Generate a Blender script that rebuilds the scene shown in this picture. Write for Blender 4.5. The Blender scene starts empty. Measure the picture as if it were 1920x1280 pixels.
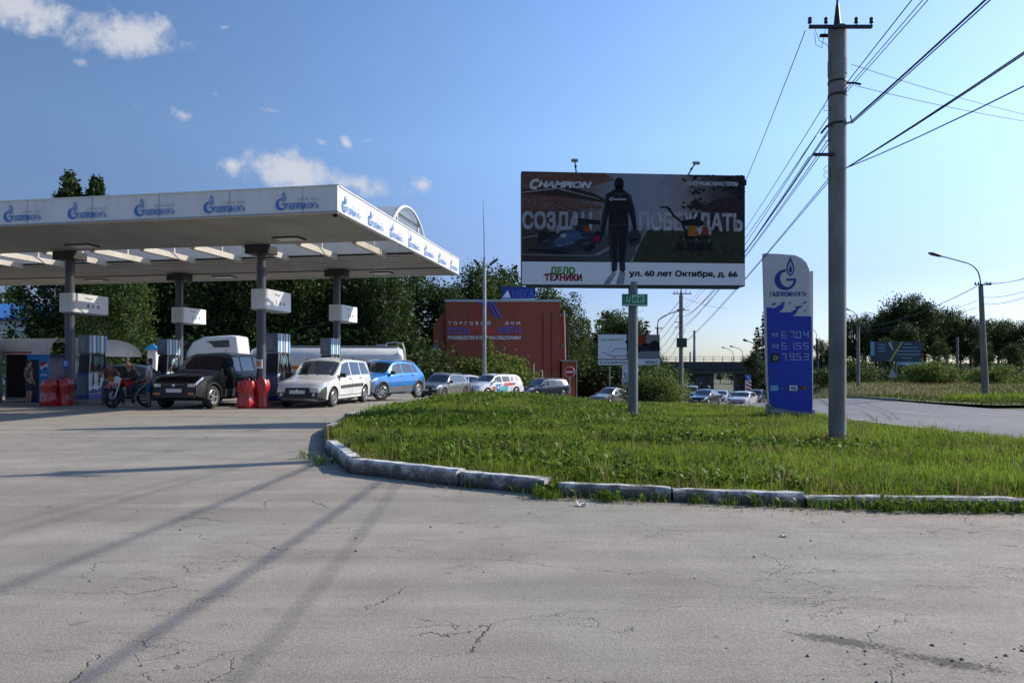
import bpy, math, random
import numpy as np
from mathutils import Vector, Matrix
R = math.radians
PI = math.pi
random.seed(7)
rng = np.random.default_rng(7)
SC = bpy.context.scene
COL = SC.collection

# ------------------------------------------------------------------ camera
CAMZ, F, U0, HV = 1.35, 1280.0, 960.0, 685.0
cam_d = bpy.data.cameras.new("camera")
cam_d.sensor_width = 36.0
cam_d.lens = 24.0
cam_d.shift_y = 45.0 / 1920.0
cam_d.clip_start = 0.1
cam_d.clip_end = 6000.0
cam = bpy.data.objects.new("camera", cam_d)
COL.objects.link(cam)
cam.location = (0, 0, CAMZ)
cam.rotation_euler = (R(90), 0, 0)
SC.camera = cam

# ------------------------------------------------------------------ light
SUN_AZ, SUN_EL = R(70), R(31.5)          # azimuth from +Y towards +X
SUN_STR, SKY_STR, EXPOSURE = 5.0, 0.135, 0.28
SC.view_settings.view_transform = 'Standard'
SC.view_settings.look = 'None'
SC.view_settings.gamma = 1
SC.view_settings.exposure = EXPOSURE
sd = bpy.data.lights.new("sun", 'SUN')
sd.energy = SUN_STR
sd.angle = R(0.53)
sd.color = (1.0, 0.91, 0.78)
sun = bpy.data.objects.new("sun", sd)
COL.objects.link(sun)
sdir = Vector((math.sin(SUN_AZ) * math.cos(SUN_EL), math.cos(SUN_AZ) * math.cos(SUN_EL), math.sin(SUN_EL)))
sun.rotation_euler = sdir.to_track_quat('Z', 'Y').to_euler()
sun.location = (40, 20, 60)

W = bpy.data.worlds.new("World")
SC.world = W
W.use_nodes = True
wn, wl = W.node_tree.nodes, W.node_tree.links
wn.clear()
out = wn.new("ShaderNodeOutputWorld")
bg = wn.new("ShaderNodeBackground")
bg.inputs[1].default_value = SKY_STR
wl.new(bg.outputs[0], out.inputs[0])
sky = wn.new("ShaderNodeTexSky")
sky.sky_type = 'NISHITA'
sky.sun_disc = False
sky.sun_elevation = SUN_EL
sky.sun_rotation = SUN_AZ
sky.altitude = 100
sky.air_density = 1.0
sky.dust_density = 0.6
sky.ozone_density = 2.2
# clouds: small cumulus placed by direction on the sky dome
tc = wn.new("ShaderNodeTexCoord")
sep = wn.new("ShaderNodeSeparateXYZ")
wl.new(tc.outputs['Generated'], sep.inputs[0])
def wmath(op, a, b=None, c=None, clamp=False):
    n = wn.new("ShaderNodeMath"); n.operation = op; n.use_clamp = clamp
    for i, x in enumerate((a, b, c)):
        if x is None: continue
        if isinstance(x, (int, float)): n.inputs[i].default_value = x
        else: wl.new(x, n.inputs[i])
    return n.outputs[0]
ymax = wmath('MAXIMUM', sep.outputs[1], 0.05)
gx = wmath('DIVIDE', sep.outputs[0], ymax)
gz = wmath('DIVIDE', sep.outputs[2], ymax)
gv = wn.new("ShaderNodeCombineXYZ")
wl.new(gx, gv.inputs[0]); wl.new(gz, gv.inputs[1])
n1 = wn.new("ShaderNodeTexNoise"); n1.inputs['Scale'].default_value = 13.0
n1.inputs['Detail'].default_value = 9.0; n1.inputs['Roughness'].default_value = 0.62
n1.inputs['Distortion'].default_value = 0.25
wl.new(gv.outputs[0], n1.inputs['Vector'])
# (u, v, ru, rv, tilt, gain) of every cloud
CLOUDS = [(40, 18, 135, 62, 0.15, 1.0), (240, 68, 150, 66, 0.10, 1.12), (432, 312, 34, 34, 0, 0.95),
          (545, 318, 150, 58, 0.18, 1.05), (668, 345, 130, 38, 0.14, 0.85), (604, 268, 26, 17, 0.2, 0.9),
          (647, 266, 22, 20, 0.3, 1.0), (690, 264, 40, 10, -0.1, 0.55), (344, 216, 40, 22, 0.4, 0.62),
          (265, 200, 40, 16, 0.0, 0.45), (402, 175, 26, 14, 0.3, 0.5), (512, 208, 34, 12, 0.1, 0.55),
          (790, 346, 34, 20, 0.3, 0.72), (160, 118, 30, 14, 0.2, 0.45), (420, 52, 14, 8, 0, 0.5),
          (1345, 560, 110, 26, -0.1, 0.5), (1240, 590, 60, 20, 0, 0.35)]
mask = None
for (u, v, ru, rv, tl, gain) in CLOUDS:
    cx, cz = (u - U0) / F, (HV - v) / F
    dx = wmath('MULTIPLY', wmath('SUBTRACT', gx, cx), F / ru)
    dz0 = wmath('ADD', wmath('SUBTRACT', gz, cz), wmath('MULTIPLY', wmath('SUBTRACT', gx, cx), tl))
    dz = wmath('MULTIPLY', dz0, F / rv)
    d = wmath('SQRT', wmath('ADD', wmath('MULTIPLY', dx, dx), wmath('MULTIPLY', dz, dz)))
    m = wmath('MULTIPLY', wmath('SUBTRACT', 1.0, d, clamp=True), gain)
    mask = m if mask is None else wmath('MAXIMUM', mask, m)
n2 = wn.new("ShaderNodeTexNoise"); n2.inputs['Scale'].default_value = 42.0; n2.inputs['Detail'].default_value = 7.0; n2.inputs['Roughness'].default_value = 0.6
wl.new(gv.outputs[0], n2.inputs['Vector'])
nn = wmath('ADD', wmath('MULTIPLY', n1.outputs[0], .62), wmath('MULTIPLY', n2.outputs[0], .38))
dens = wmath('ADD', wmath('MULTIPLY', mask, 1.45), wmath('MULTIPLY', wmath('SUBTRACT', nn, 0.575), 3.6))
mr = wn.new("ShaderNodeMapRange"); mr.interpolation_type = 'SMOOTHSTEP'
mr.inputs['From Min'].default_value = 0.08; mr.inputs['From Max'].default_value = 1.05
wl.new(dens, mr.inputs['Value'])
gate = wmath('MULTIPLY', mask, 6.0, clamp=True)
fwd = wmath('GREATER_THAN', sep.outputs[1], 0.06)
cd = wmath('MULTIPLY', wmath('MULTIPLY', mr.outputs[0], gate), wmath('MULTIPLY', fwd, 0.86))
cmix = wn.new("ShaderNodeMix"); cmix.data_type = 'RGBA'
wl.new(cd, cmix.inputs['Factor'])
# air clearer and bluer than the model's: tint by height over the horizon and by the angle to the sun
el = wn.new("ShaderNodeValToRGB"); ec = el.color_ramp; ec.elements[0].position = 0.0; ec.elements[0].color = (.29, .325, .41, 1)
ec.elements[1].position = 0.6; ec.elements[1].color = (.45, .53, .64, 1)
for p_, c_ in ((.12, (.31, .318, .435)), (.30, (.48, .53, .605)), (.42, (.49, .545, .625))):
    e_ = ec.elements.new(p_); e_.color = (*c_, 1)
wl.new(sep.outputs[2], el.inputs[0])
dt = wn.new("ShaderNodeVectorMath"); dt.operation = 'DOT_PRODUCT'; wl.new(tc.outputs['Generated'], dt.inputs[0]); dt.inputs[1].default_value = sdir
az = wn.new("ShaderNodeMapRange"); az.interpolation_type = 'SMOOTHSTEP'
for k_, v_ in (('From Min', -.35), ('From Max', .85), ('To Min', 1.17), ('To Max', 2.45)): az.inputs[k_].default_value = v_
wl.new(dt.outputs['Value'], az.inputs['Value'])
tv = wn.new("ShaderNodeVectorMath"); tv.operation = 'SCALE'; wl.new(el.outputs[0], tv.inputs[0]); wl.new(az.outputs[0], tv.inputs['Scale'])
tm_ = wn.new("ShaderNodeVectorMath"); tm_.operation = 'MULTIPLY'; wl.new(sky.outputs[0], tm_.inputs[0]); wl.new(tv.outputs[0], tm_.inputs[1])
wl.new(tm_.outputs[0], cmix.inputs['A'])
cmix.inputs['B'].default_value = (4.1, 4.2, 4.6, 1)
wl.new(cmix.outputs['Result'], bg.inputs[0])

# ------------------------------------------------------------------ helpers
def P(u, v, Y):
    "world point seen at photograph pixel (u, v) at distance Y"
    return Vector(((u - U0) / F * Y, Y, CAMZ - (v - HV) / F * Y))
def XU(u, Y): return (u - U0) / F * Y
def ZV(v, Y): return CAMZ - (v - HV) / F * Y

def tag(o, label=None, cat=None, group=None, kind=None):
    if label: o['label'] = label
    if cat: o['category'] = cat
    if group: o['group'] = group
    if kind: o['kind'] = kind
    return o
def thing(name, label, cat, loc=(0, 0, 0), rotz=0.0, group=None):
    o = bpy.data.objects.new(name, None)
    o.empty_display_size = 0.2
    COL.objects.link(o)
    o.location = loc
    o.rotation_euler = (0, 0, rotz)
    return tag(o, label, cat, group)
def copy_tree(o, parent=None):
    c = o.copy()
    COL.objects.link(c)
    if parent is not None: c.parent = parent
    for ch in list(o.children): copy_tree(ch, c)
    return c
def link(me, name, parent=None, loc=None):
    o = bpy.data.objects.new(name, me)
    COL.objects.link(o)
    if parent is not None: o.parent = parent
    if loc is not None: o.location = loc
    return o
def freeze(o):
    dg = bpy.context.evaluated_depsgraph_get()
    me = bpy.data.meshes.new_from_object(o.evaluated_get(dg), preserve_all_data_layers=True, depsgraph=dg)
    o.modifiers.clear()
    o.data = me
    return o

class MB:
    "collects faces, links them as ONE mesh object"
    def __init__(s): s.v = []; s.f = []; s.m = []; s.mats = []
    def mi(s, mat):
        if mat not in s.mats: s.mats.append(mat)
        return s.mats.index(mat)
    def add(s, vs, fs, mat):
        b = len(s.v); i = s.mi(mat)
        s.v += [tuple(p) for p in vs]
        for f in fs:
            s.f.append([b + k for k in f]); s.m.append(i)
        return s
    def box(s, c, d, mat, rz=0.0, M=None):
        x, y, z = d[0] / 2, d[1] / 2, d[2] / 2
        vs = [Vector(p) for p in ((-x, -y, -z), (x, -y, -z), (x, y, -z), (-x, y, -z), (-x, -y, z), (x, -y, z), (x, y, z), (-x, y, z))]
        if M is None: M = Matrix.Rotation(rz, 4, 'Z')
        vs = [M @ p + Vector(c) for p in vs]
        return s.add(vs, [(3, 2, 1, 0), (4, 5, 6, 7), (0, 1, 5, 4), (1, 2, 6, 5), (2, 3, 7, 6), (3, 0, 4, 7)], mat)
    def tube(s, pts, rad, mat, n=8, cap=True):
        pts = [Vector(p) for p in pts]
        if not hasattr(rad, '__len__'): rad = [rad] * len(pts)
        vs = []; up = None
        for i, p in enumerate(pts):
            t = (pts[min(i + 1, len(pts) - 1)] - pts[max(i - 1, 0)])
            if t.length < 1e-9: t = Vector((0, 0, 1))
            t.normalize()
            if up is None:
                up = Vector((0, 0, 1)) if abs(t.z) < 0.9 else Vector((1, 0, 0))
            a = up - t * up.dot(t)
            if a.length < 1e-6: a = t.orthogonal()
            a.normalize(); up = a
            b = t.cross(a)
            for k in range(n):
                an = 2 * PI * k / n
                vs.append(p + (a * math.cos(an) + b * math.sin(an)) * rad[i])
        fs = []
        for i in range(len(pts) - 1):
            for k in range(n):
                fs.append((i * n + k, i * n + (k + 1) % n, (i + 1) * n + (k + 1) % n, (i + 1) * n + k))
        if cap:
            fs.append(tuple(range(n))[::-1]); fs.append(tuple(range((len(pts) - 1) * n, len(pts) * n)))
        return s.add(vs, fs, mat)
    def cyl(s, c, r, h, mat, n=16, r2=None):
        c = Vector(c)
        return s.tube([c, c + Vector((0, 0, h))], [r, r if r2 is None else r2], mat, n)
    def lathe(s, prof, mat, n=20, axis='Z', c=(0, 0, 0)):
        vs = []; c = Vector(c)
        for (r, h) in prof:
            for k in range(n):
                a = 2 * PI * k / n
                p = (r * math.cos(a), r * math.sin(a), h)
                if axis == 'Y': p = (p[0], p[2], p[1])
                if axis == 'X': p = (p[2], p[0], p[1])
                vs.append(Vector(p) + c)
        fs = []
        for i in range(len(prof) - 1):
            for k in range(n):
                fs.append((i * n + k, i * n + (k + 1) % n, (i + 1) * n + (k + 1) % n, (i + 1) * n + k))
        return s.add(vs, fs, mat)
    def prism(s, poly, y0, y1, mat, M=None):
        "poly in (x, z), extruded from y0 to y1"
        n = len(poly)
        vs = [Vector((p[0], y0, p[1])) for p in poly] + [Vector((p[0], y1, p[1])) for p in poly]
        if M is not None: vs = [M @ p for p in vs]
        fs = [tuple(range(n)), tuple(range(2 * n - 1, n - 1, -1))]
        for i in range(n): fs.append((i, i + n, (i + 1) % n + n, (i + 1) % n))
        return s.add(vs, fs, mat)
    def poly(s, pts, mat): return s.add(pts, [tuple(range(len(pts)))], mat)
    def mesh(s, me, M, mat):
        return s.add([M @ p.co for p in me.vertices], [tuple(p.vertices) for p in me.polygons], mat)
    def build(s, name, parent=None, smooth=None, bevel=0.0, loc=None):
        me = bpy.data.meshes.new(name)
        me.from_pydata(s.v, [], s.f)
        for m in s.mats: me.materials.append(m)
        me.polygons.foreach_set('material_index', s.m)
        fix_normals(me)
        if smooth is not None:
            me.polygons.foreach_set('use_smooth', [True] * len(me.polygons))
            me.set_sharp_from_angle(angle=R(smooth))
        me.update()
        o = link(me, name, parent, loc)
        if bevel:
            b = o.modifiers.new("edge", 'BEVEL'); b.width = bevel; b.segments = 2; b.limit_method = 'ANGLE'
            b.angle_limit = R(40)
        return o
import bmesh
def fix_normals(me):
    bm = bmesh.new(); bm.from_mesh(me)
    bmesh.ops.recalc_face_normals(bm, faces=bm.faces)
    bm.to_mesh(me); bm.free()

def soup(name, verts, sizes, idx, mats, parent=None, mat_idx=None, smooth=False):
    "fast mesh from numpy arrays"
    me = bpy.data.meshes.new(name)
    nv, nf = len(verts), len(sizes)
    me.vertices.add(nv); me.vertices.foreach_set('co', np.ascontiguousarray(verts, dtype=np.float32).ravel())
    me.loops.add(len(idx)); me.loops.foreach_set('vertex_index', np.ascontiguousarray(idx, dtype=np.int32))
    me.polygons.add(nf)
    st = np.concatenate(([0], np.cumsum(sizes)[:-1])).astype(np.int32)
    me.polygons.foreach_set('loop_start', st)
    if mat_idx is not None: me.polygons.foreach_set('material_index', np.ascontiguousarray(mat_idx, dtype=np.int32))
    if smooth: me.polygons.foreach_set('use_smooth', np.ones(nf, dtype=bool))
    for m in mats: me.materials.append(m)
    me.update(calc_edges=True)
    return me

# ------------------------------------------------------------------ materials
def srgb(r, g, b):
    f = lambda c: (c / 255 / 12.92) if c / 255 <= 0.04045 else ((c / 255 + 0.055) / 1.055) ** 2.4
    return (f(r), f(g), f(b))
def M_(name): 
    m = bpy.data.materials.new(name); m.use_nodes = True
    nt = m.node_tree
    return m, nt, nt.nodes, nt.links, nt.nodes['Principled BSDF']
def mat(name, col, rough=0.6, metal=0.0, var=0.12, scale=4.0, bump=0.0, coat=0.0, spec=0.5, dirt=None, bscale=None, stretch=None):
    "general procedural material: mottled colour, roughness variation, optional bump and dirt"
    m, nt, N, L, b = M_(name)
    tcn = N.new("ShaderNodeTexCoord")
    vec = tcn.outputs['Object']
    if stretch:
        mp = N.new("ShaderNodeMapping"); mp.inputs['Scale'].default_value = stretch
        L.new(vec, mp.inputs[0]); vec = mp.outputs[0]
    no = N.new("ShaderNodeTexNoise"); no.inputs['Scale'].default_value = scale
    no.inputs['Detail'].default_value = 6; no.inputs['Roughness'].default_value = 0.6
    L.new(vec, no.inputs['Vector'])
    cr = N.new("ShaderNodeValToRGB")
    cr.color_ramp.elements[0].position = 0.3; cr.color_ramp.elements[1].position = 0.72
    lo = dirt if dirt else tuple(max(0, c * (1 - var * 1.6)) for c in col)
    hi = tuple(min(1, c * (1 + var * 0.6)) for c in col) if not dirt else col
    cr.color_ramp.elements[0].color = (*lo, 1); cr.color_ramp.elements[1].color = (*hi, 1)
    L.new(no.outputs[0], cr.inputs[0])
    L.new(cr.outputs[0], b.inputs['Base Color'])
    mr = N.new("ShaderNodeMapRange")
    mr.inputs['To Min'].default_value = max(0.02, rough - 0.08); mr.inputs['To Max'].default_value = min(1, rough + 0.08)
    L.new(no.outputs[0], mr.inputs['Value']); L.new(mr.outputs[0], b.inputs['Roughness'])
    b.inputs['Metallic'].default_value = metal
    b.inputs['Specular IOR Level'].default_value = spec
    if coat: b.inputs['Coat Weight'].default_value = coat; b.inputs['Coat Roughness'].default_value = 0.05
    if bump:
        n2 = N.new("ShaderNodeTexNoise"); n2.inputs['Scale'].default_value = bscale or scale * 8; n2.inputs['Detail'].default_value = 5
        L.new(vec, n2.inputs['Vector'])
        bp = N.new("ShaderNodeBump"); bp.inputs['Strength'].default_value = bump; bp.inputs['Distance'].default_value = 0.02
        L.new(n2.outputs[0], bp.inputs['Height']); L.new(bp.outputs[0], b.inputs['Normal'])
    return m
def leaf_mat(name, dark, light, trans=0.25, rough=0.55, patch=0.35, pscale=0.6, third=None):
    "foliage: every leaf its own tone, broad patches, some light through the leaf"
    m, nt, N, L, b = M_(name)
    g = N.new("ShaderNodeNewGeometry")
    tcn = N.new("ShaderNodeTexCoord")
    no = N.new("ShaderNodeTexNoise"); no.inputs['Scale'].default_value = pscale; no.inputs['Detail'].default_value = 3
    L.new(tcn.outputs['Object'], no.inputs['Vector'])
    mx = N.new("ShaderNodeMath"); mx.operation = 'MULTIPLY_ADD'
    L.new(no.outputs[0], mx.inputs[0]); mx.inputs[1].default_value = patch * 2; 
    ad = N.new("ShaderNodeMath"); ad.operation = 'MULTIPLY_ADD'
    L.new(g.outputs['Random Per Island'], ad.inputs[0]); ad.inputs[1].default_value = 1 - patch; ad.inputs[2].default_value = -patch * 0.5
    L.new(ad.outputs[0], mx.inputs[2])
    cr = N.new("ShaderNodeValToRGB")
    cr.color_ramp.elements[0].color = (*dark, 1); cr.color_ramp.elements[1].color = (*light, 1)
    cr.color_ramp.elements[0].position = 0.1; cr.color_ramp.elements[1].position = 0.85
    if third:
        e = cr.color_ramp.elements.new(0.97); e.color = (*third, 1)
    L.new(mx.outputs[0], cr.inputs[0])
    L.new(cr.outputs[0], b.inputs['Base Color'])
    b.inputs['Roughness'].default_value = rough
    b.inputs['Specular IOR Level'].default_value = 0.16
    tr = N.new("ShaderNodeBsdfTranslucent"); L.new(cr.outputs[0], tr.inputs[0])
    ms = N.new("ShaderNodeMixShader"); ms.inputs[0].default_value = trans
    L.new(b.outputs[0], ms.inputs[1]); L.new(tr.outputs[0], ms.inputs[2])
    L.new(ms.outputs[0], N['Material Output'].inputs[0])
    return m
_paint = {}
def paint(col, metal=0.0, rough=0.28, dust=0.15):
    k = (col, metal, rough)
    if k not in _paint:
        _paint[k] = mat("car_paint", col, rough, metal, var=dust, scale=1.6, coat=0.8, bump=0.0)
    return _paint[k]

BLACK = mat("black_plastic", (0.012, 0.012, 0.013), 0.5, var=0.2)
DKGREY = mat("dark_grey_plastic", (0.035, 0.036, 0.04), 0.55, var=0.2)
RUBBER = mat("tyre_rubber", (0.02, 0.02, 0.021), 0.8, var=0.3, scale=9, bump=0.2)
ALLOY = mat("alloy", (0.42, 0.42, 0.43), 0.32, 0.7, var=0.15, scale=6)
CHROME = mat("chrome", (0.6, 0.6, 0.62), 0.15, 1.0, var=0.05)
STEEL = mat("galvanised_steel", (0.30, 0.32, 0.34), 0.45, 0.4, var=0.2, scale=3)
WHITEP = mat("white_paint", (0.72, 0.72, 0.71), 0.45, var=0.08, scale=2)
GLASS = mat("car_glass", (0.012, 0.016, 0.02), 0.06, 0.0, var=0.1, spec=0.8, coat=0.5)
LAMPG = mat("headlamp_glass", (0.45, 0.47, 0.5), 0.1, 0.3, var=0.1, coat=1.0)
REDL = mat("red_lamp", (0.35, 0.012, 0.012), 0.2, var=0.1, coat=1.0)
ORANGEL = mat("orange_lamp", (0.5, 0.14, 0.02), 0.2, var=0.1, coat=1.0)
PLATE = mat("number_plate", (0.6, 0.6, 0.6), 0.5, var=0.15, scale=30)
CONCRETE = mat("pole_concrete", (0.22, 0.22, 0.215), 0.85, var=0.28, scale=2.5, bump=0.4, bscale=40, stretch=(1, 1, 0.35))
WIRE = mat("cable_black", (0.015, 0.015, 0.016), 0.6, var=0.1)
LBLUE = mat("logo_blue", (0.012, 0.17, 0.52), 0.4, var=0.04)
NAVY = mat("logo_navy", (0.005, 0.035, 0.26), 0.4, var=0.04)

# ------------------------------------------------------------------ lettering
_txt = {}
def text_mesh(s, bold=0.0, xs=1.0, shear=0.0, spacing=1.0):
    "mesh of a word, cap height 1, starting at x = 0, in the (x, y) plane"
    k = (s, bold, xs, shear, spacing)
    if k in _txt: return _txt[k]
    c = bpy.data.curves.new("word", 'FONT')
    c.body = s; c.size = 1.0; c.shear = shear; c.space_character = spacing
    c.resolution_u = 3; c.fill_mode = 'FRONT'
    o = bpy.data.objects.new("word", c); COL.objects.link(o)
    dg = bpy.context.evaluated_depsgraph_get()
    me = bpy.data.meshes.new_from_object(o.evaluated_get(dg), depsgraph=dg)
    bpy.data.objects.remove(o); bpy.data.curves.remove(c)
    xsv = [v.co.x for v in me.vertices]; ysv = [v.co.y for v in me.vertices]
    x0, x1 = min(xsv), max(xsv)
    for v in me.vertices: v.co = ((v.co.x - x0) * xs, v.co.y, 0)
    me['w'] = (x1 - x0) * xs; me['y0'] = min(ysv); me['y1'] = max(ysv)
    _txt[k] = me
    return me
def put_text(mb, s, x, z, h, mat_, y=0.0, width=None, bold=0.0, shear=0.0, spacing=1.0, align='L', M=None):
    "write s on the plane y = const: lower left of the caps at (x, z), cap height h, facing -y"
    me = text_mesh(s, 0.0, 1.0, shear, spacing)
    cap = 0.727
    sc = h / cap
    w = me['w'] * sc
    kx = sc if width is None else width / me['w']
    if width is not None: w = width
    if align == 'C': x -= w / 2
    if align == 'R': x -= w
    bx_ = bold * kx * .9; bz_ = bold * sc * .9
    for q_, (ox, oz) in enumerate(((0, 0),) if bold < .004 else ((-1, -1), (1, -1), (-1, 1), (1, 1), (0, 0))):
        T = Matrix(((kx, 0, 0, x + ox * bx_), (0, 0, 0, y - q_ * .0004), (0, sc, 0, z + oz * bz_), (0, 0, 0, 1)))
        if M is not None: T = M @ T
        mb.mesh(me, T, mat_)
    return w
def arc(cx, cz, r, a0, a1, n=16):
    return [(cx + r * math.cos(R(a0 + (a1 - a0) * i / n)), cz + r * math.sin(R(a0 + (a1 - a0) * i / n))) for i in range(n + 1)]
def flame_logo(mb, x, z, s, m, paper, y=0.0, M=None, dy=-0.002):
    "letter G with a flame above: s = whole height, (x, z) = lower left"
    def pp(poly, yy, mm):
        vs = [Vector((x + p[0] * s, yy, z + p[1] * s)) for p in poly]
        if M is not None: vs = [M @ v for v in vs]
        mb.poly(vs, mm)
    r, ri, cx, cz = 0.31, 0.20, 0.32, 0.31
    for i in range(14):
        a0, a1 = 88 + i * (272 / 14), 88 + (i + 1) * (272 / 14)
        w0 = ri + 0.05 * math.sin(R(a0)) * 0; 
        th = lambda a: 0.17 * (0.45 + 0.55 * max(0, -math.cos(R(a - 20))))
        o = [(cx + r * math.cos(R(a0)), cz + r * math.sin(R(a0))), (cx + r * math.cos(R(a1)), cz + r * math.sin(R(a1)))]
        q = [(cx + (r - th(a1)) * math.cos(R(a1)), cz + (r - th(a1)) * math.sin(R(a1))), (cx + (r - th(a0)) * math.cos(R(a0)), cz + (r - th(a0)) * math.sin(R(a0)))]
        pp(o + q, y, m)
    pp([(cx + 0.02, cz + 0.035), (cx + 0.02, cz - 0.03), (cx + r, cz - 0.03), (cx + r, cz + 0.035)], y + dy, m)
    def fl(k, dz):
        base = [(0, 0), (0.09, 0.10), (0.115, 0.22), (0.09, 0.36), (0.03, 0.52), (0, 0.60), (-0.03, 0.52), (-0.09, 0.36), (-0.115, 0.22), (-0.09, 0.10)]
        return [(0.46 + a * k, 0.40 + dz + b * k) for a, b in base]
    pp(fl(1.0, 0), y + dy, m); pp(fl(0.66, 0.06), y + 2 * dy, paper); pp(fl(0.42, 0.10), y + 3 * dy, m)
# ------------------------------------------------------------------ terrain
LY = ([-60, 26, 32, 38, 45, 60, 90, 150, 400], [0, 0, -.2, -.42, -.75, -.9, -1.2, -1.5, -1.5])
MY = ([-60, -5, 6, 13, 22, 28, 40, 50, 60, 68, 80, 110, 150, 400], [.1, 0, -.03, -.2, -.4, -.5, -1.02, -1.55, -2.15, -2.65, -3.2, -4.3, -5.0, -5.0])
RY = ([-60, -5, 6, 13, 22, 30, 42, 52, 60, 68, 80, 110, 150, 400], [.1, 0, -.03, -.2, -.38, -.48, -.62, -1.5, -2.3, -2.85, -3.3, -4.3, -5.0, -5.0])
VY = ([-60, 0, 30, 45, 70, 100, 160, 400], [0, -.1, -.42, -.62, -.50, -.3, .3, .5])
def sst(a, b, x):
    t = np.clip((x - a) / (b - a), 0, 1); return t * t * (3 - 2 * t)
# main road centre line
RC = np.array([(13.6, -60), (14.2, -30), (14.6, 0), (15.0, 15), (15.3, 30), (16.0, 42), (18.3, 55), (22.5, 70), (31.5, 95), (45, 130), (57, 160), (95, 260)], float)
RW = 4.7
def road_x(Y): return np.interp(Y, RC[:, 1], RC[:, 0])
def Gn(X, Y):
    X = np.asarray(X, float); Y = np.asarray(Y, float)
    def sm(t): return (np.interp(Y - 2, *t) + np.interp(Y, *t) + np.interp(Y + 2, *t)) / 3
    a, b, c, d = sm(LY), sm(MY), sm(RY), sm(VY)
    z = a + (b - a) * sst(0, 6, X)
    z = z + (c - z) * sst(15, 20, X)
    rx = road_x(Y) + RW
    return z + (d - z) * sst(0.0, 7.0, X - rx - 0.3)
def G(x, y): return float(Gn(x, y))

def sheet(name, xs, ys, dz, m, kind='structure', fz=None):
    XX, YY = np.meshgrid(xs, ys)
    ZZ = Gn(XX, YY) + dz if fz is None else fz(XX, YY)
    nx, ny = len(xs), len(ys)
    v = np.stack([XX, YY, ZZ], -1).reshape(-1, 3)
    i = np.arange(nx * ny).reshape(ny, nx)
    q = np.stack([i[:-1, :-1], i[:-1, 1:], i[1:, 1:], i[1:, :-1]], -1).reshape(-1, 4)
    me = soup(name, v, np.full(len(q), 4), q.ravel(), [m], smooth=True)
    return tag(link(me, name), kind=kind)

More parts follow.
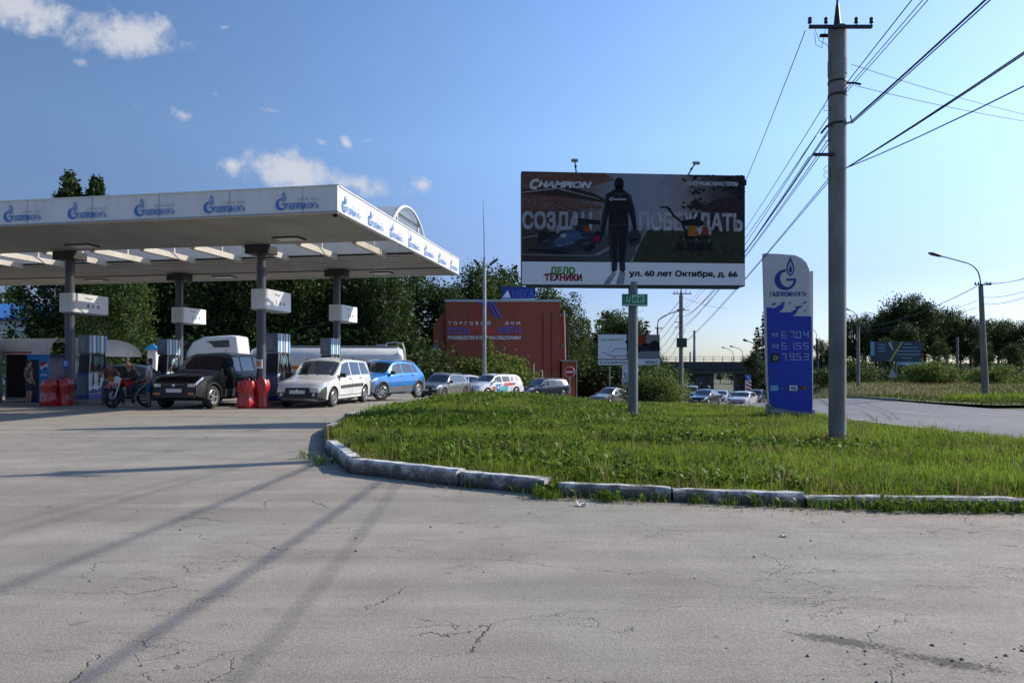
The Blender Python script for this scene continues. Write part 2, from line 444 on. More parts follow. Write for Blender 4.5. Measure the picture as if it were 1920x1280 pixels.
def asphalt_mat(name, c1, c2, crack=1.0, fine=1.0, rough=0.85, patches=True, along=None):
    m, nt, N, L, b = M_(name)
    tcn = N.new("ShaderNodeTexCoord"); V = tcn.outputs['Object']
    def noise(sc, det=5, ro=0.6, vec=None, dist=0):
        n = N.new("ShaderNodeTexNoise"); n.inputs['Scale'].default_value = sc; n.inputs['Detail'].default_value = det
        n.inputs['Roughness'].default_value = ro; n.inputs['Distortion'].default_value = dist
        L.new(vec or V, n.inputs['Vector']); return n
    def ma(op, a, b_=None, c=None, clamp=False):
        n = N.new("ShaderNodeMath"); n.operation = op; n.use_clamp = clamp
        for i, x in enumerate((a, b_, c)):
            if x is None: continue
            if isinstance(x, (int, float)): n.inputs[i].default_value = x
            else: L.new(x, n.inputs[i])
        return n.outputs[0]
    def rng_(x, a, b_, c=0.0, d=1.0, smooth=True):
        n = N.new("ShaderNodeMapRange"); n.interpolation_type = 'SMOOTHSTEP' if smooth else 'LINEAR'
        n.inputs['From Min'].default_value = a; n.inputs['From Max'].default_value = b_
        n.inputs['To Min'].default_value = c; n.inputs['To Max'].default_value = d
        L.new(x, n.inputs['Value']); return n.outputs[0]
    big = noise(0.22, 4, 0.55); mid = noise(1.7, 5); sp = noise(95 * fine, 3, 0.7); sp2 = noise(34 * fine, 4, 0.7)
    cr = N.new("ShaderNodeValToRGB"); cr.color_ramp.elements[0].color = (*c1, 1); cr.color_ramp.elements[1].color = (*c2, 1)
    cr.color_ramp.elements[0].position = 0.36; cr.color_ramp.elements[1].position = 0.64
    L.new(big.outputs[0], cr.inputs[0])
    k = ma('ADD', rng_(sp.outputs[0], 0.25, 0.75, 0.55, 1.45, False), rng_(mid.outputs[0], 0.25, 0.75, -0.11, 0.11))
    k = ma('MULTIPLY', k, rng_(sp2.outputs[0], 0.3, 0.7, 0.88, 1.1))
    # dark aggregate pits and pale stones
    vo = N.new("ShaderNodeTexVoronoi"); vo.inputs['Scale'].default_value = 55 * fine; L.new(V, vo.inputs['Vector'])
    pit = rng_(vo.outputs['Distance'], 0.06, 0.22, 0.55, 1.0)
    pm = ma('GREATER_THAN', noise(8, 3).outputs[0], 0.52)
    k = ma('MULTIPLY', k, ma('ADD', pit, ma('MULTIPLY', ma('SUBTRACT', 1.0, pit), ma('SUBTRACT', 1.0, pm))))
    hgt = ma('MULTIPLY', sp.outputs[0], 0.5)
    # cracks: cell borders pushed about by noise, only here and there
    wv = N.new("ShaderNodeVectorMath"); wv.operation = 'MULTIPLY_ADD'
    wn_ = noise(0.9, 6, 0.65)
    L.new(wn_.outputs['Color'], wv.inputs[0]); wv.inputs[1].default_value = (0.9, 0.9, 0); L.new(V, wv.inputs[2])
    for (sc_, wd, lo, hi, ns, strn) in ((0.36, 0.0022, 0.43, 0.55, 0.33, 0.55), (0.9, 0.0055, 0.45, 0.56, 0.5, 0.7), (4.2, .02, .54, .62, .8, .6)):
        mpn = N.new("ShaderNodeMapping"); mpn.inputs['Scale'].default_value = (sc_ * (0.5 if along is None else 1.6), sc_ * (1.9 if along is None else 0.25), 0.0)
        mpn.inputs['Rotation'].default_value = (0, 0, 0.18 if along is None else 0)
        L.new(wv.outputs[0], mpn.inputs[0])
        v2 = N.new("ShaderNodeTexVoronoi"); v2.feature = 'DISTANCE_TO_EDGE'; v2.inputs['Scale'].default_value = 1.0
        L.new(mpn.outputs[0], v2.inputs['Vector'])
        c_ = rng_(v2.outputs['Distance'], 0.0, wd, 1.0, 0.0)
        gm = ma('MULTIPLY', rng_(noise(ns, 3).outputs[0], lo, hi), rng_(noise(14, 4, 0.8).outputs[0], 0.36, 0.5))
        c_ = ma('MULTIPLY', ma('MULTIPLY', c_, gm), strn * crack * .8)
        k = ma('MULTIPLY', k, ma('SUBTRACT', 1.0, c_))
        hgt = ma('SUBTRACT', hgt, ma('MULTIPLY', c_, 2.0))
    if patches:
        # worn-through places and oil spots, each with its own outline
        sx = N.new("ShaderNodeSeparateXYZ"); L.new(V, sx.inputs[0])
        rg = noise(48, 6, 0.8)
        lg = noise(2.2, 5, 0.7)
        worn = None
        for (x0, y0, rx, ry, rot, g) in ((1.62, 3.36, .42, .10, -.42, 1.0), (2.0, 3.12, .42, .11, -.45, 1.0), (2.45, 2.95, .4, .09, -.3, .8), (2.6, 4.2, .5, .1, .0, .5), (-0.35, 7.3, .8, .45, -.1, .35),
                                         (-1.6, 7.7, .7, .5, 0, .4), (3.4, 4.6, .9, .12, -.1, .5), (1.4, 5.6, 1.2, .15, -.05, .35), (4.4, 5.5, 1.2, .16, -.05, .45)):
            xx = ma('SUBTRACT', sx.outputs[0], x0); yy = ma('SUBTRACT', sx.outputs[1], y0)
            a = ma('ADD', ma('MULTIPLY', xx, math.cos(rot) / rx), ma('MULTIPLY', yy, math.sin(rot) / rx))
            c = ma('ADD', ma('MULTIPLY', xx, -math.sin(rot) / ry), ma('MULTIPLY', yy, math.cos(rot) / ry))
            e = ma('MULTIPLY', ma('SUBTRACT', 1.0, ma('SQRT', ma('ADD', ma('MULTIPLY', a, a), ma('MULTIPLY', c, c))), clamp=True), g)
            worn = e if worn is None else ma('MAXIMUM', worn, e)
        wz = ma('MULTIPLY', rng_(ma('ADD', ma('MULTIPLY', worn, 0.75), ma('ADD', ma('MULTIPLY', ma('SUBTRACT', rg.outputs[0], .5), 2.2), ma('ADD', .5, ma('MULTIPLY', lg.outputs[0], 0.5)))), 1.08, 1.30), ma('MULTIPLY', worn, 3.0, clamp=True))
        k = ma('MULTIPLY', k, ma('SUBTRACT', 1.0, ma('MULTIPLY', wz, 0.62)))
        hgt = ma('SUBTRACT', hgt, ma('MULTIPLY', wz, 1.6))
        oil = rng_(noise(0.8, 5, 0.7).outputs[0], 0.60, 0.74)
        k = ma('MULTIPLY', k, ma('SUBTRACT', 1.0, ma('MULTIPLY', oil, 0.20)))
        mp3 = N.new("ShaderNodeMapping"); mp3.inputs['Rotation'].default_value = (0, 0, -.5); mp3.inputs['Scale'].default_value = (.10, 1.5, 0); L.new(V, mp3.inputs[0])
        k = ma('MULTIPLY', k, rng_(noise(1.0, 6, .65, mp3.outputs[0], .6).outputs[0], .3, .7, .82, 1.13))
        dustm = rng_(noise(.55, 6, .7).outputs[0], .52, .66); k = ma('MULTIPLY', k, ma('ADD', 1.0, ma('MULTIPLY', dustm, .10)))
        spot = rng_(noise(5.5, 2, .5).outputs[0], .70, .76); k = ma('MULTIPLY', k, ma('SUBTRACT', 1.0, ma('MULTIPLY', spot, .35)))
    if along is not None:
        mp2 = N.new("ShaderNodeMapping"); mp2.inputs['Scale'].default_value = (2.2, 0.05, 0); L.new(V, mp2.inputs[0])
        st = noise(1.0, 5, 0.7, mp2.outputs[0])
        k = ma('MULTIPLY', k, rng_(st.outputs[0], 0.3, 0.7, 0.8, 1.15))
    vm = N.new("ShaderNodeVectorMath"); vm.operation = 'SCALE'
    L.new(cr.outputs[0], vm.inputs[0]); L.new(k, vm.inputs['Scale'])
    L.new(vm.outputs[0], b.inputs['Base Color'])
    b.inputs['Roughness'].default_value = rough
    b.inputs['Specular IOR Level'].default_value = 0.35
    bp = N.new("ShaderNodeBump"); bp.inputs['Strength'].default_value = 0.55; bp.inputs['Distance'].default_value = 0.012
    L.new(hgt, bp.inputs['Height']); L.new(bp.outputs[0], b.inputs['Normal'])
    return m
ASPH = asphalt_mat("worn_asphalt", (0.275, 0.235, 0.198), (0.250, 0.242, 0.202))
ROADM = asphalt_mat("road_asphalt", (0.15, 0.152, 0.158), (0.172, 0.172, 0.174), crack=0.8, patches=False, along=True)
EARTH = mat("dry_earth", (0.11, 0.095, 0.055), 0.95, var=0.4, scale=0.7, bump=0.3, dirt=(0.05, 0.07, 0.02))
SOIL = mat("soil_under_grass", (0.045, 0.055, 0.016), 0.95, var=0.4, scale=2.0, bump=0.3, spec=0.03)

def axis(lo, hi, fine_lo, fine_hi, fs, cs):
    a = list(np.arange(fine_lo, fine_hi, fs))
    b = list(np.arange(fine_hi, hi, cs)) + [hi]
    c = list(np.arange(lo, fine_lo, cs))
    return np.array(c + a + b)
big_y = np.concatenate([np.arange(-60, 180, 1.0), np.geomspace(180, 5000, 24)])
big_x = np.concatenate([-np.geomspace(5000, 70, 20), np.arange(-69, 90, 1.0), np.geomspace(90, 5000, 20)])
sheet("ground", big_x, big_y, -0.06, EARTH)
# forecourt and service lane: one sheet of old asphalt up to the road
sheet("asphalt_forecourt", np.arange(-46, 20.01, 0.5), np.arange(-8, 76.01, 0.5), 0.0, ASPH)
# main road
ys = np.concatenate([np.arange(-58, 160, 0.8), np.arange(160, 262, 6)])
vs, fs = [], []
off = np.linspace(-RW, RW, 9)
for i, y in enumerate(ys):
    for o_ in off:
        x = float(road_x(y)) + o_
        vs.append((x, y, G(x, y) + 0.012))
q = []
for i in range(len(ys) - 1):
    for j in range(8): q.append((i * 9 + j, i * 9 + j + 1, (i + 1) * 9 + j + 1, (i + 1) * 9 + j))
me = soup("road", np.array(vs), np.full(len(q), 4), np.array(q).ravel(), [ROADM], smooth=True)
tag(link(me, "road"), kind='structure')
ROADPAINT = mat("worn_road_paint", (0.55, 0.55, 0.53), 0.7, var=0.35, scale=6, dirt=(0.26, 0.26, 0.26))
mk = MB()
for o_ in (-RW + 0.55, RW - 0.45):
    for y in np.arange(-8, 120, 2.0):
        p = []
        for (yy, dd) in ((y, -0.05), (y, 0.05), (y + 2.0, 0.05), (y + 2.0, -0.05)):
            x = float(road_x(yy)) + o_ + dd; p.append((x, yy, G(x, yy) + 0.018))
        mk.poly(p, ROADPAINT)
for y in np.arange(-8, 120, 8.0):
    p = []
    for (yy, dd) in ((y, -0.06), (y, 0.06), (y + 3.0, 0.06), (y + 3.0, -0.06)):
        x = float(road_x(yy)) + dd; p.append((x, yy, G(x, yy) + 0.018))
    mk.poly(p, ROADPAINT)
tag(mk.build("road_markings"), kind='structure')

# ------------------------------------------------------------------ lawn island
KERB = [(-2.05, 8.55), (-0.6, 7.62), (0.35, 7.13), (0.46, 7.05), (1.6, 6.82), (2.85, 6.62), (4.9, 6.55), (6.8, 6.9), (8.4, 8.0)]
LEFT = [(-2.05, 8.55), (-2.9, 10.6), (-3.75, 13.6), (-4.0, 16.2), (-3.95, 18.6)]
LAWN = KERB + [(9.5, 10.2), (9.95, 13.2), (10.15, 16), (10.3, 21), (10.5, 28), (11.0, 36), (11.9, 44), (12.6, 49.5),
               (8, 49.0), (4.4, 46.0), (1.7, 40.8), (-0.4, 35.5), (-2.1, 30), (-3.1, 25.2), (-3.7, 21)] + LEFT[::-1][:-1]
LP = np.array(LAWN)
def inside(px, py, poly):
    c = np.zeros(px.shape, bool); n = len(poly); j = n - 1
    for i in range(n):
        xi, yi = poly[i]; xj, yj = poly[j]
        with np.errstate(divide='ignore', invalid='ignore'):
            t = ((yi > py) != (yj > py)) & (px < (xj - xi) * (py - yi) / (yj - yi + 1e-12) + xi)
        c ^= t; j = i
    return c
def dist_edge(px, py, poly):
    d = np.full(px.shape, 1e9); n = len(poly)
    for i in range(n):
        ax, ay = poly[i]; bx, by = poly[(i + 1) % n]
        ex, ey = bx - ax, by - ay; l2 = ex * ex + ey * ey + 1e-12
        t = np.clip(((px - ax) * ex + (py - ay) * ey) / l2, 0, 1)
        d = np.minimum(d, np.hypot(px - ax - t * ex, py - ay - t * ey))
    return d
_nz = rng.random((64, 64))
def vnoise(x, y, s):
    x = np.asarray(x) * s; y = np.asarray(y) * s
    xi = np.floor(x).astype(int); yi = np.floor(y).astype(int); fx = x - xi; fy = y - yi
    fx = fx * fx * (3 - 2 * fx); fy = fy * fy * (3 - 2 * fy)
    g = lambda a, b: _nz[a % 64, b % 64]
    return (g(xi, yi) * (1 - fx) + g(xi + 1, yi) * fx) * (1 - fy) + (g(xi, yi + 1) * (1 - fx) + g(xi + 1, yi + 1) * fx) * fy
def lawn_z(X, Y):
    return Gn(X, Y) + 0.055 + 0.02 * np.exp(-((np.asarray(Y) - 7) / 5.0) ** 2) + 0.07 * sst(-1.5, 2.5, -np.asarray(X)) + 0.05 * (vnoise(X, Y, 0.7) - 0.4)
lb = MB()
me = bpy.data.meshes.new("lawn")
gxs, gys = np.arange(-4.5, 13.0, 0.35), np.arange(6.4, 50.0, 0.35)
XX, YY = np.meshgrid(gxs, gys)
ins = inside(XX + 0.0, YY + 0.0, LAWN)
# pull cells that straddle the border onto it by clipping: keep cells with any corner inside and clamp the outer ones
pts = np.stack([XX, YY], -1).reshape(-1, 2)
def clamp_to(poly, p):
    best, bd = None, 1e9
    for i in range(len(poly)):
        a = np.array(poly[i]); b_ = np.array(poly[(i + 1) % len(poly)])
        e = b_ - a; t = np.clip(((p - a) @ e) / (e @ e), 0, 1); q_ = a + t * e
        d = np.hypot(*(p - q_))
        if d < bd: best, bd = q_, d
    return best
insf = ins.ravel(); nx = len(gxs); ny = len(gys)
idx = np.arange(nx * ny).reshape(ny, nx)
quads = np.stack([idx[:-1, :-1], idx[:-1, 1:], idx[1:, 1:], idx[1:, :-1]], -1).reshape(-1, 4)
quads = quads[insf[quads].any(1)]
for k in np.unique(quads):
    if not insf[k]: pts[k] = clamp_to(LAWN, pts[k])
zz = lawn_z(pts[:, 0], pts[:, 1])
me = soup("lawn", np.column_stack([pts, zz]), np.full(len(quads), 4), quads.ravel(), [SOIL], smooth=True)
tag(link(me, "lawn"), kind='structure')

# kerb stones, whitewashed and worn
def kerb_mat():
    "concrete with flaking whitewash: white on top and in patches on the face, soil splashed along the foot"
    m, nt, N, L, b = M_("whitewashed_kerb")
    tcn = N.new("ShaderNodeTexCoord"); oi = N.new("ShaderNodeObjectInfo"); va = N.new("ShaderNodeVectorMath"); va.operation = 'ADD'
    L.new(tcn.outputs['Object'], va.inputs[0]); L.new(oi.outputs['Location'], va.inputs[1])
    sp_ = N.new("ShaderNodeSeparateXYZ"); L.new(tcn.outputs['Object'], sp_.inputs[0])
    def noise(sc, d=6, r=.65):
        n = N.new("ShaderNodeTexNoise"); n.inputs['Scale'].default_value = sc; n.inputs['Detail'].default_value = d; n.inputs['Roughness'].default_value = r; L.new(va.outputs[0], n.inputs['Vector']); return n.outputs[0]
    def ma(op, a, b_, cl=False):
        n = N.new("ShaderNodeMath"); n.operation = op; n.use_clamp = cl
        for i, x in enumerate((a, b_)):
            if isinstance(x, (int, float)): n.inputs[i].default_value = x
            else: L.new(x, n.inputs[i])
        return n.outputs[0]
    def ss(x, a, b_):
        n = N.new("ShaderNodeMapRange"); n.interpolation_type = 'SMOOTHSTEP'; n.inputs['From Min'].default_value = a; n.inputs['From Max'].default_value = b_; L.new(x, n.inputs['Value']); return n.outputs[0]
    a = noise(5.5); c = noise(26, 5, .7); h = sp_.outputs[2]
    wash = ss(ma('ADD', ma('ADD', ma('MULTIPLY', a, .75), ma('MULTIPLY', c, .35)), ma('MULTIPLY', h, 1.6)), .64, .93)
    soil = ss(ma('ADD', ma('MULTIPLY', h, 7.0), ma('MULTIPLY', a, 1.4)), .75, 1.25)
    def mix(f_, A, B):
        n = N.new("ShaderNodeMix"); n.data_type = 'RGBA'
        L.new(f_, n.inputs['Factor'])
        for k, x in (('A', A), ('B', B)):
            if isinstance(x, tuple): n.inputs[k].default_value = (*x, 1)
            else: L.new(x, n.inputs[k])
        return n.outputs['Result']
    col = mix(soil, (.06, .055, .04), mix(wash, (.125, .12, .112), (.60, .60, .58)))
    L.new(col, b.inputs['Base Color']); b.inputs['Roughness'].default_value = .92
    bp = N.new("ShaderNodeBump"); bp.inputs['Strength'].default_value = .7; bp.inputs['Distance'].default_value = .015; L.new(c, bp.inputs['Height']); L.new(bp.outputs[0], b.inputs['Normal'])
    return m
KERBM = kerb_mat()
def kerb_stone(a, b, label, h=0.21, w=0.16, sink=0.05, tilt=0.0):
    a, b = Vector((*a, 0)), Vector((*b, 0))
    d = b - a; L_ = d.length; ang = math.atan2(d.y, d.x)
    g0 = G(*(a + d * 0.5).xy)
    o = tag(None or bpy.data.objects.new("kerb_stone", bpy.data.meshes.new("kerb_stone")), label, "kerb stone", "whitewashed kerb stones round the lawn")
    bm = bmesh.new()
    n = max(3, int(L_ / 0.12))
    prof = [(0, -sink), (0, h - 0.03), (0.025, h), (w - 0.02, h), (w, h - 0.02), (w, -sink)]
    rows = []
    for i in range(n + 1):
        t = i / n
        row = []
        for (py, pz) in prof:
            j = 0.0045 if 0 < i < n else 0.018
            row.append(bm.verts.new((t * L_ + random.uniform(-j, j) * (0 if i in (0, n) else 1), py + random.uniform(-j, j), pz + random.uniform(-j, j) + tilt * t)))
        rows.append(row)
    for i in range(n):
        for k in range(len(prof) - 1):
            bm.faces.new((rows[i][k], rows[i + 1][k], rows[i + 1][k + 1], rows[i][k + 1]))
    bm.faces.new(rows[0]); bm.faces.new(rows[-1][::-1])
    bmesh.ops.recalc_face_normals(bm, faces=bm.faces)
    bm.to_mesh(o.data); bm.free()
    o.data.materials.append(KERBM)
    COL.objects.link(o)
    o.location = (a.x, a.y, g0); o.rotation_euler = (0, 0, ang)
    return o
def along(poly, gap=0.02):
    for i in range(len(poly) - 1):
        a, b = Vector(poly[i]), Vector(poly[i + 1]); d = (b - a).normalized() * gap
        yield tuple(a + d), tuple(b - d)
kl = ["long whitewashed kerb stone from the lawn corner, its near face in shade",
      "short whitewashed kerb stone between the long corner stone and the weedy gap", None,
      "whitewashed kerb stone just after the weedy gap, chipped at its end",
      "whitewashed kerb stone with a dark stain in its middle, before the weeds",
      "whitewashed kerb stone half hidden by weeds at its foot, under the tall concrete pole",
      "weed covered kerb stone at the far end of the near kerb line", "kerb stone curving round the lawn tip towards the road"]
KH = [.185, .165, .135, .125, .115, .11, .11]
for lab, (a, b) in zip(kl, along(KERB, .012)):
    if lab: kerb_stone(a, b, lab, h=KH.pop(0))
kl = ["tilted whitewashed kerb stone at the lawn's left corner, sunlit on top", "whitewashed kerb stone sunk in grass behind the tilted corner stone",
      "broken white kerb stone further back along the forecourt", "last broken white kerb lump beside the forecourt, lying loose in the grass"]
for i, (lab, (a, b)) in enumerate(zip(kl, along(LEFT, 0.06))):
    kerb_stone(b, a, lab, h=(0.20, 0.13, 0.14, 0.2)[i], w=(0.18, 0.16, 0.16, 0.3)[i])

# ------------------------------------------------------------------ grass
GRASSM = leaf_mat("grass_blade", (0.036, 0.088, 0.008), (0.27, 0.37, 0.038), trans=0.48, patch=0.5, pscale=0.55, third=(0.38, 0.34, 0.13))
WEEDM = leaf_mat("weed_leaf", (0.045, 0.095, 0.012), (0.17, 0.26, 0.03), trans=0.38, patch=0.3, pscale=1.2)
STRAWM = leaf_mat("dry_stalk", (0.22, 0.16, 0.06), (0.42, 0.33, 0.16), trans=0.2, patch=0.3)
def blades(px, py, pz, h, w, lean=0.35, seg=2):
    n = len(px)
    az = rng.random(n) * 2 * PI; ln = rng.normal(0, lean, n) * h
    laz = rng.random(n) * 2 * PI
    ca, sa = np.cos(az) * w / 2, np.sin(az) * w / 2
    lx, ly = np.cos(laz) * ln, np.sin(laz) * ln
    b1 = np.stack([px - ca, py - sa, pz - 0.02], -1); b2 = np.stack([px + ca, py + sa, pz - 0.02], -1)
    mx, my, mz = px + lx * 0.35, py + ly * 0.35, pz + h * 0.6
    m1 = np.stack([mx - ca * .75, my - sa * .75, mz], -1); m2 = np.stack([mx + ca * .75, my + sa * .75, mz], -1)
    tz = pz + h * np.clip(1 - np.abs(ln / h) * 0.45, 0.3, 1)
    t = np.stack([px + lx, py + ly, tz], -1)
    v = np.stack([b1, b2, m2, m1, t], 1).reshape(-1, 3)
    o = (np.arange(n) * 5)[:, None]
    li = np.concatenate([o + np.array([0, 1, 2, 3]), o + np.array([3, 2, 4])], 1).ravel()
    return v, np.tile([4, 3], n), li
def join_soup(parts):
    vs, ss, li, b = [], [], [], 0
    for v, s, l in parts:
        vs.append(v); ss.append(s); li.append(l + b); b += len(v)
    return np.concatenate(vs), np.concatenate(ss), np.concatenate(li)
def scatter(n, poly, x0, x1, y0, y1, power):
    out_x, out_y = [], []
    got = 0
    while got < n:
        k = n * 2
        y = y0 + (y1 - y0) * rng.random(k) ** power
        x = x0 + (x1 - x0) * rng.random(k)
        ok = inside(x, y, poly)
        out_x.append(x[ok]); out_y.append(y[ok]); got += ok.sum()
    return np.concatenate(out_x)[:n], np.concatenate(out_y)[:n]
def tufts(px, py, nb, spread, hh, ww, lean):
    "tussocks: blades fan out from each centre"
    n = len(px); X = np.repeat(px, nb); Y = np.repeat(py, nb); Hh = np.repeat(hh, nb) * rng.uniform(.45, 1.2, n * nb); Wd_ = np.repeat(ww, nb) * rng.uniform(.7, 1.3, n * nb)
    a = rng.random(n * nb) * 2 * PI; r = rng.random(n * nb) ** .7 * np.repeat(spread, nb)
    X = X + np.cos(a) * r; Y = Y + np.sin(a) * r
    ok = inside(X, Y, LAWN); ok &= dist_edge(X, Y, LAWN) > .13
    X, Y, Hh, Wd_, a, r = X[ok], Y[ok], Hh[ok], Wd_[ok], a[ok], r[ok]
    v, s, l = blades(X, Y, lawn_z(X, Y), Hh, Wd_, lean=lean)
    v = v.reshape(-1, 5, 3); o_ = (r / .1 * .30 + rng.uniform(-.1, .35, len(X)))[:, None] * Hh[:, None]
    dx = np.cos(a)[:, None] * o_; dy = np.sin(a)[:, None] * o_
    v[:, 2:4, 0] += dx * .4; v[:, 2:4, 1] += dy * .4; v[:, 4, 0] += dx[:, 0]; v[:, 4, 1] += dy[:, 0]; v[:, 4, 2] -= np.abs(o_[:, 0]) * .25
    return v.reshape(-1, 3), s, l
def grass_h(x, y):
    e = dist_edge(x, y, LAWN)
    h = .07 + .16 * vnoise(x, y, .45) ** 1.5 + .07 * vnoise(x + 9, y, 2.1) + .07 * sst(5, 8, x) * (y < 16)
    return h * (.55 + .45 * sst(.1, .5, e))
parts = []
x, y = scatter(11500, LAWN, -4.2, 12.8, 6.4, 50, 2.2)
kk = (vnoise(x, y, .9) + .5 * vnoise(x + 30, y, 2.6)) > .26; x, y = x[kk], y[kk]
parts.append(tufts(x, y, 24, rng.uniform(.04, .12, len(x)) * (.8 + y / 18), grass_h(x, y) * rng.uniform(.65, 1.3, len(x)), rng.uniform(.004, .008, len(x)) * (.75 + y / 14), .42))
x, y = scatter(60000, LAWN, -4.2, 12.8, 6.4, 50, 2.1)
kk = (dist_edge(x, y, LAWN) > .15) & ((vnoise(x, y, .9) + rng.random(len(x)) * .6) > .26); x, y = x[kk], y[kk]
parts.append(blades(x, y, lawn_z(x, y), grass_h(x, y) * rng.uniform(.4, 1.0, len(x)), rng.uniform(.005, .009, len(x)) * (.75 + y / 14), lean=.6))
v, s, l = join_soup(parts)
bx_, by_ = v[::5, 0], v[::5, 1]
eg = dist_edge(bx_, by_, LAWN)
dry = ((vnoise(bx_ + 5, by_ + 3, 1.1) > .72) & (rng.random(len(bx_)) < .4)) | ((eg < .45) & (vnoise(bx_, by_ + 11, 1.7) > .5) & (rng.random(len(bx_)) < .5)) | (rng.random(len(bx_)) < .03)
OLIVEM = leaf_mat("olive_blade", (.075, .075, .022), (.30, .25, .09), trans=.35, patch=.4, pscale=.6)
tag(link(soup("grass", v, s, l, [GRASSM, OLIVEM], mat_idx=np.repeat(dry, 2).astype(int)), "grass"), "rough uncut green grass covering the lawn island", "grass", kind='stuff')
# seeding stalks standing above the grass
x, y = scatter(2600, LAWN, -4.2, 12.8, 6.4, 34, 1.7)
kk = vnoise(x, y, 0.8) > 0.42
x, y = x[kk], y[kk]
v, s, l = blades(x, y, lawn_z(x, y), rng.uniform(0.2, 0.42, len(x)), rng.uniform(0.004, 0.008, len(x)) * (0.8 + y / 16), lean=0.3)
tag(link(soup("dry_grass", v, s, l, [STRAWM]), "dry_grass"), "thin dry seed stalks standing among the green grass", "grass", kind='stuff')
# broad-leaved weeds
def rosettes(px, py, pz, size, nl=6, rise=0.6):
    n = len(px)
    X = np.repeat(px, nl); Y = np.repeat(py, nl); Z = np.repeat(pz, nl); S = np.repeat(size, nl) * rng.uniform(.6, 1.2, n * nl)
    az = rng.random(n * nl) * 2 * PI; el = rng.uniform(0.15, 1.2, n * nl) * rise
    dx, dy, dz = np.cos(az) * np.cos(el), np.sin(az) * np.cos(el), np.sin(el)
    Z = Z + rng.random(n * nl) * np.repeat(size, nl) * rise * 1.2
    wx, wy = -np.sin(az) * S * 0.24, np.cos(az) * S * 0.24
    b_ = np.stack([X, Y, Z], -1)
    m_ = np.stack([X + dx * S * .55, Y + dy * S * .55, Z + dz * S * .6], -1)
    t_ = np.stack([X + dx * S, Y + dy * S, Z + dz * S * .75], -1)
    wv = np.stack([wx, wy, np.zeros_like(wx)], -1)
    v = np.stack([b_, m_ + wv, t_, m_ - wv], 1).reshape(-1, 3)
    k = len(X)
    return v, np.full(k, 4), np.arange(k * 4)
x, y = scatter(16000, LAWN, -4.2, 12.0, 6.8, 40, 1.6)
kk = ((vnoise(x, y, 0.5) * (1.25 - 0.11 * np.clip(x, -3, 9))) > 0.46) & (dist_edge(x, y, LAWN) > .45)
x, y = x[kk], y[kk]
parts = [rosettes(x, y, lawn_z(x, y), rng.uniform(0.05, 0.12, len(x)) * (0.85 + y / 40), 7, 0.9)]
# weeds at the foot of the kerb, on the asphalt side
kx, ky = [], []
for i in range(len(KERB) - 1):
    a, b_ = np.array(KERB[i]), np.array(KERB[i + 1])
    dens = (0, 2, 70, 8, 14, 60, 75, 60)[i]
    k = int(np.hypot(*(b_ - a)) * dens); t = rng.random(k)
    nrm = np.array([(b_ - a)[1], -(b_ - a)[0]]); nrm = nrm / np.hypot(*nrm)
    o_ = rng.uniform(0.0, 0.16, k)
    kx += list(a[0] + (b_ - a)[0] * t + nrm[0] * o_); ky += list(a[1] + (b_ - a)[1] * t + nrm[1] * o_)
for (cx, cy, k, r) in ((-2.95, 9.9, 8, 0.10), (-2.6, 9.3, 14, 0.10), (0.4, 7.05, 60, 0.10), (1.0, 6.84, 20, 0.08)):
    kx += list(rng.normal(cx, r, k)); ky += list(rng.normal(cy, r, k))
kx, ky = np.array(kx), np.array(ky)
zk = Gn(kx, ky)
parts.append(rosettes(kx, ky, zk, rng.uniform(0.03, 0.08, len(kx)), 5, 1.1))
parts.append(blades(np.repeat(kx, 9) + rng.normal(0, .04, 9 * len(kx)), np.repeat(ky, 9) + rng.normal(0, .04, 9 * len(kx)), np.repeat(zk, 9), rng.uniform(.04, .16, 9 * len(kx)), rng.uniform(.003, .007, 9 * len(kx)), lean=.5)[:3])
v, s, l = join_soup(parts)
tag(link(soup("weeds", v, s, l, [WEEDM]), "weeds"), "broad-leaved weeds in the lawn and along the foot of the kerb", "weeds", kind='stuff')
# straw and pebbles by the kerb
n = 500
x = rng.uniform(-1.5, 5.5, n); kyv = np.interp(x, [p[0] for p in KERB], [p[1] for p in KERB])
y = kyv - np.abs(rng.normal(0, 0.22, n)) - 0.02
clump = vnoise(x, y, 1.6) > 0.5
x, y = x[clump], y[clump]
v, s, l = blades(x, y, Gn(x, y) + 0.006, rng.uniform(.02, .06, len(x)), rng.uniform(.004, .008, len(x)), lean=1.6)
tag(link(soup("straw", v, s, l, [STRAWM]), "straw"), "bits of dry straw lying on the asphalt by the kerb", "straw", kind='stuff')
STONE = mat('asphalt_crumb', (.16, .15, .14), .9, var=.3)
pb = MB()
for i in range(110):
    if i < 60: px, py = random.uniform(-3, 3.4), random.uniform(2.4, 6.0)
    elif i < 120: px, py = random.gauss(2.0, .45), random.gauss(3.1, .22)
    else: px, py = random.uniform(-8, 5), random.uniform(3, 12)
    r = random.choice((.004, .005, .006, .007, .011)) * (1 + py * .06)
    ic = [(0, 0, 1), (.9, 0, .3), (.3, .85, .3), (-.7, .5, .3), (-.7, -.5, .3), (.3, -.85, .3), (0, 0, -.3)]
    vv = [(px + a * r * random.uniform(.7, 1.2), py + b_ * r * random.uniform(.7, 1.2), G(px, py) + c * r * .8) for a, b_, c in ic]
    pb.add(vv, [(0, 1, 2), (0, 2, 3), (0, 3, 4), (0, 4, 5), (0, 5, 1), (6, 2, 1), (6, 3, 2), (6, 4, 3), (6, 5, 4), (6, 1, 5)], (DKGREY, STONE, STONE, EARTH)[i % 4])
tag(pb.build("gravel"), "dark pebbles and crumbs of asphalt scattered on the forecourt", "gravel", kind='stuff')
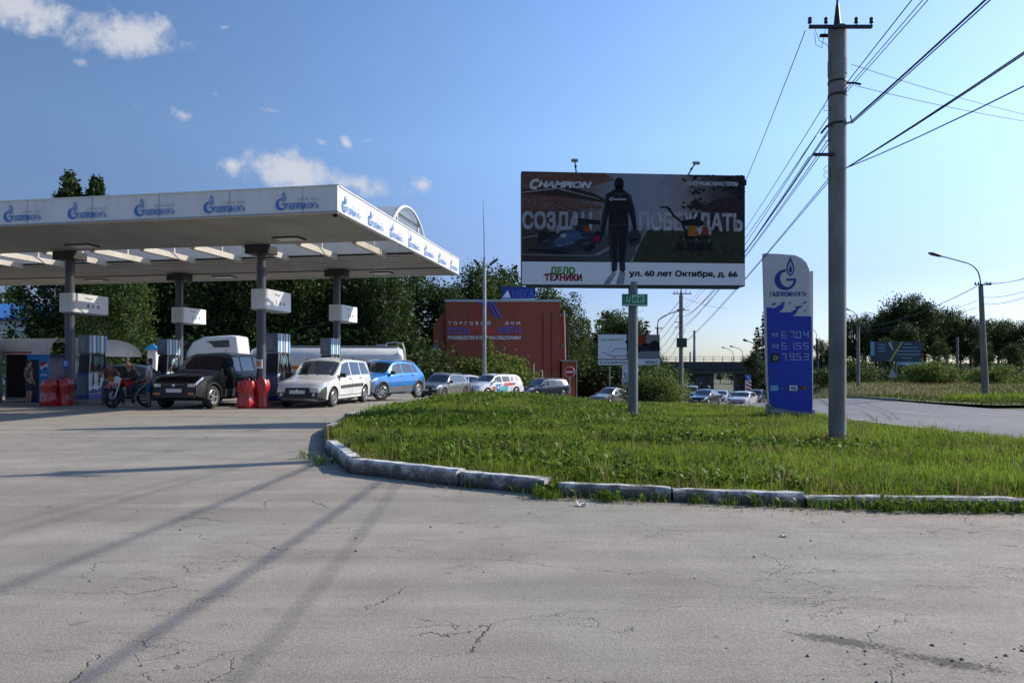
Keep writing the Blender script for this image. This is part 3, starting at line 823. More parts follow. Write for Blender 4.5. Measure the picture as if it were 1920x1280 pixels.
# verge beyond the road: green edge, dry meadow
VERGE = [(road_x(y) + RW + 0.15, y) for y in np.arange(40, 96, 4.0)] + [(80, 96), (80, 30), (21.3, 30), (20.5, 33), (20.7, 37)]
VERGE = [(float(a), float(b_)) for a, b_ in VERGE]
def verge_z(X, Y): return Gn(X, Y) + 0.05
x, y = scatter(60000, VERGE, 19, 80, 29, 96, 1.5)
d = dist_edge(x, y, VERGE)
v, s, l = blades(x, y, verge_z(x, y), rng.uniform(.12, .4, len(x)), rng.uniform(.03, .06, len(x)), lean=.3)
fresh = np.repeat((d + rng.normal(0, .6, len(d)) < 3.2) | (vnoise(x, y, .18) > .52), 2)
MEADOW = leaf_mat("meadow_blade", (0.05, 0.085, 0.015), (0.13, 0.16, 0.035), trans=0.3, patch=0.4, pscale=0.3)
DRYM = leaf_mat("dry_meadow", (0.12, 0.12, 0.04), (0.26, 0.21, 0.09), trans=0.3, patch=0.4, pscale=0.2)
tag(link(soup("meadow_grass", v, s, l, [MEADOW, DRYM], mat_idx=(~fresh).astype(int)), "meadow_grass"), "tall dry and green meadow grass on the far side of the road", "grass", kind='stuff')
VM = MB()
for i in range(len(VERGE)):
    pass
vp = [(a, b_, verge_z(a, b_)) for a, b_ in VERGE]
vy = np.arange(30, 96.1, 1.0)
rows_v = []
for yy in vy:
    x0 = float(road_x(yy)) + RW + 0.12 if yy > 38 else float(np.interp(yy, [30, 33, 38], [21.3, 20.5, 20.7]))
    rows_v.append([(xx, yy, float(verge_z(xx, yy)) + 0.03) for xx in np.linspace(x0, 80, 24)])
vv = np.array(rows_v).reshape(-1, 3)
ii = np.arange(len(vy) * 24).reshape(len(vy), 24)
qq = np.stack([ii[:-1, :-1], ii[:-1, 1:], ii[1:, 1:], ii[1:, :-1]], -1).reshape(-1, 4)
tag(link(soup("verge", vv, np.full(len(qq), 4), qq.ravel(), [mat("verge_soil", (0.13, 0.12, 0.05), 0.95, var=.4, scale=.4, dirt=(.06, .08, .02))], smooth=True), "verge"), kind='structure')
# far kerb of the road and the kerbed grass tip on the right
kb = MB()
for yy in np.arange(36, 92, 2.0):
    a = (float(road_x(yy)) + RW + .02, yy); b_ = (float(road_x(yy + 2)) + RW + .02, yy + 2)
    for (p, q_) in ((a, b_),):
        z0, z1 = G(*p), G(*q_)
        kb.add([(p[0], p[1], z0 - .1), (p[0], p[1], z0 + .13), (p[0] + .15, p[1], z0 + .13), (p[0] + .15, p[1], z0 - .1),
                (q_[0], q_[1], z1 - .1), (q_[0], q_[1], z1 + .13), (q_[0] + .15, q_[1], z1 + .13), (q_[0] + .15, q_[1], z1 - .1)],
               [(0, 1, 5, 4), (1, 2, 6, 5), (2, 3, 7, 6)], CONCRETE)
tag(kb.build("far_kerb"), kind='structure')
ISL = [(21.6, 34.6), (22.6, 33.2), (24.6, 32.2), (30, 31.4), (44, 31), (44, 39), (30, 38), (23.2, 36.4)]
x, y = scatter(9000, ISL, 21, 44, 30.5, 39.5, 1.0)
v, s, l = blades(x, y, Gn(x, y) + .13, rng.uniform(.15, .4, len(x)), rng.uniform(.02, .04, len(x)), lean=.3)
tag(link(soup("verge_grass", v, s, l, [GRASSM]), "verge_grass"), "dense green grass on the raised tip across the road", "grass", kind='stuff')
im = MB()
n = len(ISL)
top = [(a, b_, G(a, b_) + .16) for a, b_ in ISL]; bot = [(a, b_, G(a, b_) - .2) for a, b_ in ISL]
im.add(top + bot, [tuple(range(n))] + [(i, i + n, (i + 1) % n + n, (i + 1) % n) for i in range(n)], SOIL)
tag(im.build("raised_verge"), kind='structure')

# two scraps of litter by the kerb
PAPER_ = mat("litter_paper", (.62, .61, .58), .8, var=.15, scale=30)
for (u, v_, sz, lab) in ((1092, 948, .05, "small crumpled white paper scrap on the asphalt before the kerb gap"), (1470, 1003, .03, "tiny pale paper scrap on the asphalt near the right-hand kerb")):
    Y = CAMZ * F / (v_ - HV); x_ = XU(u, Y); b = MB()
    n_ = 5; vv = [((i / n_ - .5) * sz * 2 + random.uniform(-.2, .2) * sz, (j / n_ - .5) * sz * 1.4, abs(random.gauss(.3, .25)) * sz + .004) for j in range(n_ + 1) for i in range(n_ + 1)]
    b.add(vv, [(j * (n_ + 1) + i, j * (n_ + 1) + i + 1, (j + 1) * (n_ + 1) + i + 1, (j + 1) * (n_ + 1) + i) for j in range(n_) for i in range(n_)], PAPER_)
    tag(b.build("paper_scrap", None, loc=(x_, Y, G(x_, Y))), lab, "litter")
# ------------------------------------------------------------------ filling station canopy
CAN = Vector((-4.5, 17.6, 0)); CROT = R(-10.0)
CM = Matrix.Translation(CAN) @ Matrix.Rotation(CROT, 4, 'Z')
def can(k, t, z=0.0): return CM @ Vector((-k, t, z))      # k to the left along the front, t into the depth
FASC = mat("white_fascia", (0.74, 0.74, 0.75), 0.4, var=0.08, scale=1.6, dirt=(0.62, 0.61, 0.60), stretch=(2.2, 2.2, 0.25))
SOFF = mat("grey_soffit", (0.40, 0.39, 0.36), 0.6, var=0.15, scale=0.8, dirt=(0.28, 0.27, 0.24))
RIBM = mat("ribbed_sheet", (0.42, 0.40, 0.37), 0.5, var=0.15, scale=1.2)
COLM = mat("column_blue_grey", (0.085, 0.09, 0.115), 0.4, var=0.2, scale=2, metal=0.2)
BEAM = mat("cream_beam", (0.66, 0.62, 0.55), 0.6, var=0.12, scale=2)
def poly_carb():
    m, nt, N, L, b = M_("polycarbonate_sheet")
    b.inputs['Base Color'].default_value = (0.5, 0.49, 0.46, 1); b.inputs['Roughness'].default_value = 0.35
    n = N.new("ShaderNodeTexNoise"); n.inputs['Scale'].default_value = 1.4; n.inputs['Detail'].default_value = 5
    cr = N.new("ShaderNodeValToRGB"); cr.color_ramp.elements[0].color = (.30, .29, .27, 1); cr.color_ramp.elements[1].color = (.6, .59, .56, 1)
    L.new(n.outputs[0], cr.inputs[0]); L.new(cr.outputs[0], b.inputs['Base Color'])
    t = N.new("ShaderNodeBsdfTranslucent"); t.inputs[0].default_value = (.6, .58, .54, 1)
    s = N.new("ShaderNodeMixShader"); s.inputs[0].default_value = 0.45
    L.new(b.outputs[0], s.inputs[1]); L.new(t.outputs[0], s.inputs[2])
    tp = N.new('ShaderNodeBsdfTransparent'); tp.inputs[0].default_value = (.95, .93, .88, 1); s2 = N.new('ShaderNodeMixShader'); s2.inputs[0].default_value = .68
    L.new(s.outputs[0], s2.inputs[1]); L.new(tp.outputs[0], s2.inputs[2]); L.new(s2.outputs[0], N['Material Output'].inputs[0])
    return m
POLYC = poly_carb()
cn = thing("station_canopy", "wide white flat canopy of the petrol station on dark columns", "canopy", CAN, CROT)
WL = 27.0
ZB, ZT = 5.30, 6.01
f = MB()
f.box((-WL / 2, 0.05, (ZB + ZT) / 2), (WL, 0.10, ZT - ZB), FASC)
f.box((-WL / 2 + .02, -0.012, ZB + .015), (WL + .06, 0.03, 0.03), STEEL); f.box((-WL / 2 + .02, -0.012, ZT - .012), (WL + .06, 0.03, 0.03), WHITEP)
for i in range(13): f.box((-.06 - 2.08 * i - .9, -.003, (ZB + ZT) / 2), (.008, .012, ZT - ZB - .05), STEEL)
f.build("front_fascia", cn)
f = MB()
f.box((0.0 - .05, 6.25 + .05, (ZB + ZT) / 2), (0.10, 12.4, ZT - ZB), FASC)
f.box((.012, 6.25 + .05, ZB + .015), (0.03, 12.4, 0.03), STEEL); f.box((.012, 6.25 + .05, ZT - .012), (.03, 12.4, .03), WHITEP)
for i in range(6): f.box((.003, 2.05 + 1.8 * i, (ZB + ZT) / 2), (.012, .008, ZT - ZB - .05), STEEL)
f.build("side_fascia", cn)
f = MB(); f.box((-WL / 2 - .05, 12.45, (ZB + ZT) / 2), (WL - .1, .10, ZT - ZB), FASC); f.build("rear_fascia", cn)
f = MB()
f.box((-WL / 2 - .05, 2.2, 5.68), (WL - .12, 4.16, .5), FASC)
f.box((-WL / 2 - .05, 9.7, 5.68), (WL - .12, 5.36, .5), FASC)
f.box((-.2, 5.65, 5.68), (.28, 2.72, .5), FASC)
f.build("roof_deck", cn)
f = MB()
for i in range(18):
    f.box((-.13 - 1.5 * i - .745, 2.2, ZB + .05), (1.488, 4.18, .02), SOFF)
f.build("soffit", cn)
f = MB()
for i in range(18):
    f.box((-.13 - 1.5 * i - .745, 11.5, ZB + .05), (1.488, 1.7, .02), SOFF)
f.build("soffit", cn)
f = MB()
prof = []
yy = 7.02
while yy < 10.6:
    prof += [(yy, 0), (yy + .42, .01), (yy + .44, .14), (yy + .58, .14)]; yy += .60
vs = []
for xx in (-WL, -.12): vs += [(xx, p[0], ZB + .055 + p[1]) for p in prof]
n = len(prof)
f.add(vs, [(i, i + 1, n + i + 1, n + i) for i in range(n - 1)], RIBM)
f.build("ribbed_soffit", cn)
for i in range(14):
    f = MB(); xx = -1.35 - 1.92 * i
    f.box((xx, 5.65, 5.36), (.14, 2.9, .20), BEAM)
    f.box((xx, 5.9, 5.68), (.07, .07, .46), BEAM)
    f.build("cross_beam", cn, bevel=.008)
# barrel vault rooflight
VC = 5.95
RV, CZ = 2.18, 6.78 - 2.18
AN = math.asin(1.85 / RV)
v = MB(); vs = []
na, nxx = 20, 18
for i in range(nxx + 1):
    for j in range(na + 1):
        a = -AN + 2 * AN * j / na
        vs.append((-.06 - (WL - 1) * i / nxx, VC + RV * math.sin(a), CZ + RV * math.cos(a)))
v.add(vs, [(i * (na + 1) + j, i * (na + 1) + j + 1, (i + 1) * (na + 1) + j + 1, (i + 1) * (na + 1) + j) for i in range(nxx) for j in range(na)], POLYC)
va = v.build("vault_roof", cn, smooth=60)
v = MB()
for i in range(nxx + 1):
    xx = -.06 - (WL - 1) * i / nxx
    v.tube([(xx, VC + (RV - .03) * math.sin(-AN + 2 * AN * j / na), CZ + (RV - .03) * math.cos(-AN + 2 * AN * j / na)) for j in range(na + 1)], .025 if i else .05, WHITEP, 6)
v.build("vault_rib", va)
v = MB()
pl = [(VC + (RV - .06) * math.sin(-AN + 2 * AN * j / na), CZ + (RV - .06) * math.cos(-AN + 2 * AN * j / na)) for j in range(na + 1)]
v.add([(-.16, a, b_) for a, b_ in pl], [tuple(range(na + 1))], POLYC)
v.build("vault_end_panel", va)
v = MB()
for yy in (4.85, 7.05): v.box((-.12, yy, 6.10), (.05, .05, .8), WHITEP)
for zz in (6.0, 6.35): 
    hw = math.sqrt(max(0, RV ** 2 - (zz - CZ) ** 2)) - .05
    v.box((-.10, VC, zz), (.04, 2 * hw, .04), DKGREY)
v.build("vault_end_frame", va)
# lettering along both fascias
PAPER = FASC
def station_logo(mb, x, z, M, k=1.0):
    flame_logo(mb, x, z, .50 * k, LBLUE, PAPER, 0, M)
    put_text(mb, "ГАЗПРОМ", x + .335 * k, z + .02 * k, .155 * k, LBLUE, -.001, width=.50 * k, bold=.03, M=M)
    put_text(mb, "НЕФТЬ", x + .845 * k, z + .02 * k, .155 * k, LBLUE, -.001, width=.37 * k, bold=.004, M=M)
    put_text(mb, "СЕТЬ АЗС", x + 1.215 * k, z + .235 * k, .065 * k, STEEL, -.001, bold=.01, spacing=1.5, align='R', M=M)
for i in range(12):
    mb = MB()
    station_logo(mb, 0, 0, None)
    mb.build("sign_lettering", cn, loc=(-(1.10 + 2.08 * i) - .62, -.032, ZB + .10))
for i in range(7):
    mb = MB()
    M = Matrix.Translation((.032, .25 + 1.8 * i, ZB + .09)) @ Matrix.Rotation(R(90), 4, 'Z')
    station_logo(mb, 0, 0, M, 1.0)
    mb.build("sign_lettering", cn)
KS = [(4.69, 4.4), (12.0, 4.4), (19.3, 4.4), (4.69, 10.3), (12.0, 10.3)]
for (k, t) in KS:
    c = MB(); c.cyl((-k, t, 0), .15, 5.06, COLM, 20)
    c.box((-k, t, .02), (.5, .5, .04), COLM)
    co = c.build("column", cn, smooth=40)
    h = MB(); h.box((-k, t, 5.18), (.85, .6, .28), DKGREY); h.build("column_head", co, bevel=.01)
LIT = mat("soffit_lamp_glass", (0.75, 0.75, 0.72), 0.3, var=.05)
for (k, t) in ((3.1, 3.3), (3.1, 11.3), (10.5, 3.3), (10.5, 11.3), (17, 3.3), (17, 11.3)):
    l_ = MB(); l_.box((-k, t, ZB + .02), (.9, .55, .045), DKGREY); lo = l_.build("soffit_lamp", cn, bevel=.008)
    g_ = MB(); g_.box((-k, t, ZB - .008), (.75, .42, .012), LIT); g_.build("lamp_glass", lo)
v = MB(); v.tube([(-.25, .4, ZB + .04), (-.25, .4, ZB - .03)], .06, BLACK, 10); v.build("drain_spout", cn)

# number boxes on the columns
BOXM = mat("white_box_sign", (0.70, 0.71, 0.74), 0.35, var=.06, scale=2)
def rounded_box(mb, x0, x1, y0, y1, z0, z1, r, m, n=6):
    pl = []
    for (cx, cy, a0) in ((x1 - r, y0 + r, -90), (x1 - r * .3, y1 - r * .3, 0), (x0 + r * .3, y1 - r * .3, 90), (x0 + r, y0 + r, 180)):
        rr = r if cy < (y0 + y1) / 2 else r * .3
        pl += [(cx + rr * math.cos(R(a0 + 90 * i / n)), cy + rr * math.sin(R(a0 + 90 * i / n))) for i in range(n + 1)]
    N_ = len(pl)
    vs = [(a, b_, z0) for a, b_ in pl] + [(a, b_, z1) for a, b_ in pl]
    mb.add(vs, [tuple(range(N_))[::-1], tuple(range(N_, 2 * N_))] + [(i, (i + 1) % N_, (i + 1) % N_ + N_, i + N_) for i in range(N_)], m)
INK = mat("print_ink", (0.03, 0.035, 0.06), 0.5, var=.1)
labels = {0: ("white number box round the front column nearest the white estate car", "1"), 1: ("white number box with 4 round the front column by the drinks kiosk", "4"),
          3: ("small white number box round the rear column above the tank trailer", "3"), 4: ("white number box with 2 round the rear column above the blue sedan", "2")}
for i, (lab, num) in labels.items():
    k, t = KS[i]
    o = thing("number_box", lab, "number sign", can(k, t, 3.22), CROT, "number boxes round the canopy columns")
    b = MB(); rounded_box(b, -.31, .31, -.20, 1.45, 0, .66, .14, BOXM); b.build("case", o, smooth=35)
    b = MB(); rounded_box(b, -.26, .26, -.14, 1.4, -.035, -.002, .12, STEEL); b.build("underside", o)
    b = MB()
    M = Matrix.Translation((.314, .02, 0)) @ Matrix.Rotation(R(90), 4, 'Z')
    put_text(b, num, .38, .17, .17, INK, 0, bold=.02, M=M)
    for q in range(6):
        z = .50 + .018 * math.sin(q * 1.4)
        pts = [(.30 + q * .06, 0, z), (.36 + q * .06, 0, z - .006), (.36 + q * .06, 0, z + .022), (.30 + q * .06, 0, z + .028)]
        b.poly([M @ Vector(p) for p in pts], INK)
    for q, (a, w_) in enumerate(((.62, .1), (.86, .12))):
        for r_ in range(2): b.poly([M @ Vector(p) for p in ((a, 0, .20 + r_ * .06), (a + w_, 0, .20 + r_ * .06), (a + w_, 0, .235 + r_ * .06), (a, 0, .235 + r_ * .06))], INK)
    b.build("printing", o)

# pump islands, pumps, red guards
ISLM = mat("island_concrete", (0.20, 0.19, 0.18), .9, var=.3, scale=3, bump=.3)
PUMPG = mat("pump_grey", (0.17, 0.20, 0.25), .35, var=.1, scale=3, metal=.2)
PUMPW = mat("pump_white", (0.70, 0.71, 0.73), .35, var=.06)
PBLUE = mat("pump_blue", (0.008, 0.05, 0.33), .35, var=.06)
PLB = mat("pump_light_blue", (0.20, 0.42, 0.68), .35, var=.06)
SCREEN = mat("pump_screen", (0.10, 0.20, 0.24), .12, var=.1, coat=1)
for i, k in enumerate((4.69, 12.0)):
    b = MB(); b.prism(*[[( -k - .55, 0), (-k + .55, 0), (-k + .55, .13), (-k + .52, .15), (-k - .52, .15), (-k - .55, .13)]], 3.7, 11.4, ISLM)
    o = b.build("pump_island", None)
    o.matrix_world = CM
    tag(o, ["low concrete pump island under the columns beside the white estate car", "low concrete pump island under the columns beside the drinks kiosk"][i], "pump island", "pump islands")
def make_pump(loc, lab):
    o = thing("fuel_pump", lab, "fuel pump", loc, CROT, "fuel pumps on the islands")
    b = MB(); b.box((0, 0, .46), (.50, .95, .92), PBLUE); b.build("cabinet", o, bevel=.02)
    b = MB(); b.box((.254, 0, .55), (.012, .93, .74), PUMPW)
    wv = [(-.46, .30), (-.25, .38), (-.10, .31), (.12, .45), (.30, .36), (.46, .47), (.46, .19), (-.46, .19)]
    b.prism([(a, z) for a, z in wv], 0, .004, PBLUE, Matrix.Translation((.260, 0, 0)) @ Matrix.Rotation(R(90), 4, 'Z'))
    for (a, z, s) in ((-.3, .52, .09), (-.05, .56, .11), (.2, .60, .08)):
        b.prism([(a, z), (a + s, z + .03), (a + s * 1.6, z + .12), (a + s * .6, z + .08)], 0, .004, NAVY, Matrix.Translation((.260, 0, 0)) @ Matrix.Rotation(R(90), 4, 'Z'))
    b.build("side_panel", o)
    b = MB(); b.box((0, -.477, .5), (.44, .012, .7), PUMPG); b.build("end_panel", o)
    # leaning display housing
    b = MB(); b.prism([(-.44, .93), (.40, .93), (.34, 1.62), (-.36, 1.62)], -.22, .22, BLACK, Matrix.Rotation(R(90), 4, 'Z')); hs = b.build("display_housing", o, bevel=.015)
    b = MB(); b.box((.232, 0, 1.34), (.02, .50, .38), SCREEN); b.build("screen", hs)
    b = MB()
    for s in (-1, 1): b.tube([(.24, s * .40 - .02, .93), (.24, s * .34 - .02, 1.63)], .022, ALLOY, 8)
    b.box((.24, 0, .95), (.03, .8, .03), ALLOY)
    b.build("display_frame", hs)
    b = MB(); b.box((0, 0, 1.97), (.46, .86, .66), PUMPG); hd = b.build("head", o, bevel=.03)
    b = MB(); b.box((0, -.435, 1.95), (.14, .012, .30), STEEL); b.build("badge_plate", hd)
    b = MB()
    for q in range(5): b.box((.236, -.37 + .185 * q, 1.97), (.012, .10, .64), PLB if q % 2 == 0 else PUMPW)
    b.build("stripe", hd)
    for q in range(3):
        y = -.30 + .28 * q
        b = MB(); b.tube([(.25, y, 1.66), (.34, y - .02, 1.45), (.37, y - .05, 1.0), (.33, y - .06, .55), (.30, y - .03, .45), (.29, y + .02, .62), (.30, y + .03, 1.08)], .016, BLACK, 6)
        ho = b.build("hose", o, smooth=60)
        b = MB(); b.box((.30, y + .03, 1.15), (.06, .05, .2), (REDL, BLACK, PBLUE)[q]); b.tube([(.30, y + .03, 1.24), (.30, y + .09, 1.33)], .014, STEEL, 6); b.build("nozzle", ho)
    return o
make_pump(can(4.62, 5.35, .15), "fuel pump on the front island between the column and the white estate car")
make_pump(can(11.93, 5.35, .15), "fuel pump with blue wave panel beside the front column and the red guard")
make_pump(can(4.62, 9.5, .15), "fuel pump at the rear column, its head showing above the white estate car")
make_pump(can(11.93, 9.5, .15), "fuel pump at the rear column, left of the black off-roader")
REDP = mat("red_plastic", (0.42, 0.014, 0.018), .28, var=.2, scale=3, coat=.4)
def red_guard(loc, lab, rz):
    o = thing("column_guard", lab, "guard", loc, rz, "red guards before the columns")
    for q, (cx, cy, h, w_, m_) in enumerate(((-.17, -.12, .86, .25, REDP), (.20, .10, .90, .22, REDP))):
        b = MB(); vs = []; n_, rows = 28, 12
        for i in range(rows + 1):
            t = i / rows
            rr = w_ * (1.0 + .10 * math.sin(t * 9 + q) - .14 * max(0, t - .8) / .2)
            for j in range(n_):
                a = 2 * PI * j / n_
                sq = 1 / max(abs(math.cos(a)), abs(math.sin(a))) ** .55
                fold = 1 + .09 * math.sin(a * 5 + t * 3 + q) * (.4 + t) + .04 * math.sin(a * 11 - t * 5)
                vs.append((cx + rr * sq * fold * math.cos(a), cy + .8 * rr * sq * fold * math.sin(a), t * h))
        fs = [(i * n_ + j, i * n_ + (j + 1) % n_, (i + 1) * n_ + (j + 1) % n_, (i + 1) * n_ + j) for i in range(rows) for j in range(n_)]
        fs += [tuple(range(rows * n_, rows * n_ + n_))]
        b.add(vs, fs, m_)
        lb_ = b.build("guard_body", o, smooth=50)
        b = MB(); b.tube([(cx - .09, cy, h - .04), (cx - .07, cy, h + .06), (cx + .07, cy, h + .06), (cx + .09, cy, h - .04)], .02, REDP, 8); b.build("handle", lb_, smooth=50)
red_guard(can(4.33, 3.35), "red bulging plastic guard in front of the column next to the black off-roader", CROT)
red_guard(can(11.5, 3.35), "red bulging plastic guard in front of the column by the drinks machine", CROT)
# notices on the front columns
for i, (k, lab) in enumerate(((4.69, "small blue and orange notice strapped to the column beside the pump"), (12.0, "small blue notice strapped to the column by the kiosk"))):
    o = thing("column_notice", lab, "notice", can(k, 4.4, 1.25), CROT, "notices on the columns")
    b = MB(); b.box((.0, -.165, .15), (.26, .02, .3), PBLUE if i else PUMPW); b.build("plate", o)
    b = MB(); b.box((.0, -.18, .17), (.14, .012, .18), ORANGEL if i == 0 else PLB); b.build("print", o)
# ------------------------------------------------------------------ big billboard on the lawn
BX, BY = 3.22, 18.0
bb = thing("billboard", "large billboard with a man in black walking, on a grey steel post in the lawn", "billboard", (BX, BY, G(BX, BY)), R(4.0))
BZ0 = ZV(535, BY) - G(BX, BY)          # lower edge of the board over the post's foot
bw, bh = 6.0, 2.96
x0b = -2.98
POSTM = mat("grey_post_paint", (0.145, 0.165, 0.175), .5, var=.15, scale=2.2, stretch=(1, 1, .3))
b = MB(); b.cyl((0, 0.12, -.2), .125, BZ0 + .3, POSTM, 24); b.cyl((0, .12, -.05), .2, .09, POSTM, 20); b.build("post", bb, smooth=40)
b = MB(); b.box((x0b + bw / 2, .16, BZ0 + bh / 2), (bw, .26, bh), DKGREY)
b.box((x0b + bw / 2, .14, BZ0 - .03), (bw - .3, .2, .06), DKGREY)
b.build("frame", bb, bevel=.012)
def pic_mat():
    "printed picture: stadium brown on the left, grey-blue sky, dusk garden on the right"
    m, nt, N, L, bs = M_("printed_picture")
    tcn = N.new("ShaderNodeTexCoord"); sp = N.new("ShaderNodeSeparateXYZ"); L.new(tcn.outputs['Object'], sp.inputs[0])
    def mr(x, a, b_):
        n = N.new("ShaderNodeMapRange"); n.inputs['From Min'].default_value = a; n.inputs['From Max'].default_value = b_; L.new(x, n.inputs['Value']); return n.outputs[0]
    hx = mr(sp.outputs[0], x0b, x0b + bw); hz = mr(sp.outputs[2], BZ0, BZ0 + bh)
    no = N.new("ShaderNodeTexNoise"); no.inputs['Scale'].default_value = 3.2; no.inputs['Detail'].default_value = 8; no.inputs['Roughness'].default_value = .7
    L.new(tcn.outputs['Object'], no.inputs['Vector'])
    def ma(op, a, b_):
        n = N.new("ShaderNodeMath"); n.operation = op
        for i, x in enumerate((a, b_)):
            if isinstance(x, (int, float)): n.inputs[i].default_value = x
            else: L.new(x, n.inputs[i])
        return n.outputs[0]
    def ramp(x, st):
        r = N.new("ShaderNodeValToRGB"); e = r.color_ramp.elements
        e[0].position, e[0].color = st[0][0], (*st[0][1], 1); e[1].position, e[1].color = st[-1][0], (*st[-1][1], 1)
        for p, c in st[1:-1]: q = e.new(p); q.color = (*c, 1)
        L.new(x, r.inputs[0]); return r.outputs[0]
    wob = ma('ADD', hx, ma('MULTIPLY', ma('SUBTRACT', no.outputs[0], .5), .16))
    up = ramp(wob, [(0, (.12, .06, .05)), (.2, (.13, .08, .07)), (.33, (.22, .19, .21)), (.45, (.30, .33, .42)), (.60, (.33, .34, .42)), (.72, (.30, .27, .29)), (.85, (.10, .09, .10)), (1, (.03, .03, .035))])
    dn = ramp(wob, [(0, (.075, .055, .05)), (.15, (.06, .055, .065)), (.36, (.085, .09, .11)), (.47, (.10, .11, .13)), (.54, (.10, .125, .085)), (.65, (.095, .115, .07)), (.8, (.05, .055, .04)), (1, (.02, .02, .02))])
    hm = mr(ma('ADD', hz, ma('MULTIPLY', ma('SUBTRACT', no.outputs[0], .5), .06)), .43, .56)
    mx = N.new("ShaderNodeMix"); mx.data_type = 'RGBA'; L.new(hm, mx.inputs['Factor']); L.new(dn, mx.inputs['A']); L.new(up, mx.inputs['B'])
    # crowd-like grain in the stand, leaf-like grain in the tree
    n2 = N.new("ShaderNodeTexNoise"); n2.inputs['Scale'].default_value = 22; n2.inputs['Detail'].default_value = 4; L.new(tcn.outputs['Object'], n2.inputs['Vector'])
    g2 = mr(n2.outputs[0], .3, .7)
    amt = ramp(hx, [(0, (.55,) * 3), (.3, (.4,) * 3), (.42, (.08,) * 3), (.62, (.08,) * 3), (.8, (.35,) * 3), (1, (.4,) * 3)])
    k = ma('ADD', 1.0, ma('MULTIPLY', ma('SUBTRACT', g2, .5), amt))
    k = ma('MULTIPLY', k, .66)
    vm = N.new("ShaderNodeVectorMath"); vm.operation = 'SCALE'; L.new(mx.outputs['Result'], vm.inputs[0]); L.new(k, vm.inputs['Scale'])
    L.new(vm.outputs[0], bs.inputs['Base Color']); bs.inputs['Roughness'].default_value = .6; bs.inputs['Specular IOR Level'].default_value = .12
    return m
PIC = pic_mat()
def ink(name, c, r=.4, vv=.25): return mat(name, tuple(x * .85 for x in c), .6, var=vv, scale=5, spec=.12)
K_BAND, K_BLACK, K_CAR = ink("print_pale", (.86, .88, .92), .4, .04), ink("print_black", (.016, .017, .022)), ink("print_dark_car", (.035, .04, .06))
K_BLUE, K_PALE, K_WORD, K_WORD2 = ink("print_blue", (.06, .10, .19)), ink("print_light", (.62, .63, .66)), ink("print_word", (.34, .36, .42)), ink("print_word_pale", (.43, .43, .46))
K_ORANGE, K_RED, K_GREEN, K_DRED = ink("print_orange", (.42, .17, .02)), ink("print_red", (.26, .05, .02)), ink("print_green", (.10, .33, .03)), ink("print_deep_red", (.33, .01, .04))
K_ROOF, K_STAND, K_TREE, K_LANE, K_LAWN = ink("print_roof", (.045, .03, .03)), ink("print_stand", (.17, .09, .07)), ink("print_tree", (.025, .026, .024)), ink("print_lane", (.24, .25, .27)), ink("print_lawn", (.05, .055, .032))
LAYER = [0]
def px(a, c): return (x0b + (a - 82) / 1778.0 * bw, BZ0 + (1024 - c) / 884.0 * bh)
def art(mb, pts, m, ly): mb.poly([(px(a, c)[0], .028 - .0015 * ly, px(a, c)[1]) for a, c in pts], m)
def ell(cx, cy, rx, ry, n=20, a0=0, a1=360): return [(cx + rx * math.cos(R(a0 + (a1 - a0) * i / n)), cy + ry * math.sin(R(a0 + (a1 - a0) * i / n))) for i in range(n + (a1 - a0 != 360))]
b = MB()
b.box((x0b + bw / 2, .029, BZ0 + bh / 2 + .30), (bw - .02, .002, bh - .62), PIC)
art(b, [(86, 845), (1856, 838), (1856, 1015), (86, 1022)], K_BAND, 0)
poster = b.build("poster", bb)
b = MB()      # everything drawn on the poster
art(b, [(86, 160), (730, 143), (815, 195), (640, 245), (380, 240), (86, 285)], K_STAND, 1)
art(b, [(86, 285), (380, 245), (640, 300), (730, 345), (730, 375), (380, 330), (86, 320)], K_ROOF, 2)
art(b, [(86, 300), (360, 262), (700, 345), (700, 352), (360, 275), (86, 312)], K_LANE, 3)
art(b, [(86, 330), (300, 312), (520, 372), (715, 400), (715, 420), (86, 440)], K_STAND, 1)
art(b, [(1060, 585), (1856, 560), (1856, 838), (960, 838)], K_LAWN, 1)
art(b, [(1510, 395), (1640, 325), (1856, 300), (1856, 440), (1500, 430)], K_ROOF, 2)
for i in range(70):
    a = random.gauss(1770, 75); c = random.gauss(215, 60)
    if a > 1852 or a < 1400 or c < 140 or c > 330: continue
    r = random.uniform(10, 30); art(b, ell(a, c, r, r * random.uniform(.5, .9), 9), K_TREE, 2 + (i % 3) * .2)
for i in range(26):
    a = random.gauss(1450, 55); c = random.gauss(165, 22) if i % 2 else random.gauss(270, 25)
    r = random.uniform(7, 18); art(b, ell(a, max(150, c), r, r * .7, 8), K_TREE, 2)
for i in range(30):
    a, c = random.gauss(1450, 45), random.gauss(385, 22); r = random.uniform(8, 22); art(b, ell(a, c, r, r * .8, 8), K_ROOF, 1.5 + (i % 3) * .2)
for (a0, a1, c0, c1) in ((1360, 1375, 440, 580), (1420, 1500, 440, 500), (1570, 1640, 440, 590), (1690, 1700, 440, 600)): art(b, [(a0, c0), (a1, c0), (a1, c1), (a0, c1)], K_ROOF, 2.5)
# track lines
art(b, [(640, 790), (770, 720), (800, 720), (690, 790)], K_LANE, 3); art(b, [(86, 786), (660, 790), (660, 797), (86, 793)], K_LANE, 3)
art(b, [(86, 655), (210, 635), (210, 643), (86, 664)], K_LANE, 3); art(b, [(935, 838), (1010, 700), (1075, 585), (1058, 585), (985, 690), (955, 838)], K_LANE, 3)
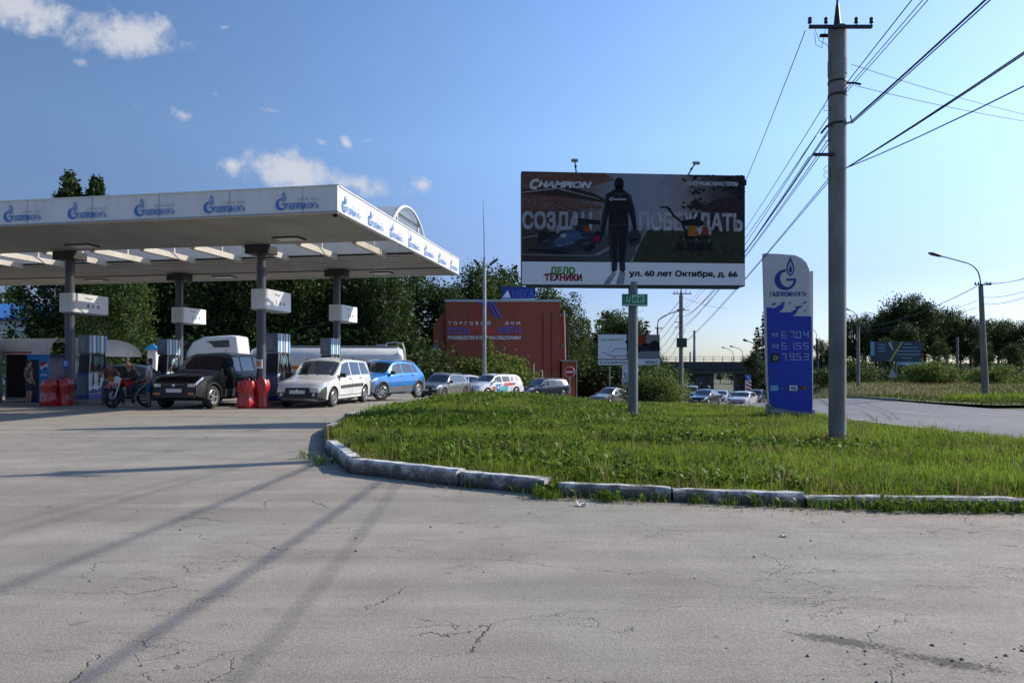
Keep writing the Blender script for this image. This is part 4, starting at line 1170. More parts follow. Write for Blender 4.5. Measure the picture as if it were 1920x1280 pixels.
# racing car seen from the front quarter
for (cx, cy, rx, ry) in ((255, 670, 48, 66), (600, 690, 62, 72), (330, 640, 28, 45), (680, 645, 30, 50)): art(b, ell(cx, cy, rx, ry, 18), K_BLACK, 4)
art(b, [(200, 715), (300, 640), (420, 600), (520, 590), (600, 600), (660, 620), (640, 700), (560, 745), (420, 765), (230, 760)], K_CAR, 5)
art(b, [(330, 690), (420, 610), (520, 585), (560, 640), (480, 700), (380, 730)], K_BLUE, 6)
art(b, [(140, 740), (300, 750), (440, 768), (440, 782), (280, 775), (140, 755)], K_BLACK, 6); art(b, [(520, 500), (700, 515), (700, 550), (520, 540)], K_BLACK, 5)
art(b, [(500, 600), (530, 520), (560, 500), (600, 545), (620, 600)], K_CAR, 6); art(b, ell(552, 525, 22, 24, 12), K_TREE, 7); art(b, [(560, 560), (610, 555), (625, 600), (575, 605)], K_RED, 7)
art(b, [(300, 600), (480, 585), (480, 592), (300, 608)], K_LANE, 7); art(b, ell(408, 640, 25, 18, 14), K_WORD, 8); art(b, ell(672, 660, 22, 26, 10), K_DRED, 7)
# motor cultivator
art(b, [(1170, 400), (1215, 393), (1262, 415), (1258, 426), (1215, 405), (1175, 410)], K_BLACK, 5); art(b, [(1215, 395), (1240, 400), (1300, 475), (1365, 520), (1395, 625), (1380, 630), (1345, 530), (1285, 485)], K_BLACK, 5)
art(b, ell(1440, 525, 88, 34, 16), K_BLACK, 5); art(b, [(1400, 545), (1470, 550), (1470, 630), (1398, 628)], K_ORANGE, 6); art(b, [(1510, 555), (1560, 560), (1565, 610), (1515, 615)], K_RED, 6)
art(b, [(1330, 630), (1560, 628), (1560, 655), (1340, 660)], K_BLACK, 5.5)
for (cx, r) in ((1335, 55), (1420, 62), (1500, 62), (1570, 50)):
    for q in range(5): art(b, [(cx + 8 * math.cos(R(72 * q + 90)), 720 + 8 * math.sin(R(72 * q + 90))), (cx + r * math.cos(R(72 * q)), 720 + r * math.sin(R(72 * q))), (cx + r * .8 * math.cos(R(72 * q + 22)), 720 + r * .8 * math.sin(R(72 * q + 22)))], K_BLACK, 5)
    art(b, ell(cx, 715, r * .55, r * .6, 12), K_BLACK, 4.5)
for i in range(320):      # the crowd in the stand
    a = random.uniform(90, 700); c = random.uniform(345, 440); r = random.uniform(2.5, 5)
    if c < 340 + (a - 90) * .09: continue
    art(b, ell(a, c, r, r * 1.2, 5), random.choice((K_ROOF, K_STAND, K_CAR, K_LANE, K_RED, K_ROOF)), 2 + random.random() * .4)
for i in range(260):      # leaves hanging in from the top right
    a = 1856 - abs(random.gauss(0, 190)); c = 140 + abs(random.gauss(0, 75)) * (1 - (1856 - a) / 700)
    if a < 1180 or c > 330: continue
    r = random.uniform(3, 9); art(b, [(a - r, c), (a, c - r * .6), (a + r, c + r * .3), (a, c + r * .6)], random.choice((K_TREE, K_TREE, K_ROOF)), 3.2 + random.random() * .5)
for i in range(380):      # rough grass of the garden
    a, c = random.uniform(1000, 1850), random.uniform(592, 835)
    if a < 1065 - (c - 585) * .4: continue
    r = random.uniform(6, 16) * (c - 480) / 250; art(b, [(a - 1.5, c), (a + 1.5, c), (a + random.uniform(-6, 6), c - r)], random.choice((K_TREE, K_TREE, K_LAWN, K_BLACK, K_LANE if random.random() < .15 else K_TREE)), 2.3 + random.random() * .5)
for i in range(26): art(b, [(86 + i * 27, 300 + 2.2 * i), (90 + i * 27, 300 + 2.2 * i), (90 + i * 27, 332 + 2 * i), (86 + i * 27, 332 + 2 * i)], K_STAND, 3.4)
for (a, c, w_, h_) in ((430, 705, 60, 5), (330, 720, 80, 4), (520, 660, 70, 4), (560, 700, 50, 5), (250, 690, 40, 4)): art(b, [(a, c), (a + w_, c - 12), (a + w_, c - 12 + h_), (a, c + h_)], K_LANE, 7.5)
for q in range(9): art(b, ell(1360 + 26 * q, 650 + 6 * (q % 3), 8, 8, 8), K_LANE if q % 4 == 0 else K_ROOF, 6.5)
b.build("picture", bb)
def btext(mb, s, a0, a1, cbase, ctop, m, ly, bold=.0, shear=0.0):
    (xa, za), (xb, zb) = px(a0, cbase), px(a1, ctop)
    put_text(mb, s, xa, za, zb - za, m, .028 - .0015 * ly, width=xb - xa, bold=bold, shear=shear)
b = MB(); btext(b, "СОЗДАН", 92, 628, 585, 458, K_WORD, 3.5, .045); b.build("headline_lettering", bb)
b = MB(); btext(b, "ПОБЕЖДАТЬ", 1010, 1835, 580, 450, K_WORD2, 2.2, .045); b.build("headline_lettering", bb)
b = MB(); btext(b, "C", 150, 215, 275, 200, K_PALE, 4, .06, .35); btext(b, "HAMPION", 215, 628, 262, 213, K_PALE, 4, .05, .3); b.build("brand_lettering", bb)
b = MB(); btext(b, "ТЕХНИКА С", 1180, 1375, 228, 198, K_WORD, 4, .02); btext(b, "ГОНОЧНЫМ ХАРАКТЕРОМ", 1385, 1798, 226, 194, K_PALE, 4, .035); b.build("slogan_lettering", bb)
b = MB(); btext(b, "ДЕЛО", 308, 498, 938, 885, K_GREEN, 4, .05); b.build("shop_lettering", bb)
b = MB(); btext(b, "ТЕХНИКИ", 266, 552, 990, 940, K_DRED, 4, .05); art(b, [(245, 955), (290, 935), (290, 950)], K_CAR, 4); b.build("shop_lettering", bb)
b = MB(); btext(b, "ул. 60 лет Октября, д. 66", 930, 1795, 948, 905, K_BLACK, 4, .035); b.build("address_lettering", bb)
# the walking man, seen from behind
b = MB()
art(b, ell(848, 225, 37, 50, 22), K_BLACK, 9); art(b, [(815, 235), (880, 235), (875, 285), (822, 285)], K_BLACK, 9)
art(b, [(822, 265), (780, 290), (742, 312), (735, 380), (715, 470), (708, 560), (738, 575), (755, 500), (768, 440), (765, 560), (768, 650), (775, 760), (792, 838), (838, 838), (836, 740), (845, 625), (848, 740), (850, 838), (893, 838), (905, 740), (916, 640), (922, 540), (917, 430), (935, 480), (955, 560), (985, 555), (975, 440), (955, 370), (942, 312), (905, 290), (876, 265)], K_BLACK, 9)
art(b, [(790, 838), (836, 838), (830, 905), (800, 925), (788, 900)], K_CAR, 9.5); art(b, [(850, 838), (893, 838), (897, 900), (880, 922), (852, 905)], K_CAR, 9.5)
art(b, [(706, 560), (736, 575), (730, 640), (708, 635)], K_BLACK, 9.2); art(b, [(955, 555), (985, 555), (984, 600), (960, 605)], K_BLACK, 9.2)
art(b, ell(970, 648, 52, 62, 24), K_CAR, 10); art(b, ell(962, 665, 30, 30, 16), K_BLACK, 10.5)
art(b, [(788, 925), (830, 925), (775, 1015), (725, 1015)], K_WORD, 4); art(b, [(852, 915), (897, 920), (885, 1015), (822, 1015)], K_WORD, 4)
btext(b, "C", 772, 800, 358, 335, K_PALE, 11, .05, .3); btext(b, "HAMPION", 800, 905, 355, 341, K_PALE, 11, .04, .3)
SUIT = ink("print_suit_light", (.05, .055, .07))
for pts in ([(742, 320), (752, 318), (736, 430), (722, 545), (714, 545), (726, 430)], [(905, 300), (940, 316), (966, 400), (978, 480), (968, 480), (950, 390), (925, 330)], [(772, 600), (782, 600), (792, 760), (800, 830), (792, 830), (780, 740)], [(908, 600), (914, 640), (902, 760), (892, 830), (884, 830), (896, 740)], [(836, 640), (842, 640), (834, 740), (832, 830), (826, 830), (828, 740)], [(790, 300), (905, 300), (895, 308), (800, 308)], [(768, 545), (918, 545), (918, 553), (768, 553)]): art(b, pts, SUIT, 9.6)
art(b, ell(965, 640, 30, 12, 14), SUIT, 11); art(b, [(945, 690), (1000, 670), (1004, 678), (950, 700)], SUIT, 11); art(b, [(835, 300), (862, 300), (858, 330), (840, 330)], SUIT, 9.5)
b.build("printed_man", bb)
for i, (a, lean) in enumerate(((515, -.22), (1400, .3))):
    xx = px(a, 0)[0]; zt = BZ0 + bh
    l_ = MB(); l_.tube([(xx, .1, zt - .02), (xx + lean * .3, -.10, zt + .18), (xx + lean * .4, -.16, zt + .22)], .018, BLACK, 8)
    l_.box((xx + lean * .45, -.2, zt + .24), (.16, .12, .07), STEEL, M=Matrix.Rotation(.5, 4, 'X')); l_.box((xx + lean * .2, -.04, zt + .13), (.05, .05, .05), BLACK)
    l_.build("floodlight", bb, smooth=40)

# green operator plate on the post
gs = thing("green_plate", "small green plate with white slanted letters on the billboard post", "sign", (BX, BY - .02, G(BX, BY)), R(4))
GREEN = mat("green_sign_paint", (0.01, 0.20, 0.10), .4, var=.08)
zc = ZV(563, BY) - G(BX, BY)
b = MB(); b.box((0, -.05, zc), (.68, .03, .32), GREEN); b.build("plate", gs, bevel=.004)
b = MB(); put_text(b, "Ц", -.24, zc - .04, .14, WHITEP, -.068, width=.13, bold=.01, shear=.3)
b.box((.09, -.067, zc + .035), (.33, .003, .2), mat("sign_pale_green", (.35, .62, .5), .5))
put_text(b, "е", -.05, zc - .03, .15, GREEN, -.071, width=.11, bold=.03, shear=.2); put_text(b, "в", .10, zc - .03, .15, GREEN, -.071, width=.11, bold=.03, shear=.2)
b.build("lettering", gs)
b = MB()
for i in range(15): b.box((-.30 + i * .043, -.067, zc - .13), (.028, .003, .03), WHITEP)
b.build("small_print", gs)

# ------------------------------------------------------------------ price stele
SX, SY = 8.98, 22.0
st = thing("price_stele", "tall white and blue petrol price stele with three prices standing in the grass", "price sign", (SX, SY, G(SX, SY)), R(-9))
g0 = G(SX, SY)
def sp(u, v): return (XU(u, SY) - SX, ZV(v, SY) - g0)
STW = mat("stele_white", (0.60, 0.60, 0.61), .45, var=.06, scale=1.5)
STB = mat("stele_blue", (0.006, 0.040, 0.42), .5, var=.06, scale=1.5)
STG = mat("stele_grey", (0.40, 0.40, 0.38), .5, var=.1, scale=2)
outl = [sp(1432, 475), sp(1462, 477), sp(1488, 480), sp(1500, 486), sp(1508, 494), sp(1513, 506), sp(1514.5, 520), sp(1519, 774), sp(1480, 770), sp(1446, 763), sp(1441, 755), sp(1438, 700)]
b = MB(); b.prism(outl, -.17, .10, STW); b.build("front_shell", st, bevel=.01)
b = MB(); b.prism([sp(1441, 757), sp(1441, 786), sp(1524, 786), sp(1524, 508), sp(1470, 508), sp(1460, 757)], .102, .36, STG)
b.prism([sp(1447, 766), sp(1447, 789), sp(1524, 789), sp(1524, 766)], -.13, .1, STG)
b.build("back_shell", st, bevel=.008)
b = MB(); b.box((0, .1, -.03), (1.7, .8, .12), CONCRETE); b.build("plinth", st)
b = MB()
bl = [sp(1437, 576), sp(1450, 578), sp(1462, 572), sp(1470, 570), sp(1466, 580), sp(1459, 586), sp(1480, 586), sp(1496, 576), sp(1490, 588), sp(1484, 593), sp(1517, 594), sp(1518.5, 773), sp(1480, 769), sp(1447, 762), sp(1442, 754), sp(1439.5, 700)]
b.prism(bl, -.176, -.171, STB)
for (a, c, w_) in ((1446, 569, 9), (1462, 567, 9), (1476, 567, 6), (1487, 575, 14), (1501, 567, 8), (1503, 582, 6)):
    b.prism([sp(a, c + 4), sp(a + 3, c), sp(a + w_, c - 1), sp(a + w_ - 3, c + 3)], -.178, -.172, STB)
b.build("blue_panel", st)
b = MB()
(xa, za), (xb, zb) = sp(1453, 545), sp(1494, 482)
flame_logo(b, xa - .04, za, zb - za, NAVY, STW, -.174)
b.build("flame_emblem", st)
b = MB(); (xa, za), (xb, zb) = sp(1444, 556), sp(1508, 548)
put_text(b, "ГАЗПРОМ", xa, za, zb - za, NAVY, -.174, width=(xb - xa) * .58, bold=.05); put_text(b, "НЕФТЬ", xa + (xb - xa) * .6, za, zb - za, NAVY, -.174, width=(xb - xa) * .4, bold=.02)
b.build("name_lettering", st)
DIG = mat("price_segment", (0.62, 0.64, 0.68), .4, var=.05)
SEG = {'0': 'abcdef', '1': 'bc', '2': 'abged', '3': 'abgcd', '4': 'fgbc', '5': 'afgcd', '6': 'afgedc', '7': 'abc', '8': 'abcdefg', '9': 'abcdfg'}
def digit(mb, ch, x, z, w, h, m, y):
    t = h * .10; hh = h / 2
    g_ = {'a': (x, z + h - t, x + w, z + h), 'd': (x, z, x + w, z + t), 'g': (x, z + hh - t / 2, x + w, z + hh + t / 2), 'b': (x + w - t, z + hh, x + w, z + h), 'c': (x + w - t, z, x + w, z + hh), 'f': (x, z + hh, x + t, z + h), 'e': (x, z, x + t, z + hh)}
    for q, sg in enumerate(SEG[ch]):
        x0, z0, x1, z1 = g_[sg]; yy = y - .0006 * q; p = .012
        mb.poly([(x0 + p * .3, yy, z0 + p * .3), (x1 - p * .3, yy, z0 + p * .3), (x1 - p * .3, yy, z1 - p * .3), (x0 + p * .3, yy, z1 - p * .3)], m)
for (lab, s, v) in (("95", "67.04", 634), ("92", "61.55", 655), ("D", "79.53", 675)):
    us = [1464, 1478, 1490, 1503]; ds = s.replace('.', '')
    for u, ch in zip(us, ds):
        b = MB(); (xa, za), (xb, zb) = sp(u, v), sp(u + 8.5, v - 12.5); digit(b, ch, xa, za, xb - xa, zb - za, DIG, -.180); b.build('price_digit', st)
    b = MB(); (xa, za), (xb, zb) = sp(1487.5, v), sp(1489, v - 1.6); b.poly([(xa, -.181, za), (xb, -.181, za), (xb, -.181, zb), (xa, -.181, zb)], DIG)
    b.build("decimal_point", st)
    b = MB(); (xa, za), (xb, zb) = sp(1447, v - 2), sp(1459, v - 10)
    if lab == "D":
        (xc, zc_), (xd, zd) = sp(1444, v + 4), sp(1460, v - 13); b.box(((xc + xd) / 2, -.179, (zc_ + zd) / 2), (xd - xc, .006, zd - zc_), BLACK)
        put_text(b, "D", xa + .05, za - .03, zb - za, mat("grade_yellow", (.6, .55, .35), .4), -.184, bold=.02)
    else: put_text(b, lab, xa, za, zb - za, mat("grade_text", (.25, .33, .5), .4), -.180, width=xb - xa, bold=.02, shear=.2)
    b.build("grade_lettering", st)
b = MB()
for (u, m_) in ((1444, PLB), (1478, WHITEP)):
    (xa, za), (xb, zb) = sp(u, 732), sp(u + 14, 722); b.poly([(xa, -.181, za), (xb, -.181, za), (xb, -.181, zb), (xa, -.181, zb)], m_)
(xa, za), (xb, zb) = sp(1480, 730), sp(1490.5, 724); put_text(b, "VISA", xa, za, zb - za, NAVY, -.184, width=xb - xa, bold=.03)
for (u, m_) in ((1499, K_RED), (1506, K_ORANGE)):
    (xa, za) = sp(u, 727); b.poly([(xa + .06 * math.cos(i * PI / 8), -.181 - (.001 if m_ is K_ORANGE else 0), za + .06 * math.sin(i * PI / 8)) for i in range(16)], m_)
(xa, za) = sp(1465, 728); b.box((xa, -.181, za), (.07, .002, .02), PLB); b.box((xa + .12, -.181, za + .02), (.03, .002, .05), K_ORANGE)
b.build("payment_signs", st)

# ------------------------------------------------------------------ no-entry sign by the building
NX, NY = 3.8, 45.0
o = thing("no_entry_sign", "round red no-entry sign with a white bar on a thin grey post", "road sign", (NX, NY, G(NX, NY)), R(-4))
h_ = ZV(697, NY) - G(NX, NY)
b = MB(); b.cyl((0, 0, -.1), .03, h_ + .1, STEEL, 8); b.build("post", o, smooth=40)
REDS = mat("sign_red", (.42, .012, .014), .4, var=.06)
b = MB(); b.lathe([(0, -.05), (.34, -.05), (.35, -.04), (.35, -.03), (0, -.03)], WHITEP, 32, 'Y', (0, 0, h_)); b.lathe([(0, -.053), (.325, -.053), (.325, -.051)], REDS, 32, 'Y', (0, 0, h_)); d_ = b.build("disc", o, smooth=30)
b = MB(); b.box((0, -.058, h_), (.5, .006, .12), WHITEP); b.build("bar", d_)

# ------------------------------------------------------------------ second billboard behind the post
S2 = 57.0
x_a, x_b = XU(1121, S2), XU(1238, S2); xm = (x_a + x_b) / 2
g2 = G(xm, S2)
o = thing("billboard", "small white billboard with route lines and a dark tractor photo behind the grey post", "billboard", (xm, S2, g2), R(3))
z0, z1 = ZV(684, S2) - g2, ZV(627, S2) - g2; w2 = x_b - x_a
b = MB(); b.box((0, .1, (z0 + z1) / 2), (w2, .16, z1 - z0), DKGREY); b.build("frame", o)
b = MB()
def qd(mb, x0, x1, za, zb, m, y): mb.poly([(x0, y, za), (x1, y, za), (x1, y, zb), (x0, y, zb)], m)
K2W = mat("poster_white", (.62, .66, .74), .4, var=.08)
qd(b, -w2 / 2, -w2 * .04, z0, z1, K2W, .015); b.build("poster", o)
b = MB(); qd(b, -w2 * .04, w2 / 2, z0 + .5, z1, K_CAR, .015); qd(b, -w2 * .04, w2 / 2, z0 + .5, z0 + 1.15, K_LANE, .012); qd(b, w2 * .12, w2 * .28, z0 + 1.6, z1, K_RED, .011); qd(b, w2 * .28, w2 / 2, z0 + 1.8, z1, K_LANE, .012)
for i in range(14): 
    cx, cz = random.uniform(-w2 * .03, w2 * .45), random.uniform(z0 + 1.0, z0 + 2.0); r = random.uniform(.15, .4)
    b.poly([(cx + r * math.cos(k * PI / 4), .009 - .0006 * i, cz + r * .7 * math.sin(k * PI / 4)) for k in range(8)], K_BLACK)
qd(b, -w2 * .04, w2 / 2, z0, z0 + .5, K2W, .012); b.build("photo_print", o)
b = MB()
put_text(b, "ул. ДТ Чайковского 7в", -w2 * .45, z1 - .5, .16, K_GREEN, .008, width=w2 * .36, bold=.02)
for (p, q_) in (((-.42, .42), (-.28, .30)), ((-.28, .30), (.0, .30)), ((-.28, .42), (-.2, .55)), ((-.2, .55), (.0, .5)), ((-.25, .30), (-.22, .22))):
    b.tube([(p[0] * w2, .006, z0 + p[1] * (z1 - z0)), (q_[0] * w2, .006, z0 + q_[1] * (z1 - z0))], .02, INK, 4)
qd(b, -w2 / 2, w2 * .1, z0 + .42, z0 + .5, K_RED, .006); put_text(b, "РЕМОНТ", w2 * .27, z0 + .1, .25, INK, .006, width=w2 * .2, bold=.03)
for i in range(9): qd(b, -w2 * .47 + i * .32, -w2 * .47 + i * .32 + .22, z0 + .15, z0 + .25, INK, .006)
b.build("print_lines", o)
for xx, m_ in ((-w2 * .31, STEEL), (w2 * .14, WHITEP), (w2 * .47, STEEL)):
    b = MB(); b.cyl((xx, .12, -.3), .06, z0 + .35, m_, 10); b.build("post", o, smooth=40)
b = MB(); b.box((-w2 * .02, .14, z0 / 2), (.62 * 1.4, .12, z0), K2W); b.build("wide_leg", o)

# ------------------------------------------------------------------ dark billboard across the road
S3 = 76.0
x_a, x_b = XU(1636, S3), XU(1726, S3); xm = (x_a + x_b) / 2; g3 = G(xm, S3)
o = thing("billboard", "dark teal billboard with a yellow diagonal stripe across the road before the trees", "billboard", (xm, S3, g3), R(-6))
z0, z1 = ZV(678, S3) - g3, ZV(640, S3) - g3; w2 = x_b - x_a
TEAL = mat("poster_teal", (.03, .055, .085), .35, var=.15); TEAL2 = mat("poster_cyan", (.16, .36, .55), .35, var=.1)
b = MB(); b.box((0, .1, (z0 + z1) / 2), (w2, .18, z1 - z0), DKGREY); b.cyl((0, .15, -.3), .14, z0 + .4, POSTM, 12); b.build("frame", o)
b = MB(); qd(b, -w2 / 2, w2 / 2, z0, z1, TEAL, .005); b.build("poster", o)
b = MB(); YEL = mat("poster_yellow", (.35, .36, .05), .4)
b.poly([(-w2 * .16, .0, z0), (-w2 * .11, .0, z0), (w2 * .14, .0, z1), (w2 * .09, .0, z1)], YEL)
b.poly([(-w2 * .17, .001, z1 - .1), (-w2 * .11, .001, z1 - .1), (-w2 * .06, .001, z0 + 1.3), (-w2 * .09, .001, z0 + 1.3)], K_PALE)
qd(b, -w2 / 2 - .1, -w2 * .44, z0 + .7, z1, TEAL2, .0)
for i, (a, c) in enumerate(((.14, .30), (.12, .42), (.02, .46), (.02, .46), (.10, .3))): qd(b, w2 * a, w2 * c, z1 - .35 - .38 * i, z1 - .25 - .38 * i, TEAL2, .001)
for i in range(3): qd(b, -w2 * .36, -w2 * .22, z1 - .4 - .35 * i, z1 - .3 - .35 * i, TEAL2, .001)
b.build("print_lines", o)
b = MB(); b.box((w2 * .28, .02, z0 - .22), (w2 * .46, .08, .44), TEAL2)
for i in range(6): b.box((w2 * .12 + i * .28, -.024, z0 - .2), (.2, .004, .14), WHITEP)
b.build("name_plate", o)
# triangular road sign seen near the far verge
o = thing("warning_sign", "small triangular warning sign on a thin post before the dark billboard", "road sign", (XU(1673, 55), 55, G(XU(1673, 55), 55)), 0)
hh = ZV(700, 55) - G(XU(1673, 55), 55)
b = MB(); b.cyl((0, 0, -.2), .03, hh + .2, STEEL, 8); b.build("post", o)
b = MB(); b.prism([(-.38, hh - .3), (.38, hh - .3), (0, hh + .38)], -.06, -.04, STEEL); b.build("plate", o)
# ------------------------------------------------------------------ buildings
def brick_mat(name, c1, c2, mortar, sc=1.0):
    m, nt, N, L, b = M_(name)
    tcn = N.new("ShaderNodeTexCoord")
    sp_ = N.new("ShaderNodeSeparateXYZ"); L.new(tcn.outputs['Object'], sp_.inputs[0])
    cb = N.new("ShaderNodeCombineXYZ")
    ad = N.new("ShaderNodeMath"); ad.operation = 'ADD'; L.new(sp_.outputs[0], ad.inputs[0]); L.new(sp_.outputs[1], ad.inputs[1])
    L.new(ad.outputs[0], cb.inputs[0]); L.new(sp_.outputs[2], cb.inputs[1])
    bt = N.new("ShaderNodeTexBrick"); bt.inputs['Scale'].default_value = 1.0; L.new(cb.outputs[0], bt.inputs['Vector'])
    bt.inputs['Brick Width'].default_value = .26 * sc; bt.inputs['Row Height'].default_value = .08 * sc; bt.inputs['Mortar Size'].default_value = .008
    bt.inputs['Color1'].default_value = (*c1, 1); bt.inputs['Color2'].default_value = (*c2, 1); bt.inputs['Mortar'].default_value = (*mortar, 1)
    no = N.new("ShaderNodeTexNoise"); no.inputs['Scale'].default_value = .5; no.inputs['Detail'].default_value = 6; L.new(tcn.outputs['Object'], no.inputs['Vector'])
    mr = N.new("ShaderNodeMapRange"); mr.inputs['To Min'].default_value = .7; mr.inputs['To Max'].default_value = 1.25; L.new(no.outputs[0], mr.inputs['Value'])
    vm = N.new("ShaderNodeVectorMath"); vm.operation = 'SCALE'; L.new(bt.outputs[0], vm.inputs[0]); L.new(mr.outputs[0], vm.inputs['Scale'])
    L.new(vm.outputs[0], b.inputs['Base Color']); b.inputs['Roughness'].default_value = .9
    return m
BRICK = brick_mat("red_brick", (.38, .088, .05), (.30, .07, .043), (.22, .09, .065))
BY_ = 65.0
bx0, bx1 = XU(836, BY_), XU(1050, BY_); zb_ = -2.4; zt_ = ZV(566, BY_)
bd = thing("brick_building", "red brick block with big trade lettering on its windowless front, behind the queue of cars", "building", (bx0, BY_, 0), 0)
wd = bx1 - bx0
b = MB(); b.box((wd / 2, 6, (zb_ + zt_) / 2), (wd, 12, zt_ - zb_), BRICK)
b.prism([(-1.25, zb_), (-.002, zb_), (-.002, zt_ - .6), (-1.25, zt_ - 2.2)], .3, 9, BRICK)
xr = XU(1066, BY_) - bx0
b.box(((wd + xr) / 2 + .002, 7, (zb_ + zt_ - 1.1) / 2), (xr - wd, 8, zt_ - 1.1 - zb_), BRICK)
b.build("wall", bd)
b = MB(); b.box((wd / 2, 5.95, zt_ + .11), (wd + .24, 12.2, .22), mat("parapet_metal", (.42, .46, .5), .5, var=.1)); b.box(((wd + xr) / 2 + .12, 7, zt_ - 1.02), (xr - wd + .1, 8.1, .14), STEEL); b.build("roof_edge", bd)
b = MB(); b.tube([(xr - .22, 2.86, zt_ - .6), (xr - .1, 2.86, zb_ + 4)], .09, STEEL, 10); b.build("downpipe", bd)
px0, px1 = XU(1052, BY_) - bx0, XU(1079, BY_) - bx0; pz = ZV(678, BY_)
b = MB(); b.box(((px0 + px1) / 2, 1.0, (zb_ + pz) / 2), (px1 - px0 - .1, 3, pz - zb_), BRICK); po = b.build("porch", bd)
b = MB(); b.box(((px0 + px1) / 2, .95, pz + .08), (px1 - px0 + .2, 3.2, .14), STEEL); b.tube([(px1 + .05, -.6, pz), (px1 + .05, -.6, zb_)], .04, STEEL, 8); b.build("porch_roof", po)
b = MB(); b.box((px0 + .42, -.52, -.6), (.55, .06, 1.0), GLASS); b.build("window", bd)
b = MB(); b.box((wd + .5, 2.98, 3.2), (.5, .06, .5), GLASS); b.build("window", bd)
b = MB(); b.box((.55 - 1.6, .28, ZV(651, BY_)), (.4, .1, .6), STEEL); b.build("wall_box", bd)
b = MB()
for xx in (XU(1018, BY_) - bx0, XU(1034, BY_) - bx0): b.tube([(xx, -.06, zt_ - 1.0), (xx, -.06, zb_ + 1)], .03, BLACK, 6)
b.build("wall_cable", bd)
FR, FBL, FW = mat("facade_red", (.68, .06, .05), .4), mat("facade_blue", (.07, .13, .70), .4), mat("facade_white", (.86, .88, .92), .4)
b = MB()
def fp(u, v): return (XU(u, BY_) - bx0, ZV(v, BY_))
def stroke(pts, m, r=.06, y=-.05): b.tube([(fp(*p)[0], y, fp(*p)[1]) for p in pts], r, m, 6)
stroke([(896, 568), (879, 596), (903, 596)], FR); stroke([(898, 574), (888, 590), (904, 590)], FR, .04)
stroke([(894, 568), (926, 568)], FBL, .07); stroke([(909, 569), (909, 590)], FBL, .07); stroke([(902, 573), (922, 573)], FBL, .05)
stroke([(923, 568), (940, 596)], FBL, .08); stroke([(920, 574), (931, 596)], FBL, .09); stroke([(916, 586), (926, 586)], FBL, .05)
b.build("emblem", bd)
def wall_text(s, u0, u1, v0, v1, m, bold=0.0, spacing=1.0):
    b = MB(); (xa, za), (xb, zb) = fp(u0, v0), fp(u1, v1)
    put_text(b, s, xa, za, zb - za, m, -.03, width=xb - xa, bold=bold, spacing=spacing); b.build("wall_lettering", bd)
wall_text("ТОРГОВЫЙ", 841, 919, 609, 603, FW, .02, 2.0); wall_text("ДОМ", 947, 975, 608, 603, FW, .02, 1.8)
wall_text("СПЕЦ", 840, 880, 625, 614, FBL, .02); wall_text("ТРАНС", 881, 933, 625, 614, FR, .02); wall_text("АВТО", 934, 976, 624, 613, FBL, .02)
wall_text("ПРОИЗВОДСТВО И ПРОДАЖА СПЕЦТЕХНИКИ", 840, 976, 636, 630, FW, .03)
rs = thing("roof_sign", "dark blue sign with a white mountain standing on the brick building's roof", "sign", (XU(940, 66), 66, zt_ + .2), 0)
b = MB(); ww = XU(1004, 66) - XU(940, 66); hh = 1.15; b.box((ww / 2, 0, hh / 2 + .22), (ww, .1, hh), NAVY); b.build("panel", rs)
b = MB(); b.box((ww / 2, -.02, .1), (ww, .12, .2), WHITEP); b.build("base_strip", rs)
b = MB(); b.poly([(.08, -.053, .3), (.9, -.053, .3), (.62, -.053, 1.05), (.45, -.053, .8)], FW); put_text(b, "МЕГА", 1.05, .36, .7, mat("sign_mid_blue", (.05, .09, .42), .4), -.054, width=2.1, bold=.04); b.build("lettering", rs)
for i, u in enumerate((969, 1001, 1017)):
    o = thing("bollard_post", "thin pale post standing in the grass before the brick wall", "post", (XU(u, 58), 58, G(XU(u, 58), 58)), 0, "thin posts before the brick wall")
    b = MB(); b.cyl((0, 0, -.1), .035, 3.1 - .35 * i, WHITEP, 8); b.cyl((0, 0, 3.0 - .35 * i), .05, .03, STEEL, 8); b.build("shaft", o)

# kiosk with rounded awning roof
KY = 26.0
kx0, kx1 = XU(9, KY), XU(122, KY); kz = G(kx0, KY)
ki = thing("kiosk", "small beige kiosk with a rounded awning roof behind the left pump", "kiosk", (kx0, KY, 0), R(-4))
KW = mat("kiosk_wall", (.50, .47, .42), .6, var=.12, scale=1.5); KR = mat("kiosk_awning", (.74, .68, .57), .6, var=.15, scale=2, dirt=(.55, .49, .41)); KRD = mat("kiosk_red", (.40, .06, .05), .5)
w_ = kx1 - kx0; ze = ZV(664, KY)
b = MB(); b.box((w_ / 2, 1.25, ze / 2 + .02), (w_, 2.5, ze - .04), KW); b.build("wall", ki, bevel=.02)
b = MB(); b.box((w_ * .3, -.02, 1.0), (w_ * .5, .06, 1.7), BLACK); b.build("window", ki)
def awn(n=8): return [( -.55 * math.sin(R(90 * i / n)) , .62 * math.cos(R(90 * i / n))) for i in range(n + 1)]
b = MB(); vs = []; pr = awn()
for xx in (-.1, w_ * .62, w_ * .98): vs += [(xx, p[0] - .0, ze + p[1] - .02) for p in pr]
n = len(pr); b.add(vs, [(r * n + i, r * n + i + 1, (r + 1) * n + i + 1, (r + 1) * n + i) for r in range(2) for i in range(n - 1)], KR)
b.box((w_ * .44, 1.25, ze + .57), (w_ * 1.08, 2.5, .06), KR); b.build("front_awning", ki, smooth=40)
b = MB(); vs = []
pr = [(1.35 * math.sin(R(90 * i / 10)), .72 * math.cos(R(90 * i / 10))) for i in range(11)]
for yy in (.1, 2.6): vs += [(w_ + p[0] + .15, yy, ze + p[1] - .08) for p in pr]
b.add(vs, [(i, i + 1, 11 + i + 1, 11 + i) for i in range(10)], KR)
